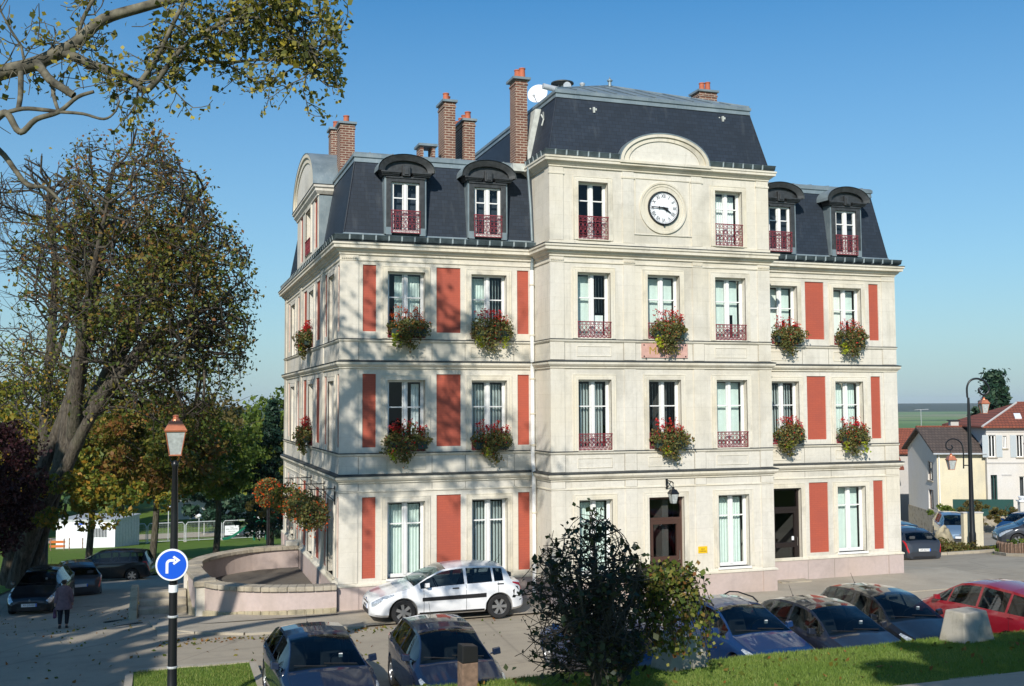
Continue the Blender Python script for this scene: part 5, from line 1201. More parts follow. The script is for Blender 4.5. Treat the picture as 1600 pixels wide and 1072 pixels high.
    def patch(nm, mat, x0, x1, t0, t1, off=.005, nx=8, ntt=5, sides=(1, -1)):
        for sgn in sides:
            m_ = MB()
            for i in range(nx+1):
                f_ = i/nx; x = x0+(x1-x0)*f_; a_ = t0(f_) if callable(t0) else t0; b_ = t1(f_) if callable(t1) else t1
                for j in range(ntt+1):
                    t = a_+(b_-a_)*j/ntt; y_, z_ = ev(x, t); ya, za = ev(x, max(0, t-.2)); yb_, zb2 = ev(x, min(9, t+.2)); y2, z2 = ev(min(L, x+.03), t); y1, z1 = ev(max(0, x-.03), t)
                    tv = Vector((0, yb_-ya, zb2-za)); xv = Vector((-.06, y2-y1, z2-z1)); nn = xv.cross(tv)
                    nn = nn.normalized() if nn.length > 1e-7 else Vector((0, 1, 0))
                    if nn.y < 0 and t < 5: nn = -nn
                    if nn.z < 0 and t >= 5: nn = -nn
                    p = Vector((X(x), y_, z_))+nn*off; m_.v.append((p.x, sgn*p.y, p.z))
            for i in range(nx):
                for j in range(ntt): k_ = i*(ntt+1)+j; m_.f.append((k_, k_+1, k_+ntt+2, k_+ntt+1))
            m_.build(nm, mat, root, smooth=60)
    patch('headlight', MT['lens'], .05, .62, lambda f_: 4.2+.75*f_, lambda f_: 5.75-.35*f_+.1*math.sin(f_*3), .006)
    patch('tail_light', MT['tail'], L-.34, L-.015, lambda f_: 4.5-.9*f_ if kind != 'mpv' else 4.2-.5*f_, lambda f_: 5.0, .006)
    if detail:
        for x_ in (T['cowl']+.28, T['pil'][-2][0]+.04 if len(T['pil']) > 1 else 2.4, T['pil'][-1][1]+.1 if len(T['pil']) > 1 else 3.3): patch('door_gap', MT['ink'], x_-.005, x_+.005, 2.1, 5.08, .002, 1, 10)
        patch('sill_trim', MT['black'], fx+r+.1, rx-r-.1, 1.6, 2.15, .006)
        patch('bonnet_gap', MT['ink'], .30, T['cowl']-.06, 5.82, 5.88, .002, 10, 1)
        for sgn in (1, -1):
            for x_ in (T['cowl']+1.15, T['pil'][-1][0]+.22):
                y_, z_ = ev(x_, 4.55); MB().box(X(x_)-.09, X(x_)+.09, min(sgn*(y_+.0), sgn*(y_+.028)), max(sgn*y_, sgn*(y_+.028)), z_-.015, z_+.015).build('door_handle', MT['black'] if col == 'white' else PA[col], root, bevel=.006)
    if stripes: patch('rubbing_strip', MT['black'], fx+r+.18, rx-r-.05, 3.35, 3.62, .012, 8, 1)
    for sgn in (1, -1):
        x_ = T['cowl']+.36; y_, z_ = ev(x_, 5.2)
        m_ = MB(); a0 = Vector((X(x_), sgn*(y_-.01), z_+.02)); m_.hexa([tuple(a0+Vector(q)) for q in ((-.05, sgn*.05, -.02), (.06, sgn*.05, -.02), (.05, sgn*.20, 0), (-.05, sgn*.21, 0), (-.05, sgn*.05, .10), (.05, sgn*.05, .09), (.03, sgn*.19, .11), (-.05, sgn*.2, .12))])
        m_.tube([a0, a0+Vector((0, sgn*.07, .03))], .02, 5); m_.build('wing_mirror', PA[col], root, bevel=.02)
    # nose and tail furniture
    MB().box(X(0)-.02, X(0)+.012, -.40, .40, .26, .38).build('grille', MT['black'], root, bevel=.006)
    MB().box(X(0)-.02, X(0)+.008, -.30, .30, .585-.05, .60-.05).build('upper_grille', MT['black'], root)
    MB().lathe([(0, 0), (.045, .0), (.045, .012), (0, .016)], (X(.03)+.01, 0, .60), 12, 'X').build('badge', MT['chrome'], root)
    for e_, xx, zz in ((1, X(0)+.014, .44), (-1, X(L)-.014, .62 if kind != 'megane' else .5)):
        pl = MB().box(min(xx, xx-e_*.02), max(xx, xx-e_*.02), -.26, .26, zz-.055, zz+.055).build('number_plate', MT['plate'], root)
        MB().box(min(xx, xx+e_*.003), max(xx, xx+e_*.003), (-.26 if e_ < 0 else .215), (-.215 if e_ < 0 else .26), zz-.055, zz+.055).build('plate_band', MT['plateblue'], pl)
        if plate: text_obj(plate, .10, MT['ink'], 'plate_number', pl, (xx+e_*.004, 0, zz), (R(90), 0, R(90) if e_ > 0 else R(-90)), .001, .8)
    MB().box(X(L)-.012, X(L)+.02, -.5, .5, .27, .36).build('rear_bumper_trim', MT['black'], root)
    # running gear
    t_, rm_, dk_ = wheel_meshes(r)
    for c_ in (fx, rx):
        for sgn in (-1, 1):
            w_o = bpy.data.objects.new('wheel', t_); C.objects.link(w_o); w_o.parent = root; w_o.location = (X(c_), sgn*(hwm-.12), r); w_o.rotation_euler = (0, random.uniform(0, 6), 0 if sgn < 0 else math.pi)
            for me_, nm in ((rm_, 'rim'), (dk_, 'brake_disc')): q = bpy.data.objects.new(nm, me_); C.objects.link(q); q.parent = w_o
    MB().box(X(L)+.35, X(0)-.35, -hwm+.26, hwm-.26, .16, .52).build('underbody', MT['ink'], root)
    # cabin
    cx = T['cowl']
    MB().box(X(cx+.62), X(cx+.05), -hwm+.2, hwm-.2, .55, itp(T['belt'], cx)+.0).build('dashboard', MT['seat'], root, bevel=.04)
    for sgn in (1, -1):
        s_ = MB(); xs_ = cx+1.0; y0 = sgn*.36
        s_.box(X(xs_+.45), X(xs_), y0-.24, y0+.24, .40, .58); s_.hexa([(X(xs_+.58), y0-.23, .55), (X(xs_+.44), y0-.23, .55), (X(xs_+.44), y0+.23, .55), (X(xs_+.58), y0+.23, .55), (X(xs_+.75), y0-.2, 1.08), (X(xs_+.66), y0-.2, 1.08), (X(xs_+.66), y0+.2, 1.08), (X(xs_+.75), y0+.2, 1.08)])
        s_.box(X(xs_+.77), X(xs_+.69), y0-.13, y0+.13, 1.12, 1.27); s_.build('front_seat', MT['seat'], root, bevel=.04)
    xb = min(cx+2.15, L-.95)
    s_ = MB().box(X(xb+.40), X(xb-.05), -.62, .62, .40, .58); s_.hexa([(X(xb+.52), -.62, .55), (X(xb+.38), -.62, .55), (X(xb+.38), .62, .55), (X(xb+.52), .62, .55), (X(xb+.66), -.58, 1.02), (X(xb+.57), -.58, 1.02), (X(xb+.57), .58, 1.02), (X(xb+.66), .58, 1.02)])
    for y0 in (-.38, .38): s_.box(X(xb+.68), X(xb+.60), y0-.12, y0+.12, 1.04, 1.16)
    s_.build('rear_seat', MT['seat'], root, bevel=.03)
    Ms = Matrix.Rotation(R(-65), 3, 'Y')
    s_ = MB(); s_.tube([Vector((X(cx+.72), .36, .93))+Ms @ Vector((.18*math.cos(a), .18*math.sin(a), 0)) for a in [2*math.pi*q/18 for q in range(19)]], .014, 5, cap=False); s_.build('steering_wheel', MT['black'], root)
    if detail:
        for y0, y1 in ((.55, -.05), (-.02, -.6)):
            x_a, x_b = cx+.05, cx+.10; za = itp(T['top'], x_a)+.02; MB().tube([(X(x_a), y0, za-.02), (X(x_b), y1, itp(T['top'], x_b)+.012)], .010, 4).build('wiper', MT['black'], root)
        xa = L-.75 if kind in ('hatch', 'compact') else L-.6; za = itp(T['top'], xa)
        MB().tube([(X(xa), 0, za-.01), (X(xa)-.16, 0, za+.22)], .005, 4).lathe([(.02, 0), (.012, .03)], (X(xa), 0, za-.01), 8).build('aerial', MT['black'], root)
        MB().box(X(cx+.33), X(cx+.30), hwm-.62, hwm-.55, itp(T['top'], cx+.31)-.07, itp(T['top'], cx+.31)-.0).build('tax_sticker', MT['plate'], root)
        MB().box(X(T['wst']+.02), X(T['wst']-.03), -.1, .1, itp(T['top'], T['wst'])-.13, itp(T['top'], T['wst'])-.07).build('rear_view_mirror', MT['black'], root)
    if rails:
        for sgn in (1, -1):
            pts = [(X(x_), sgn*.56, itp(T['top'], x_)+dz) for x_, dz in ((T['wst']+.1, -.02), (T['wst']+.3, .04), (T['wst']+.9, .05), (L-.9, .045), (L-.6, -.02))]; MB().tube(pts, .018, 6).build('roof_rail', MT['black'], root, smooth=60)
    return root
HP = math.pi/2; CS = 0.95
car('compact', 'blue', (-1.80, -8.75, 0), -HP+.03, 'dark blue hatchback nose-on at the left end of the near row', plate='BE-407-KD')
car('hatch', 'blue', (0.50, -9.05, 0), -HP-.03, 'dark blue hatchback behind the wooden post, second in the near row', plate='482 AWR 89')
car('compact', 'brightblue', (4.0, -8.6, 0), HP+.02, 'blue hatchback seen through the dark shrub, tail towards the lawn', plate='AZ-318-GF')
car('compact', 'brightblue', (6.85, -8.85, 0), -HP+.02, 'bright blue estate with black roof rails behind the left concrete block', rails=True, plate='CR-655-LN')
car('compact', 'grey', (8.62, -9.55, 0), -HP+.01, 'dark grey hatchback between the blue estate and the black car', plate='731 BVT 10')
car('hatch', 'black', (10.62, -8.9, 0), -HP-.02, 'black hatchback nose-on beside the red car', plate='CA-290-WX')
car('mpv', 'red', (13.3, -9.2, 0), HP-.04, 'dark red car with its tail to the lawn beside the right concrete block', plate='BH 710 QS')
car('hatch', 'jet', (15.6, -8.7, 0), HP, 'black car partly in frame at the far right end of the near row', plate='DC-118-RA')
car('megane', 'white', (2.42, -1.62, .022), math.pi-.02, 'white five-door hatchback parked along the town hall wall', plate='AM-524-TZ', stripes=True)
sl = math.atan(.11)
car('hatch', 'jet', (-8.5, 12.9, gz(-8.5, 12.9)), R(-97), 'black hatchback facing the camera under the leaning chestnut tree', plate='AV-219-WE', pitch=0, roll=0, group='cars parked along the park edge')
car('compact', 'anthra', (-7.75, 17.6, gz(0, 17.6)), R(100), 'dark grey car showing its tail behind the black hatchback', group='cars parked along the park edge', detail=False)
car('mpv', 'jet', (-6.9, 27.6, gz(0, 27.6)), R(168), 'black people carrier parked side-on at the edge of the park lawn', group='cars parked along the park edge')
car('compact', 'anthra', (24.75, 8.2, gz(0, 8.2)), R(78), 'dark grey hatchback showing its tail beside the right corner of the town hall', plate='AW-563-YC', group='cars parked down the side street')
car('mpv', 'jet', (27.3, 12.2, gz(0, 12.2)), R(78), 'black people carrier behind the grey hatchback at the town hall corner', group='cars parked down the side street', detail=False)
car('mpv', 'silverblue', (37.6, 19.7, gz(0, 19.7)), R(238), 'pale steel-blue van-like car facing the camera behind the planting bed', group='cars parked down the side street', detail=False)
car('mpv', 'anthra', (34.3, 10.1, gz(0, 10.1)), R(150), 'silver-grey people carrier at the right edge by the white gate pillars', group='cars parked down the side street')
car('hatch', 'brightblue', (42.0, 19.2, gz(0, 19.2)), R(200), 'blue car half hidden between the pale slab and the people carrier', group='cars parked down the side street', detail=False)

# ================================================================== FOREGROUND FURNITURE
LP = empty('street_lamp', (-4.35, -9.33, 0.0), 0, 'black foreground lamp post with a copper-coloured lantern', 'street lamp')
v = MB().lathe([(.11, 0), (.11, .5), (.085, .55), (.075, 1.2), (.062, 3.6), (.045, 4.45), (.06, 4.47), (.06, 4.52), (.03, 4.56)], n=18); v.build('pole', MT['iron'], LP, smooth=40)
v = MB()
for a in range(4):
    c, s_ = math.cos(math.pi/4+a*HP), math.sin(math.pi/4+a*HP); v.tube([(0.02*c, .02*s_, 4.50), (.10*c, .10*s_, 4.55), (.14*c, .14*s_, 4.68)], .010, 5)
v.build('lantern_bracket', MT['iron'], LP)
lantern(LP, 0, 0, 4.67, 0.92, MT['copper'])
for zz in (1.05, 1.9): MB().lathe([(.08, 0), (.088, .01), (.088, .03), (.08, .04)], (0, 0, zz), 14).build('pole_band', MT['galv'], LP)
MB().lathe([(.078, 0), (.080, .005), (.080, .12), (.078, .125)], (0, 0, 2.33), 16).build('pole_sticker', MT['signwhite'], LP)
RS = empty('road_sign', (-4.38, -9.47, 2.81), R(-9), 'round blue turn-right arrow sign fixed to the foreground lamp post', 'road sign')
MB().lathe([(0, -.012), (.265, -.012), (.27, 0), (.265, .012), (0, .012)], n=48, axis='Y').build('sign_rim', MT['signwhite'], RS, smooth=30)
MB().lathe([(0, -.016), (.238, -.016), (.238, -.0125), (0, -.0125)], n=48, axis='Y').build('sign_face', MT['signblue'], RS, smooth=30)
Fs = F((0, 0, 0), (1, 0, 0), (0, -1, 0)); v = MB()
v.prism([(-.10, -.14), (-.055, -.14), (-.055, .02), (-.10, .02)], Fs, .017, .0195); v.ring(Fs, -.02, .02, .08, .035, .017, .0195, 90, 180, 10); v.prism([(-.02, .055), (.05, .055), (.05, .10), (-.02, .10)], Fs, .017, .0195)
v.prism([(.14, .078), (.035, .155), (.012, .125), (.072, .078)], Fs, .017, .0197); v.prism([(.14, .077), (.072, .077), (.012, .03), (.035, 0)], Fs, .017, .0197)
v.build('turn_right_arrow', MT['signwhite'], RS)
MB().box(-.04, .04, .012, .10, -.03, .03).build('sign_clamp', MT['galv'], RS)

# island with grass and kerb stones
def islz(x, y): return 0.09+.01*math.sin(x*5+y*3)
sheet('grass_island', lin(-5.05, -2.75, 12), lin(-13, -5.3, 20), islz, MT['grass'])
kline((-5.12, -13), (-5.12, -5.5), 0.06, 0.06); kline((-2.68, -13), (-2.68, -5.4), 0.06, 0.06); kline((-5.0, -5.25), (-2.75, -5.25), 0.06, 0.06)
# curved kerb in front of the terrace
for p, q, a, c in (((-4.6, -.75), (-3.7, -1.55), 0, 0), ((-3.7, -1.55), (-2.6, -2.1), 0, 0), ((-2.6, -2.1), (.3, -2.28), 0, 0), ((-4.75, 1.3), (-4.6, -.75), -.2, 0)): kline(p, q, a, c)
b = MB(); pp = [(-4.6, -.75), (-3.7, -1.55), (-2.6, -2.1), (.3, -2.28), (5.6, -2.2), (5.6, -1.5), (-4.6, -.6)]; b.v = [(*p, .05) for p in pp]; b.f = [tuple(range(7))]; b.build('pavement', MT['pave'])['kind'] = 'structure'
b = MB(); pp = [(-4.7, 1.4), (-4.6, -.65), (-.1, -.6), (-.1, 0), (-2.7, .6), (-3.3, 1.6)]; b.v = [(x, y, max(.035, .0)+gz(x, y)+.012) for x, y in pp]; b.f = [tuple(range(6))]; b.build('pavement', MT['pave'])['kind'] = 'structure'
# drain covers
for x, y, rz, lb in ((-5.6, 4.0, .3, 'long dark drain grate in the shaded road left of the terrace'), (-5.4, 1.0, .5, 'worn round-cornered drain cover nearer the lamp post'), (28.2, 1.2, .2, 'flat drain cover in the side road right of the town hall')):
    dg = empty('drain_cover', (x, y, gz(x, y)+.004), rz, lb, 'drain cover'); dg.rotation_euler = (-math.atan(.11) if y > -.5 else 0, 0, rz)
    MB().box(-.45, .45, -.09, .09, -.02, .008).build('frame', MT['iron'], dg)
    for i in range(14): MB().box(-.42+.06*i, -.395+.06*i, -.075, .075, .0085, .016).build('grate_bar', MT['zinc_dark'], dg)

for (x, y, lb) in ((9.98, -11.95, 'pale trapezoid concrete block on the lawn edge in front of the red car'), (3.9, -11.95, 'shaded trapezoid concrete block on the lawn under the trailing vine')):
    e_ = empty('concrete_block', (x, y, bankz(x, y)-.03), R(8), lb, 'concrete block', 'concrete blocks on the lawn edge')
    b = MB().hexa([(-.43, -.30, 0), (.43, -.30, 0), (.43, .30, 0), (-.43, .30, 0), (-.31, -.22, .60), (.31, -.22, .60), (.31, .22, .60), (-.31, .22, .60)]); b.build('block', MT['concrete'], e_, bevel=.03)
WPt = empty('wooden_post', (.10, -12.0, bankz(.1, -12)-.1), R(5), 'weathered wooden post with a dark top on the lawn edge', 'post')
MB().box(-.135, .135, -.12, .12, 0, .52).build('post_shaft', MT['wood'], WPt, bevel=.015); MB().hexa([(-.137, -.122, .522), (.137, -.122, .522), (.137, .122, .522), (-.137, .122, .522), (-.13, -.115, .80), (.13, -.115, .77), (.13, .115, .77), (-.13, .115, .80)]).build('post_top', MT['black'], WPt, bevel=.01)

# grass blades on the near lawn
n_ = 90000
gx = rng.uniform(-2.6, 13.5, n_); gy = -11.3-4.0*rng.random(n_)
gzv = np.array([bankz(a, c) for a, c in zip(gx, gy)]); ang = rng.uniform(0, 2*np.pi, n_); hgt = rng.uniform(.025, .06, n_); wd = .006
A_ = np.stack([gx-np.cos(ang)*wd, gy-np.sin(ang)*wd, gzv-.005], 1); B_ = np.stack([gx+np.cos(ang)*wd, gy+np.sin(ang)*wd, gzv-.005], 1)
C_ = np.stack([gx+rng.normal(size=n_)*.015, gy+rng.normal(size=n_)*.015, gzv+hgt], 1)
np_mesh('lawn_grass', np.stack([A_, B_, C_], 1).reshape(-1, 3), np.arange(n_*3).reshape(n_, 3), LF['grass'], None, (rng.random(n_)*.6+.4*(np.sin(gx*1.3)*np.sin(gy*2)*.5+.5)).clip(0, 1))['kind'] = 'stuff'
n_ = 9000; gx = rng.uniform(-5.0, -2.8, n_); gy = rng.uniform(-8, -5.35, n_); ang = rng.uniform(0, 6.3, n_)
np_mesh('island_grass', np.stack([np.stack([gx-np.cos(ang)*.008, gy-np.sin(ang)*.008, gx*0+.085], 1), np.stack([gx+np.cos(ang)*.008, gy+np.sin(ang)*.008, gx*0+.085], 1), np.stack([gx+rng.normal(size=n_)*.02, gy+rng.normal(size=n_)*.02, .10+rng.random(n_)*.06], 1)], 1).reshape(-1, 3), np.arange(n_*3).reshape(n_, 3), LF['grass'], None, rng.random(n_))['kind'] = 'stuff'
# fallen leaves
n_ = 500; fx_ = np.concatenate([rng.uniform(-1, 12, 260), rng.uniform(-11, 4, 700), rng.uniform(-4.6, 1, 260)]); fy_ = np.concatenate([rng.uniform(-14.6, -11.6, 260), rng.uniform(-6, 12, 700), rng.normal(-2.5, .22, 260)])
P_ = np.stack([fx_, fy_, np.array([bankz(a, c)+.045 if c < -11 else gz(a, c)+.012 for a, c in zip(fx_, fy_)])], 1); P_ = P_[~((fx_ > -3.6) & (fy_ > -2.35) & (fy_ < 20))]
leaf_mesh('fallen_leaves', P_, .085, LF['chestnut'])['kind'] = 'stuff'

# ================================================================== TREES
def rnd(s_=1.0): return Vector((random.gauss(0, s_), random.gauss(0, s_), random.gauss(0, s_)))
def grow(p, d, L, r, depth, segs, tips, up=.08, wander=.22, n=4, kids_=(2, 3), ok=None, spread=.75):
    p = Vector(p); d = Vector(d).normalized(); st = L/n
    for i in range(n):
        d = (d+rnd(wander)+Vector((0, 0, up))).normalized(); q = p+d*st
        if ok and not ok(q): break
        r2 = r*(1-.6*(i+1)/n) if depth == 0 else r*(1-.38*(i+1)/n)
        segs.append((tuple(p), tuple(q), max(r*(1-.38*i/n), .006), max(r2, .005))); p = q
        if depth > 0 and i >= (1 if L > 1.2 else 0):
            for k in range(random.randint(*kids_)):
                a = d.orthogonal().normalized(); b_ = d.cross(a); t = random.uniform(0, 2*math.pi); nd = (d*(1-spread*.5)+(a*math.cos(t)+b_*math.sin(t))*spread)
                grow(p, nd, L*random.uniform(.48, .66), r*.5, depth-1, segs, tips, up, wander, max(2, n-1), kids_, ok, spread)
        if depth == 0: tips.append(tuple(p))
    tips.append(tuple(p))
def limb(pts, r0, r1, segs, n=5, jit=0.0):
    P = [tuple(p) for p in crv([tuple(p) for p in pts], n)]
    out = []
    for i in range(len(P)-1):
        t0, t1 = i/(len(P)-1), (i+1)/(len(P)-1); out.append((P[i], P[i+1], r0+(r1-r0)*t0, r0+(r1-r0)*t1))
    segs += out; return P
def tree_obj(name, base, label, segs, tips, leafm, lsize, per, spread, bark, group=None, cat='tree', asp=.6, down=.2, density=None, tintf=None, thick=.035):
    e_ = empty(name, base, 0, label, cat, group); B0 = np.array(base)
    S_ = [(np.array(a)-B0, np.array(c)-B0, r0, r1) for a, c, r0, r1 in segs]
    big = [s_ for s_ in S_ if s_[2] >= thick]; sm_ = [s_ for s_ in S_ if s_[2] < thick]
    seg_mesh('trunk', big, bark, e_, 9)
    if sm_: seg_mesh('branches', sm_, MT['twig'] if bark is MT['bark'] else bark, e_, 4)
    if tips and per:
        T_ = np.array(tips)-B0
        rep = np.repeat(T_, per, axis=0); rep = rep+rng.normal(size=rep.shape)*spread
        if density is not None:
            keep = rng.random(len(rep)) < density(rep+B0); rep = rep[keep]
        ti = rng.random(len(rep)) if tintf is None else tintf(rep+B0)
        leaf_mesh('crown', rep, lsize, leafm, e_, asp, down, tint=ti)
    return e_

# the leaning horse chestnut at the left
segs, tips = [], []
L1 = limb([(-9.95, 17.9, -1.6), (-9.8, 17.86, -.9), (-8.76, 17.48, 2.13), (-7.96, 17.21, 3.93), (-7.04, 16.9, 5.98), (-5.9, 16.9, 8.83), (-4.96, 16.6, 10.66), (-3.79, 16.2, 13.28), (-2.95, 15.9, 14.5)], .40, .06, segs)
L2 = limb([(-8.3, 17.4, 3.0), (-7.75, 17.9, 7.27), (-7.2, 18.4, 10.65), (-6.9, 18.6, 14.05), (-6.6, 18.7, 15.8)], .42, .05, segs)
L3 = limb([(-7.1, 16.7, 5.6), (-5.13, 15.2, 8.0), (-3.67, 14.9, 8.86), (-2.3, 14.9, 9.8)], .28, .05, segs)
L5 = limb([(-7.3, 16.4, 5.2), (-5.8, 14.9, 7.0), (-4.41, 14.2, 7.5), (-3.0, 13.9, 6.9)], .22, .05, segs)
L6 = limb([(-7.9, 17.2, 4.2), (-7.6, 15.8, 7.2), (-7.2, 14.6, 10.2), (-6.6, 13.8, 13.2)], .30, .05, segs)
L7 = limb([(-7.0, 17.0, 6.1), (-5.2, 18.4, 9.4), (-4.0, 19.4, 11.6), (-3.0, 20.0, 12.8)], .26, .05, segs)
L8 = limb([(-9.9, 17.6, -1.5), (-9.3, 17.2, .8), (-8.2, 16.8, 2.9), (-7.3, 16.2, 4.9), (-6.1, 15.6, 6.6), (-4.6, 15.2, 8.0)], .36, .12, segs)
limb([(-10.3, 18.2, -1.5), (-9.9, 18.1, .6), (-9.0, 17.9, 3.2), (-8.2, 17.9, 5.6), (-7.8, 17.9, 7.4), (-7.9, 17.6, 10.5), (-8.1, 17.4, 13.2)], .36, .06, segs)
limb([(-9.5, 18.0, -1.5), (-9.0, 18.2, .2), (-8.6, 18.3, 1.6), (-8.0, 18.2, 3.4)], .18, .12, segs)
def in_crown(q):
    c = Vector((-5.5, 16.9, 9.4)); v_ = q-c
    if (v_.x/4.7)**2+(v_.y/5.0)**2+(v_.z/(8.0 if v_.z > 0 else 6.6))**2 > 1: return False
    if q.z < 5.2 and q.x < -5: return False
    # roof of the crown slopes down towards the building
    return q.z < 17.4-max(0, (q.x+5.2))*1.35
for Lb, st, dp in ((L1, 16, 2), (L2, 5, 2), (L3, 5, 2), (L5, 5, 2), (L6, 5, 2), (L7, 5, 2)):
    for i in range(st, len(Lb)):
        p = Vector(Lb[i]); d = (Vector(Lb[i])-Vector(Lb[i-1])).normalized()
        for k in range(2):
            a = d.orthogonal().normalized(); b_ = d.cross(a); t = random.uniform(0, 6.28)
            grow(p, d*.35+(a*math.cos(t)+b_*math.sin(t))*.9, random.uniform(2.2, 3.6), .055, dp, segs, tips, .05, .25, 4, (2, 2), in_crown)
print('chestnut', len(segs), len(tips))
def tf(P):
    h = (P[:, 2]-3)/14; return np.clip(.12+.50*h+rng.normal(size=len(P))*.24, 0, 1)
CT = tree_obj('chestnut_tree', (-9.9, 17.9, gz(0, 17.9)), 'large leaning horse chestnut with brown and green autumn leaves left of the town hall', segs, tips, LF['chestnut'], .15, max(2, int(60000/max(1, len(tips)))), .24, MT['bark'], tintf=tf, density=lambda P: np.clip((1.0-.45*(P[:, 2] > 13)-.55*(P[:, 0] < -8.2))*(.14+1.2*(np.sin(P[:, 0]*1.9+1)*np.sin(P[:, 1]*1.7)*np.sin(P[:, 2]*1.6+.5) > .015)), .07, 1))
dd = rng.normal(size=(2600, 3)); dd /= np.linalg.norm(dd, axis=1)[:, None]; cl = rng.integers(0, 22, 2600); cc_ = np.random.default_rng(3).normal(size=(22, 3))*np.array([.8, .6, .8])
leaf_mesh('hanging_leaves', cc_[cl]+dd*.38+np.array([2.9, -2.4, 4.0]), .19, LF['gold'], CT, .6, .3)
# slimmer tree behind it, mostly bare on its left
segs, tips = [], []
M1 = limb([(-9.9, 26.4, -3.4), (-9.86, 26.3, 2.1), (-9.81, 26.28, 5.15), (-9.58, 26.2, 9.45), (-9.53, 26.18, 12.55), (-9.89, 26.3, 15.0), (-9.85, 26.29, 16.2)], .34, .06, segs)
limb([(-9.7, 26.25, 7.0), (-9.0, 26.1, 9.2), (-8.7, 26, 11.5), (-8.9, 26, 13.4)], .16, .06, segs)
ok2 = lambda q: ((q.x+10.2)/3.9)**2+((q.y-26.3)/3.4)**2+((q.z-9.8)/8.0)**2 < 1
for i in range(7, len(M1)):
    for k in range(3):
        t = random.uniform(0, 6.28); grow(M1[i], (math.cos(t), math.sin(t), .55), random.uniform(2.2, 3.4), .055, 2, segs, tips, .03, .34, 4, (2, 2), ok2)
print('bare', len(segs), len(tips))
tree_obj('slender_tree', (-9.9, 26.4, gz(0, 26.4)), 'upright half-bare tree standing behind the leaning chestnut', segs, tips, LF['gold'], .15, 5, .25, MT['bark'], density=lambda P: np.clip((9.8-P[:, 2])/4, .05, 1)*np.clip((P[:, 0]+13.6)/3, .15, 1))

# overhanging plane tree limb (trunk outside the frame on the left)
segs, tips = [], []
PB = [(-13.2, -12.6, 1.5), (-13.0, -12.6, 4.0), (-11.6, -12.9, 7.0), (-9.3, -13.2, 8.8), (-7.31, -13.61, 9.49), (-6.63, -13.84, 9.72), (-6.17, -14.0, 9.85), (-5.71, -14.15, 10.1), (-5.37, -14.27, 10.41), (-4.8, -14.46, 10.6), (-4.0, -14.61, 10.9), (-2.9, -14.8, 11.5)]
limb(PB[:4], .30, .15, segs); limb(PB[3:], .115, .045, segs)
segs[:] = [(a, c, max(r0*(.36 if a[0] > -7.4 and False else 1), .02), max(r1, .02)) for a, c, r0, r1 in segs]
nb = len(segs)
near = [
 ([(-6.17, -14.0, 9.85), (-5.85, -14.12, 9.98), (-5.5, -14.2, 9.84), (-5.08, -14.36, 9.67), (-4.84, -14.45, 9.48)], .065, .042),
 ([(-4.84, -14.45, 9.48), (-4.7, -14.49, 9.63), (-4.4, -14.59, 10.05), (-4.1, -14.7, 10.26), (-3.79, -14.8, 10.42), (-3.33, -14.96, 10.38), (-2.94, -15.09, 10.13), (-2.78, -15.17, 9.82)], .042, .010),
 ([(-4.92, -14.42, 9.58), (-4.72, -14.47, 9.9), (-4.55, -14.52, 10.3), (-4.41, -14.59, 10.62), (-4.34, -14.61, 10.9)], .036, .02),
 ([(-6.1, -14.4, 9.72), (-5.95, -14.55, 9.5), (-5.8, -14.65, 9.38), (-5.66, -14.7, 9.28)], .055, .045),
 ([(-8.6, -13.6, 8.3), (-6.96, -14.26, 8.62), (-6.67, -14.36, 8.86), (-6.53, -14.4, 9.02), (-6.42, -14.44, 9.06), (-6.27, -14.49, 8.83), (-6.09, -14.55, 8.99), (-5.83, -14.64, 9.08), (-5.62, -14.71, 9.26), (-5.43, -14.77, 9.33)], .06, .02),
 ([(-6.5, -14.42, 9.05), (-6.25, -14.5, 9.12), (-6.0, -14.6, 9.1), (-5.83, -14.64, 9.08)], .028, .024),
 ([(-5.83, -14.64, 9.08), (-5.55, -14.75, 9.05), (-5.31, -14.81, 8.99), (-5.18, -14.85, 9.08), (-5.13, -14.88, 9.22)], .022, .010),
 ([(-6.3, -14.3, 9.62), (-6.28, -14.45, 9.3), (-6.30, -14.48, 9.1)], .035, .03),
 ([(-5.95, -14.3, 9.6), (-5.9, -14.5, 9.3), (-5.83, -14.64, 9.08)], .028, .02),
 ([(-4.51, -14.3, 9.98), (-3.92, -14.5, 9.93), (-3.29, -14.7, 9.97), (-2.89, -14.85, 9.82), (-2.62, -14.93, 9.62)], .026, .007),
 ([(-8.8, -12.0, 9.6), (-7.26, -12.58, 9.35), (-6.75, -12.75, 9.0), (-6.5, -12.83, 8.68), (-6.35, -12.88, 8.5), (-6.12, -12.96, 8.46), (-5.9, -13.03, 8.25)], .05, .02),
 ([(-4.1, -14.7, 10.26), (-3.7, -14.7, 10.6), (-3.2, -14.8, 10.65), (-2.85, -14.9, 10.4), (-2.65, -15, 10.15)], .02, .006),
 ([(-5.7, -14.2, 10.05), (-5.6, -14.1, 10.5), (-5.35, -14.1, 11)], .03, .02)]
for pts, r0, r1 in near: limb(pts, r0, r1, segs, 4)
okp = lambda q: -7.6 < q.x < -2.45 and q.z > 8.75 and q.z < 11.2 and -16.2 < q.y < -13
def twigs(P, k_, L=(.35, .8), up=.0, ok=okp, depth=1, dn=0):
    for i in range(0, len(P)):
        for _ in range(k_):
            t = random.uniform(0, 6.28); grow(P[i], (math.cos(t)*.8, math.sin(t)*.6, math.sin(t*1.7)*.8-dn), random.uniform(*L), .011, depth, segs, tips, up, .30, 4, (1, 2), ok, .8)
twigs(crv(near[1][0], 3)[3:], 2, (.4, .75), 0, okp, 1, .1); twigs(crv(near[9][0], 3)[2:], 2, (.3, .7), 0, okp, 1, .1); twigs(crv(near[11][0], 3)[2:], 2, (.35, .7), 0, okp, 1, .15)
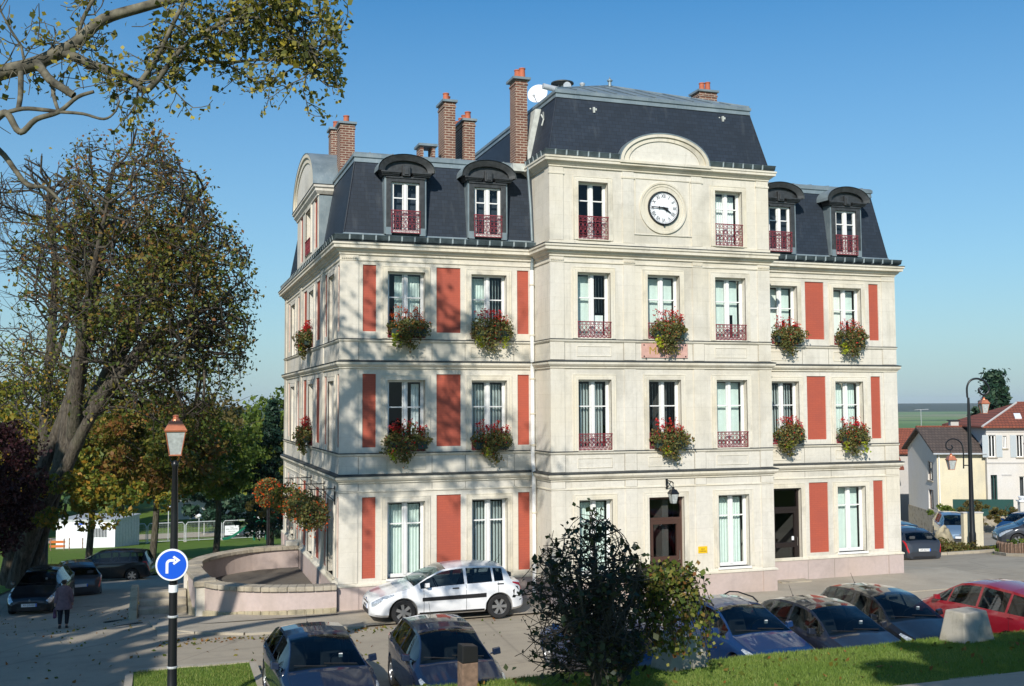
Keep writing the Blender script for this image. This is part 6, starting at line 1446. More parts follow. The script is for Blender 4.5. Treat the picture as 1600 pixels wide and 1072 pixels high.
twigs(crv(near[0][0], 3), 1, (.3, .6)); twigs(crv(near[2][0], 2), 1, (.3, .55)); twigs([PB[5], PB[6], PB[7], (-6.9, -13.7, 9.7)], 2, (.4, .8)); twigs(crv(near[12][0], 2), 1, (.3, .6))
grow((-6.3, -13.95, 9.85), (-.2, 0, 1), .9, .018, 1, segs, tips, .05, .25, 4, (1, 2), lambda q: q.z < 11.5); grow((-6.75, -13.8, 9.75), (-.1, 0, 1), .9, .018, 1, segs, tips, .05, .25, 4, (1, 2), lambda q: q.z < 11.5)
# upper crown, above the frame: throws the dappled shade on the left wing
hi = lambda q: q.z > 5.5+.415*(((q.x+4.6)*.32)+(q.y+28.24)*.948)+.35 and q.z < 19.5 and -15.5 < q.x < -3.0
U1 = limb([(-13.0, -12.6, 4.0), (-11.5, -12.4, 8.5), (-9.2, -12.2, 12.3), (-6.6, -12.3, 15.2), (-4.2, -12.8, 17.0)], .34, .06, segs); U2 = limb([(-12.5, -12.5, 6.0), (-12.0, -11.5, 11.5), (-10.6, -10.6, 15.5), (-8.6, -10.0, 18.2)], .30, .06, segs)
U3 = limb([(-9.4, -12.2, 12.0), (-7.6, -13.0, 12.9), (-5.6, -13.6, 13.6), (-4.2, -14.0, 14.2)], .14, .05, segs)
tipsU = []
for U, s0 in ((U1, 8), (U2, 8), (U3, 4)):
    for i in range(s0, len(U)):
        for k in range(2): 
            t = random.uniform(0, 6.28); grow(U[i], (math.cos(t), math.sin(t), .15), random.uniform(1.2, 2.4), .045, 2, segs, tipsU, .0, .28, 3, (1, 2), hi)
print('plane', len(segs), len(tips), len(tipsU))
PT = tree_obj('plane_tree', (-13.2, -12.6, 0), 'mottled plane tree limb with sparse yellow-green leaves overhanging the upper left', segs, tips, LF['plane'], .064, 3, .06, MT['planebark'], asp=.95, down=.3, thick=.016,
     density=lambda P: np.clip(.36+(P[:, 0]+5.2)*.24, .30, .72)*(P[:, 0] < -2.4))
T_ = np.array(tipsU)-np.array((-13.2, -12.6, 0)); rep = np.repeat(T_, 5, axis=0)+rng.normal(size=(len(T_)*5, 3))*.22
leaf_mesh('upper_crown', rep, .14, LF['plane'], PT, .9)

# trees outside the frame to the left and behind the camera, whose shade lies on the road, the shrub and the lawn
def blob_tree(name, x, y, z0, h, rx, rz_, label, mat, n, ls, group=None, trunk=.25, cz=None, seed=0, bark=None, holes=.5, tb=None, ry=None, down=.2, tlow=0.0, cat='tree', shell=.35):
    r_ = np.random.default_rng(seed+100); e_ = empty(name, (x, y, z0), 0, label, cat, group); cz = h-rz_ if cz is None else cz; ry = ry or rx
    random.seed(seed+5); sg = []; tp_ = []
    limb([(0, 0, -.3), (.05*rx, 0, cz*.5), (0, .05*rx, cz), (0, 0, cz+rz_*.6)] if tb is None else [(tb[0], tb[1], -.5), (tb[0], tb[1], cz*.45), (tb[0]*.8, tb[1]*.8, cz*.85), (tb[0]*.3, tb[1]*.3, cz), (0, 0, cz)], trunk, trunk*.25, sg, 4)
    for k in range(9 if tb is None else 0):
        t = k*2.4; zz = cz-rz_*.35+rz_*.12*k; limb([(0, 0, zz*.85), (math.cos(t)*rx*.35, math.sin(t)*ry*.35, zz+rz_*.05), (math.cos(t)*rx*.8, math.sin(t)*ry*.8, zz+rz_*.25)], trunk*.3, trunk*.06, sg, 3)
    seg_mesh('trunk', sg, bark or MT['bark'], e_, 7)
    nc = max(14, n//130); d = r_.normal(size=(nc, 3)); d /= np.linalg.norm(d, axis=1)[:, None]; rr = (shell+(1-shell)*r_.random((nc, 1))**.5)
    Cn = d*rr*np.array([rx, ry, rz_])*.86+np.array([0, 0, cz]); cs = r_.uniform(.14, .30, nc)*min(rx, rz_)
    idx = r_.integers(0, nc, n); q = r_.normal(size=(n, 3)); q /= np.linalg.norm(q, axis=1)[:, None]
    P = Cn[idx]+q*(cs[idx]*(.45+.55*r_.random(n)))[:, None]*np.array([1.15, 1.15, .8])
    P = P[P[:, 2] > .15]
    ct = r_.random(nc); tint = np.clip(ct[r_.permutation(nc)][idx][:len(P)]*.55+r_.random(len(P))*.45+tlow, 0, 1)
    leaf_mesh('crown', P, ls, mat, e_, .65, down, tint=tint)
    return e_
for i, (x, y, h, rx) in enumerate(((-20.0, -23, 15.5, 4.4), (-19.6, -15, 16, 4.8), (-19.8, -6, 16, 5.2), (-21, 4, 16, 4.8))):
    blob_tree('shade_tree', x, y, 0, h, rx, 4.6, 'broad leafy tree outside the left edge, number %s along the road from the camera' % ('one', 'two', 'three', 'four')[i], LF['green'], 9000, .42, 'trees beside the road outside the frame', .35, seed=i)
blob_tree('overhead_tree', -4.9, -23.9, 3.0, 8.1, 1.9, 1.35, 'leafy tree leaning above the viewpoint shading the dark shrub', LF['green'], 7000, .2, None, .22, seed=11, tb=(-2.5, -9), shell=.1)
blob_tree('overhead_tree', .6, -29.0, 3.5, 9.0, 3.6, 1.9, 'leafy tree above the viewpoint shading the right of the lawn', LF['green'], 13000, .27, None, .25, seed=12, tb=(1.5, -7), shell=.1)

# background trees on the left, each its own
GP = 'park trees behind the road'
BG = [('thicket_tree', -17, 128, 11, 8, 5.4, 'dark bushy tree behind the site cabin at the far left', 'conifer', 6000, .6),
 ('thicket_tree', -5, 132, 11.5, 8, 5.6, 'dark bushy tree closing the park behind the fence notice', 'green', 6000, .6),
 ('thicket_tree', -11, 140, 14, 9, 6.5, 'tall bushy tree at the back of the park behind the lamp lantern', 'chestnut', 6000, .65),
 ('thicket_tree', 11, 134, 11, 8, 5.4, 'bushy tree behind the playground beside the town hall', 'green', 6000, .6),
 ('thicket_tree', -28, 120, 12, 8, 5.8, 'dark bushy tree at the far left behind the leaning trunk', 'green', 6000, .6),('golden_tree', -12.6, 38, 11.8, 4.0, 4.1, 'yellow-green tree at the left edge behind the half-bare tree', 'gold', 9000, .26),
 ('golden_tree', -5.0, 41.5, 11.0, 5.4, 3.7, 'golden chestnut filling the gap behind the foreground lamp', 'chestnut', 17000, .26),
 ('green_tree', -1.0, 44.5, 9.6, 3.9, 3.0, 'yellow-green tree behind the lamp lantern nearest the fence', 'green', 9000, .25),
 ('golden_tree', -9.0, 47, 13.2, 4.5, 4.6, 'tall golden-brown tree seen between the chestnut limbs', 'chestnut', 9000, .3),
 ('dark_tree', 3.0, 96, 9.5, 6.0, 4.6, 'dark round tree shading the playground', 'conifer', 8000, .5),
 ('pale_tree', 7.4, 84, 16.6, 5.4, 7.0, 'hazy pale green tree rising left of the town hall', 'green', 8000, .45),
 ('pale_tree', 2.2, 112, 17.5, 6.5, 7.0, 'distant pale tree between the chestnut and the town hall', 'dry', 7000, .55),
 ('golden_tree', -19, 96, 15, 8, 6, 'distant golden tree behind the white site cabin', 'gold', 8000, .6),
 ('green_tree', -9, 105, 15, 8, 6, 'distant green tree right of the white site cabin', 'green', 8000, .6),
 ('green_tree', -32, 90, 17, 9, 7, 'distant green tree at the far left behind the leaning trunk', 'green', 7000, .65)]
for i, (nm, x, y, h, rx, rz_, lb, mt, n_, ls) in enumerate(BG): blob_tree(nm, x, y, gz(x, y), h, rx, rz_, lb, LF[mt], n_, ls, GP, .25, seed=20+i)
blob_tree('plum_tree', -10.3, 13.6, gz(0, 13.6), 7.4, 1.95, 2.9, 'dark purple-leaved plum tree at the left edge above the black hatchback', LF['purple'], 16000, .13, None, .12, seed=41, cz=4.3)
blob_tree('feathery_tree', 1.25, 32.5, gz(0, 32.5), 4.6, 1.3, 1.0, 'small feathery half-bare tree behind the terrace', LF['dry'], 2200, .12, None, .07, seed=43)
blob_tree('yellow_leaf_bush', .75, 18.5, gz(0, 18.5), 6.4, .5, 1.3, 'thin yellow-leaved tree beside the far corner of the town hall', LF['gold'], 700, .16, None, .05, seed=44)
# conifers
def conifer(name, x, y, h, r_, label, n, ls, seed, sparse=1.0, group=None):
    rr = np.random.default_rng(seed); e_ = empty(name, (x, y, gz(x, y)), 0, label, 'tree', group); sg = [((0, 0, -.3), (0, 0, h*.98), .035*h*.6, .02)]; Pl = []
    lv = int(h/.42)
    for i in range(lv):
        z = h*(.14+.84*i/lv); R_ = r_*(1-i/lv)**1.05*rr.uniform(.8, 1.12)+.15
        for k in range(7):
            t = rr.uniform(0, 6.28); L_ = R_*rr.uniform(.7, 1.1); p1 = (math.cos(t)*L_, math.sin(t)*L_, z+L_*.12-.1); sg.append(((0, 0, z-.05), p1, .03, .01))
            m_ = int(n/(lv*7)); u = rr.random(m_)**.7
            Pl.append(np.stack([p1[0]*u, p1[1]*u, z+(p1[2]-z)*u-rr.random(m_)*.28*(1-u*.4)], 1)+rr.normal(size=(m_, 3))*np.array([.14, .14, .06])*(1.2-u)[:, None]*r_*.5)
    seg_mesh('trunk', sg, MT['bark'], e_, 5); leaf_mesh('crown', np.concatenate(Pl), ls, LF['conifer'], e_, .45, .1); return e_
conifer('conifer_tree', 2.7, 45.0, 11.2, 2.7, 'dark blue-green conifer beside the far left corner of the town hall', 12000, .28, 3)
conifer('fir_tree', 71.2, 51.8, 14.4, 6.2, 'tall dark fir tree standing behind the red-roofed white house', 20000, .42, 4)
# far hedgerow woods
n_ = 60000; wx = np.concatenate([rng.uniform(-200, 900, n_//2), rng.uniform(-100, 500, n_//2)]); wy = np.concatenate([rng.choice([620, 980, 1500, 2200], n_//2)+rng.normal(size=n_//2)*25, rng.choice([260, 330, 420], n_//2)+rng.normal(size=n_//2)*8])
wz = np.array([gz(a, c) for a, c in zip(wx, wy)])+rng.random(n_)*9; msk = (np.sin(wx*.013+wy*.01)+np.sin(wx*.031)) > -.2
leaf_mesh('distant_woods', np.stack([wx, wy, wz], 1)[msk], 3.0, LF['conifer'], None, .8)['kind'] = 'stuff'

# shrub and trailing vine in the foreground
segs, tips = [], []
base = (1.72, -13.4, bankz(1.72, -13.4)); oks = lambda q: ((q.x-1.5)/(1.08+.22*math.sin(q.z*5)+.12*math.sin(q.y*9+q.z*3)))**2+((q.y+13.4)/1.1)**2+((q.z-2.35)/(1.62 if q.z > 2.35 else 1.2))**2 < 1 and q.z < 4.0-abs(q.x-1.7)*1.05
for k in range(8):
    t = k*.8; P = limb([base, (base[0]+math.cos(t)*.14, base[1]+math.sin(t)*.14, base[2]+.5), (base[0]+math.cos(t)*.5, base[1]+math.sin(t)*.45, base[2]+1.2), (base[0]+math.cos(t)*.75, base[1]+math.sin(t)*.6, base[2]+1.9)], .055, .018, segs, 4)
    for p in P[3:]:
        for _ in range(2): t2 = random.uniform(0, 6.28); grow(p, (math.cos(t2), math.sin(t2), random.uniform(-.5, .7)), random.uniform(.5, 1.1), .014, 1, segs, tips, .02, .3, 4, (2, 2), oks)
limb([base, (1.75, -13.4, 2.3), (1.7, -13.4, 3.5)], .07, .02, segs, 4)
for z in lin(2.2, 3.6, 9):
    for _ in range(4): t2 = random.uniform(0, 6.28); grow((1.72, -13.4, z), (math.cos(t2), math.sin(t2), .4), random.uniform(.4, .9), .012, 1, segs, tips, .02, .3, 4, (2, 2), oks)
print('shrub', len(segs), len(tips))
tree_obj('dark_shrub', base, 'tall dark-leaved shrub on the lawn in front of the parked cars', segs, tips, LF['shrub'], .088, max(2, int(9500/len(tips))), .08, MT['bark'], cat='shrub', asp=.75, down=.5, thick=.02, density=lambda P: np.where(P[:, 2] < 1.9, .42, .34)*(np.sin(P[:, 0]*4.3+1)*np.sin(P[:, 2]*4.6)*np.sin(P[:, 1]*4+2) > -.02))
e_ = empty('trailing_vine', (3.15, -13.0, bankz(3.15, -13)), 0, 'sunlit yellow-green trailing vine spilling over the left concrete block', 'vine'); Pl = []; sg = []
for k in range(60):
    x0, y0, z0 = random.uniform(-.75, .12), random.uniform(-.5, .3), random.uniform(1.2, 1.85); t = random.uniform(-.3, .9); L_ = random.uniform(.35, 1.0); pp = []
    for i in range(9): u = i/8; pp.append((x0+L_*u*math.cos(t)*.75+.03*math.sin(i*2+k), y0+L_*u*math.sin(t)*.5, max(.42, z0+.15*math.sin(u*3)-1.1*u*u*L_*1.2)))
    for i in range(8): sg.append((pp[i], pp[i+1], .006, .005))
    for p in pp[1:]: Pl.append(np.array(p)+rng.normal(size=(7, 3))*.055)
for k in range(5): limb([(-1.0, -.3, .1), (-.75+.1*k, -.2, .8), (-.5+.12*k, -.1, 1.5)], .02, .01, sg, 3)
seg_mesh('stems', sg, MT['twig'], e_, 4)['kind'] = 'stuff'; leaf_mesh('leaves', np.concatenate(Pl), .07, LF['vine'], e_, .85, .3)['kind'] = 'stuff'

# ================================================================== HOUSES AND STREET ON THE RIGHT
U1_, N1_ = Vector((.92, -.39, 0)).normalized(), Vector((-.39, -.92, 0)).normalized(); G1_ = -N1_
def hframe(t, g, z): o_ = Vector((46.04, 30.66, 0))+U1_*t+G1_*g; return (o_.x, o_.y, z)
HR = math.atan2(U1_.y, U1_.x)
FH = F((0, 0, 0), (1, 0, 0), (0, -1, 0)); FG = F((0, 0, 0), (0, 1, 0), (-1, 0, 0))
def hwin(par, Fr, a, c, z, y, shut=None, frame=None, dep=.16):
    v = MB(); f = .06; fm = frame or MT['white']
    v.fbox(Fr, a, a+f, -dep, -dep+.05, z, y); v.fbox(Fr, c-f, c, -dep, -dep+.05, z, y); v.fbox(Fr, a+f, c-f, -dep, -dep+.05, y-f, y); v.fbox(Fr, a+f, c-f, -dep, -dep+.05, z, z+f); v.fbox(Fr, (a+c)/2-.03, (a+c)/2+.03, -dep, -dep+.05, z+f, y-f)
    W = v.build('window', fm, par); g = MB(); g.poly([Fr.p(a, -dep+.02, z), Fr.p(c, -dep+.02, z), Fr.p(c, -dep+.02, y), Fr.p(a, -dep+.02, y)]); g.build('pane', MT['glass'], W)
    g = MB(); g.poly([Fr.p(a, -dep-.25, z), Fr.p(c, -dep-.25, z), Fr.p(c, -dep-.25, y), Fr.p(a, -dep-.25, y)]); g.build('curtain', MT['seat'], W)
    MB().fbox(Fr, a-.08, c+.08, -.05, .08, z-.08, z-.001).build('window_sill', MT['cap'], par)
    if shut:
        for s0, s1 in ((a-.42, a-.03), (c+.03, c+.42)):
            sh = MB(); sh.fbox(Fr, s0, s1, .012, .04, z, y); k = z+.06
            while k < y-.06: sh.fbox(Fr, s0+.04, s1-.04, .041, .052, k, k+.03); k += .07
            sh.build('shutter', shut, par)
# cream house with a gable
CH = empty('cream_house', hframe(0, 0, 0), HR, 'cream rendered house with a brown tiled roof behind the ornate lamp post', 'house', 'houses along the side street')
b = MB(); wall(b, FH, 0, 3.2, -4.5, 2.15, []); b.build('wall', MT['render_cream'], CH)
GD = 6.6
b = MB(); hs_ = [(.95, 2.0, .05, 1.35, .2), (.95, 2.0, -1.95, -.6, .2)]; wall(b, FG, 0, GD, -4.5, 2.15, hs_); b.prism([(0, 2.15), (GD, 2.15), (GD/2, 3.55)], FG, -.2, 0); b.build('gable_wall', MT['render_white'], CH)
for a, c, z, y, d in hs_: hwin(CH, FG, a, c, z, y, frame=MT['wood'])
b = MB(); b.hexa([(-.35, -.35, 1.98), (3.2, -.35, 1.98), (3.2, GD/2, 3.60), (-.35, GD/2, 3.60), (-.35, -.35, 2.10), (3.2, -.35, 2.10), (3.2, GD/2, 3.74), (-.35, GD/2, 3.74)]); b.hexa([(-.35, GD/2, 3.60), (3.2, GD/2, 3.60), (3.2, GD+.35, 1.98), (-.35, GD+.35, 1.98), (-.35, GD/2, 3.74), (3.2, GD/2, 3.74), (3.2, GD+.35, 2.10), (-.35, GD+.35, 2.10)])
rf = b.build('roof', MT['tile_brown'], CH); MB().tube([(-.36, GD/2, 3.74), (3.2, GD/2, 3.74)], .09, 6).build('ridge_tiles', MT['tile_red'], rf)
MB().tube([(-.35, -.40, 1.98), (3.2, -.40, 1.98)], .06, 6).build('gutter', MT['galv'], CH); MB().tube([(.12, -.08, 1.98), (.12, -.08, -3.4)], .045, 6).build('downpipe', MT['white'], CH)
MB().box(-.06, .02, -.06, GD, -4.5, -2.1).build('stone_base', MT['fieldstone'], CH); MB().box(-.06, .5, -.08, -.001, -4.5, -2.3).build('stone_base', MT['fieldstone'], CH)
ch = MB().box(2.2, 2.75, GD/2+.3, GD/2+.8, 3.2, 4.15).build('chimney', MT['render_grey'], rf); MB().box(2.1, 2.85, GD/2+.2, GD/2+.9, 4.15, 4.22).build('chimney_cap', MT['black'], rf)
# white house
WH = empty('white_house', hframe(3.2, -.35, 0), HR, 'white two-storey house with a red tiled hip roof and pale shutters at the right edge', 'house', 'houses along the side street')
MT['shut'] = plain('pale_blue_shutter', (0.45, 0.50, 0.52), 0.6); WL_ = 11.0; WD = 7.5
hs_ = [(.15, .62, 1.75, 3.25, .2), (1.1, 1.35, 2.35, 3.2, .2), (2.0, 2.45, 1.75, 3.25, .2), (3.9, 4.4, 1.75, 3.25, .2), (.22, .65, -1.9, .55, .2), (2.1, 2.8, -1.0, .45, .2)]
b = MB(); wall(b, FH, 0, WL_, -4.6, 3.85, hs_); b.build('wall', MT['render_white'], WH)
b = MB(); wall(b, FG, 0, WD, -4.6, 3.85, []); b.poly([(WL_, 0, -4.6), (WL_, WD, -4.6), (WL_, WD, 3.85), (WL_, 0, 3.85)]); b.poly([(0, WD, -4.6), (WL_, WD, -4.6), (WL_, WD, 3.85), (0, WD, 3.85)]); b.build('side_wall', MT['render_grey'], WH)
MT['greendoor'] = plain('dark_green_shutter', (0.01, 0.06, 0.05), 0.5)
for i, (a, c, z, y, d) in enumerate(hs_): hwin(WH, FH, a, c, z, y, shut=MT['shut'] if i in (0, 2, 3) else None, frame=MT['greendoor'] if i == 4 else None)
MB().fbox(FH, 0, WL_, 0, .05, 1.32, 1.42).build('string_course', MT['render_grey'], WH); MB().fbox(FH, 0, WL_, 0, .04, 3.45, 3.56).build('string_course', MT['render_grey'], WH)
MB().fbox(FH, .95, 1.6, .0, .04, .5, .6).build('lintel', MT['render_grey'], WH)
b = MB(); o_ = .35; e1 = 3.85; r1 = 5.45; c0 = [(-o_, -o_, e1), (WL_+o_, -o_, e1), (WL_+o_, WD+o_, e1), (-o_, WD+o_, e1)]; ra, rb = (WD/2-.2, WD/2, r1), (WL_-WD/2+.2, WD/2, r1)
b.poly([c0[0], c0[1], rb, ra]); b.poly([c0[1], c0[2], rb]); b.poly([c0[2], c0[3], ra, rb]); b.poly([c0[3], c0[0], ra]); b.poly([(x, y, z-.12) for x, y, z in c0][::-1])
for i in range(4): p, q = c0[i], c0[(i+1) % 4]; b.poly([(p[0], p[1], p[2]-.12), (q[0], q[1], q[2]-.12), q, p])
rf = b.build('roof', MT['tile_red'], WH); MB().tube([c0[0], ra], .08, 6).build('hip_tiles', MT['render_grey'], rf); MB().tube([ra, rb], .08, 6).build('ridge_tiles', MT['tile_red'], rf)
MB().hexa([(2.3, .9, 4.30), (2.75, .9, 4.30), (2.95, 1.7, 4.60), (2.5, 1.7, 4.60), (2.3, .86, 4.40), (2.75, .86, 4.40), (2.95, 1.66, 4.72), (2.5, 1.66, 4.72)]).build('skylight', MT['signwhite'], rf)
# projecting gable at its right
b = MB(); b.hexa([(2.55, -2.6, 2.55), (4.6, -2.6, 4.9), (4.6, .4, 4.9), (2.55, .4, 2.55), (2.45, -2.6, 2.7), (4.6, -2.6, 5.1), (4.6, .4, 5.1), (2.45, .4, 2.7)]); b.hexa([(4.6, -2.6, 4.9), (6.65, -2.6, 2.55), (6.65, .4, 2.55), (4.6, .4, 4.9), (4.6, -2.6, 5.1), (6.75, -2.6, 2.7), (6.75, .4, 2.7), (4.6, .4, 5.1)]); b.build('porch_roof', MT['tile_red'], WH)
b = MB(); b.prism([(2.8, -4.5), (6.4, -4.5), (6.4, 2.8), (4.6, 4.85), (2.8, 2.8)], FH, -.2, 2.2); b.build('porch_wall', MT['render_white'], WH)
# red roofed house behind, seen left of the cream one
RH = empty('red_roof_house', (49.2, 41.6, 0), HR+.1, 'low house with faded red tiled roof just right of the town hall', 'house', 'houses along the side street')
b = MB().box(-4.5, 2.2, .2, 5, -5, .2); b.build('wall', MT['render_cream'], RH)
b = MB(); b.hexa([(-5, -.3, .15), (2.4, -.3, .15), (2.4, 2.6, 2.95), (-5, 2.6, 2.95), (-5, -.3, .3), (2.4, -.3, .3), (2.4, 2.6, 3.1), (-5, 2.6, 3.1)]); b.hexa([(-5, 2.6, 2.95), (2.4, 2.6, 2.95), (2.4, 5.5, .15), (-5, 5.5, .15), (-5, 2.6, 3.1), (2.4, 2.6, 3.1), (2.4, 5.5, .3), (-5, 5.5, .3)]); rf = b.build('roof', MT['tile_red'], RH)
MB().box(-.2, .35, 2.5, 2.95, 2.6, 3.75).build('chimney', MT['render_cream'], rf); MB().lathe([(.12, 0), (.12, .45), (.1, .5), (0, .5)], (.08, 2.7, 3.75), 10).build('chimney_pot', MT['signwhite'], rf)
RH2 = empty('long_roof_house', (58, 40.0, 0), HR, 'house behind whose red ridge shows above the brown roof', 'house', 'houses along the side street')
MB().box(-7, 7, .3, 5, -5, 1.4).build('wall', MT['render_grey'], RH2); b = MB(); b.hexa([(-7.3, 0, 1.3), (7.3, 0, 1.3), (7.3, 2.6, 3.2), (-7.3, 2.6, 3.2), (-7.3, 0, 1.45), (7.3, 0, 1.45), (7.3, 2.6, 3.36), (-7.3, 2.6, 3.36)]); b.hexa([(-7.3, 2.6, 3.2), (7.3, 2.6, 3.2), (7.3, 5.3, 1.3), (-7.3, 5.3, 1.3), (-7.3, 2.6, 3.36), (7.3, 2.6, 3.36), (7.3, 5.3, 1.45), (-7.3, 5.3, 1.45)]); b.build('roof', MT['tile_red'], RH2)
AN = empty('tv_aerial', (50.3, 43.4, 2.6), -R(18), 'tall thin television aerial on the red-tiled roof', 'aerial')
v = MB().tube([(0, 0, 0), (0, 0, 4.0)], .03, 5); v.tube([(-.5, 0, 4.0), (.65, 0, 4.02)], .02, 4)
for i in range(9): v.tube([(-.45+.13*i, -.18, 4.0), (-.45+.13*i, .18, 4.0)], .008, 3)
v.build('mast', MT['wood'], AN)
AN = empty('tv_aerial', (53.5, 41.0, 2.6), -R(25), 'shorter pale television aerial right of the tall one', 'aerial')
v = MB().tube([(0, 0, 0), (0, 0, 2.3)], .02, 5); v.tube([(-.5, 0, 2.3), (.6, 0, 2.35)], .016, 4)
for i in range(7): v.tube([(-.45+.16*i, -.16, 2.3), (-.45+.16*i, .16, 2.3)], .008, 3)
v.build('mast', MT['galv'], AN)

# garden wall, hedges, gate pillars
GW = empty('garden_wall', hframe(.6, -2.2, 0), HR, 'low rubble garden wall topped by a dark green screen below the cream house', 'wall')
MB().box(-1.5, 3.6, 0, .3, -4.4, -2.05).build('stone_wall', MT['fieldstone'], GW); MB().box(-.3, 3.6, .1, .16, -2.05, -.95).build('green_screen', MT['greendoor'], GW)
for x, y, z, h, rx, lb, mt in ((43.5, 27.4, -2.5, 1.5, 1.05, 'round bright green bush in front of the cream house', 'green'), (44.7, 25.6, -2.5, 1.9, 1.6, 'wide brown-green bush behind the ornate lamp post', 'dry'), (46.6, 25.2, -2.5, 1.75, 1.0, 'smaller brownish bush beside the white gate pillar', 'dry'), (28.9, 6.5, -1.35, 1.05, .9, 'dense green bush behind the log edging at the right edge', 'green')):
    blob_tree('garden_bush', x, y, z, h, rx, h*.55, lb, LF[mt], 2600, .14, None, .05, seed=int(x*10), shell=.6, cat='bush')
PW = empty('gate_wall', (45.2, 22.4, 0), HR, 'pale rendered wall and white gate pillars in front of the white house', 'wall')
MB().box(.4, 2.2, .2, .45, -4, -.05).build('wall_panel', MT['render_cream'], PW)
for x in (0.0, 2.75): MB().box(x-.2, x+.2, -.2, .2, -4, -.55).build('pillar', MT['render_white'], PW); MB().box(x-.27, x+.27, -.27, .27, -.55, -.46).build('pillar_cap', MT['signwhite'], PW); MB().lathe([(.06, 0), (.2, .12), (.24, .2), (.18, .24), (0, .24)], (x, 0, -.46), 12).build('pillar_urn', MT['signwhite'], PW)
v = MB().tube([(.25, -.1, -1.0), (2.5, -.1, -1.0)], .025, 5)
for i in range(12): v.tube([(.35+.18*i, -.1, -2.4), (.35+.18*i, -.1, -1.0)], .014, 4)
v.build('gate', MT['iron'], PW)

# planting bed with slab, boulder and ornate lamp post
bedp = [(25.3, 8.6), (27.0, 8.1), (28.6, 8.0), (30.2, 8.3), (30.9, 9.3), (31.4, 11.4), (30.2, 13.2), (27.6, 12.6)]
b = MB(); b.v = [(x, y, gz(x, y)+.10) for x, y in bedp]; b.f = [tuple(range(8))]; b.build('planting_bed', MT['soil'])['kind'] = 'structure'
for i in range(8): p, q = bedp[i], bedp[(i+1) % 8]; kline(p, q, gz(*p), gz(*q), .06)
b = MB(); pp = [(28.6, 7.7), (30.4, 8.0), (31.2, 9.2), (33.4, 8.2), (31.0, 5.6), (29.2, 6.9)]; b.v = [(x, y, gz(x, y)+.05) for x, y in pp]; b.f = [tuple(range(6))]; b.build('pavement', MT['gravel'])['kind'] = 'structure'
n_ = 5200; px_ = rng.uniform(25.6, 28.9, n_); py_ = rng.uniform(8.3, 12.0, n_); hh = .55*(np.sin(px_*2.3)*np.sin(py_*2.1)*.5+.6)
Pz = np.array([gz(a, c) for a, c in zip(px_, py_)])+.1+rng.random(n_)*hh; leaf_mesh('low_planting', np.stack([px_, py_, Pz], 1), .13, LF['dry'], None, .5)['kind'] = 'stuff'
n_ = 900; px_ = rng.uniform(28.5, 30.6, n_); py_ = rng.uniform(8.2, 9.2, n_); leaf_mesh('ground_cover', np.stack([px_, py_, np.array([gz(a, c) for a, c in zip(px_, py_)])+.1+rng.random(n_)*.12], 1), .1, LF['dry'], None, .5)['kind'] = 'stuff'
BO = empty('boulder', (28.9, 10.4, gz(28.9, 10.4)), .4, 'rough mossy boulder standing in the planting bed', 'boulder')
v = MB(); nn_, mm_ = 16, 10
for j in range(mm_+1):
    for i in range(nn_):
        t, f_ = 2*math.pi*i/nn_, math.pi*j/mm_; rr_ = 1+.13*math.sin(3*t+2*f_)+.1*math.sin(5*f_+t)+random.uniform(-.05, .05); v.v.append((.48*rr_*math.sin(f_)*math.cos(t), .36*rr_*math.sin(f_)*math.sin(t), .45+.62*rr_*math.cos(f_)))
for j in range(mm_):
    for i in range(nn_): v.f.append((j*nn_+i, j*nn_+(i+1) % nn_, (j+1)*nn_+(i+1) % nn_, (j+1)*nn_+i))
v.build('boulder_stone', MT['rubble'], BO, smooth=50)
SB = empty('pale_slab', (29.75, 9.6, gz(29.75, 9.6)), -R(14), 'upright pale rendered pier directly behind the ornate lamp post', 'pier')
MB().box(-.45, .45, -.14, .14, 0, 1.68).build('slab', MT['render_cream'], SB, bevel=.02); MB().box(-.47, .47, -.16, .16, 1.68, 1.72).build('slab_cap', MT['render_white'], SB)
OL = empty('ornate_lamp_post', (29.3, 9.1, gz(29.3, 9.1)), -R(18.64), 'tall black lamp post with a scrolled crook and two copper lanterns', 'street lamp')
zb0 = -gz(29.3, 9.1); Zp = lambda y: 5.5-(y-635.2)/35.2+zb0; Xp = lambda u: (u-1509.5)/35.0
MB().lathe([(.15, 0), (.15, .8), (.12, .9), (.095, 3.0), (.075, 5.6), (.05, Zp(628))], n=16).build('pole', MT['iron'], OL, smooth=40)
cp = [(Xp(1508), Zp(628)), (Xp(1508), Zp(612)), (Xp(1513), Zp(602)), (Xp(1523), Zp(598.5)), (Xp(1534), Zp(602)), (Xp(1541), Zp(610)), (Xp(1541), Zp(619)), (Xp(1534), Zp(624)), (Xp(1528), Zp(621)), (Xp(1526), Zp(615)), (Xp(1531), Zp(612))]
MB().tube([(a, 0, c) for a, c in crv(cp, 5)], .045, 8).build('crook', MT['iron'], OL, smooth=60)
v = MB().tube([(Xp(1533.5), 0, Zp(624)), (Xp(1533.5), 0, Zp(631))], .02, 5); cp = [(Xp(1499), Zp(738)), (Xp(1499), Zp(708)), (Xp(1494), Zp(696)), (Xp(1483), Zp(692)), (Xp(1474), Zp(697)), (Xp(1473), Zp(705)), (Xp(1478), Zp(709)), (Xp(1483), Zp(706)), (Xp(1481), Zp(702))]
v.tube([(a, 0, c) for a, c in crv(cp, 5)], .03, 6)
for yy in (717, 733): v.tube([(Xp(1499), 0, Zp(yy)), (0, 0, Zp(yy))], .025, 5)
v.tube([(Xp(1480), 0, Zp(708)), (Xp(1480), 0, Zp(714))], .018, 5); v.build('lantern_arm', MT['iron'], OL, smooth=60)
lantern(OL, Xp(1533.5), 0, Zp(652), .95, MT['copper']); lantern(OL, Xp(1480), 0, Zp(739), .95, MT['copper'])
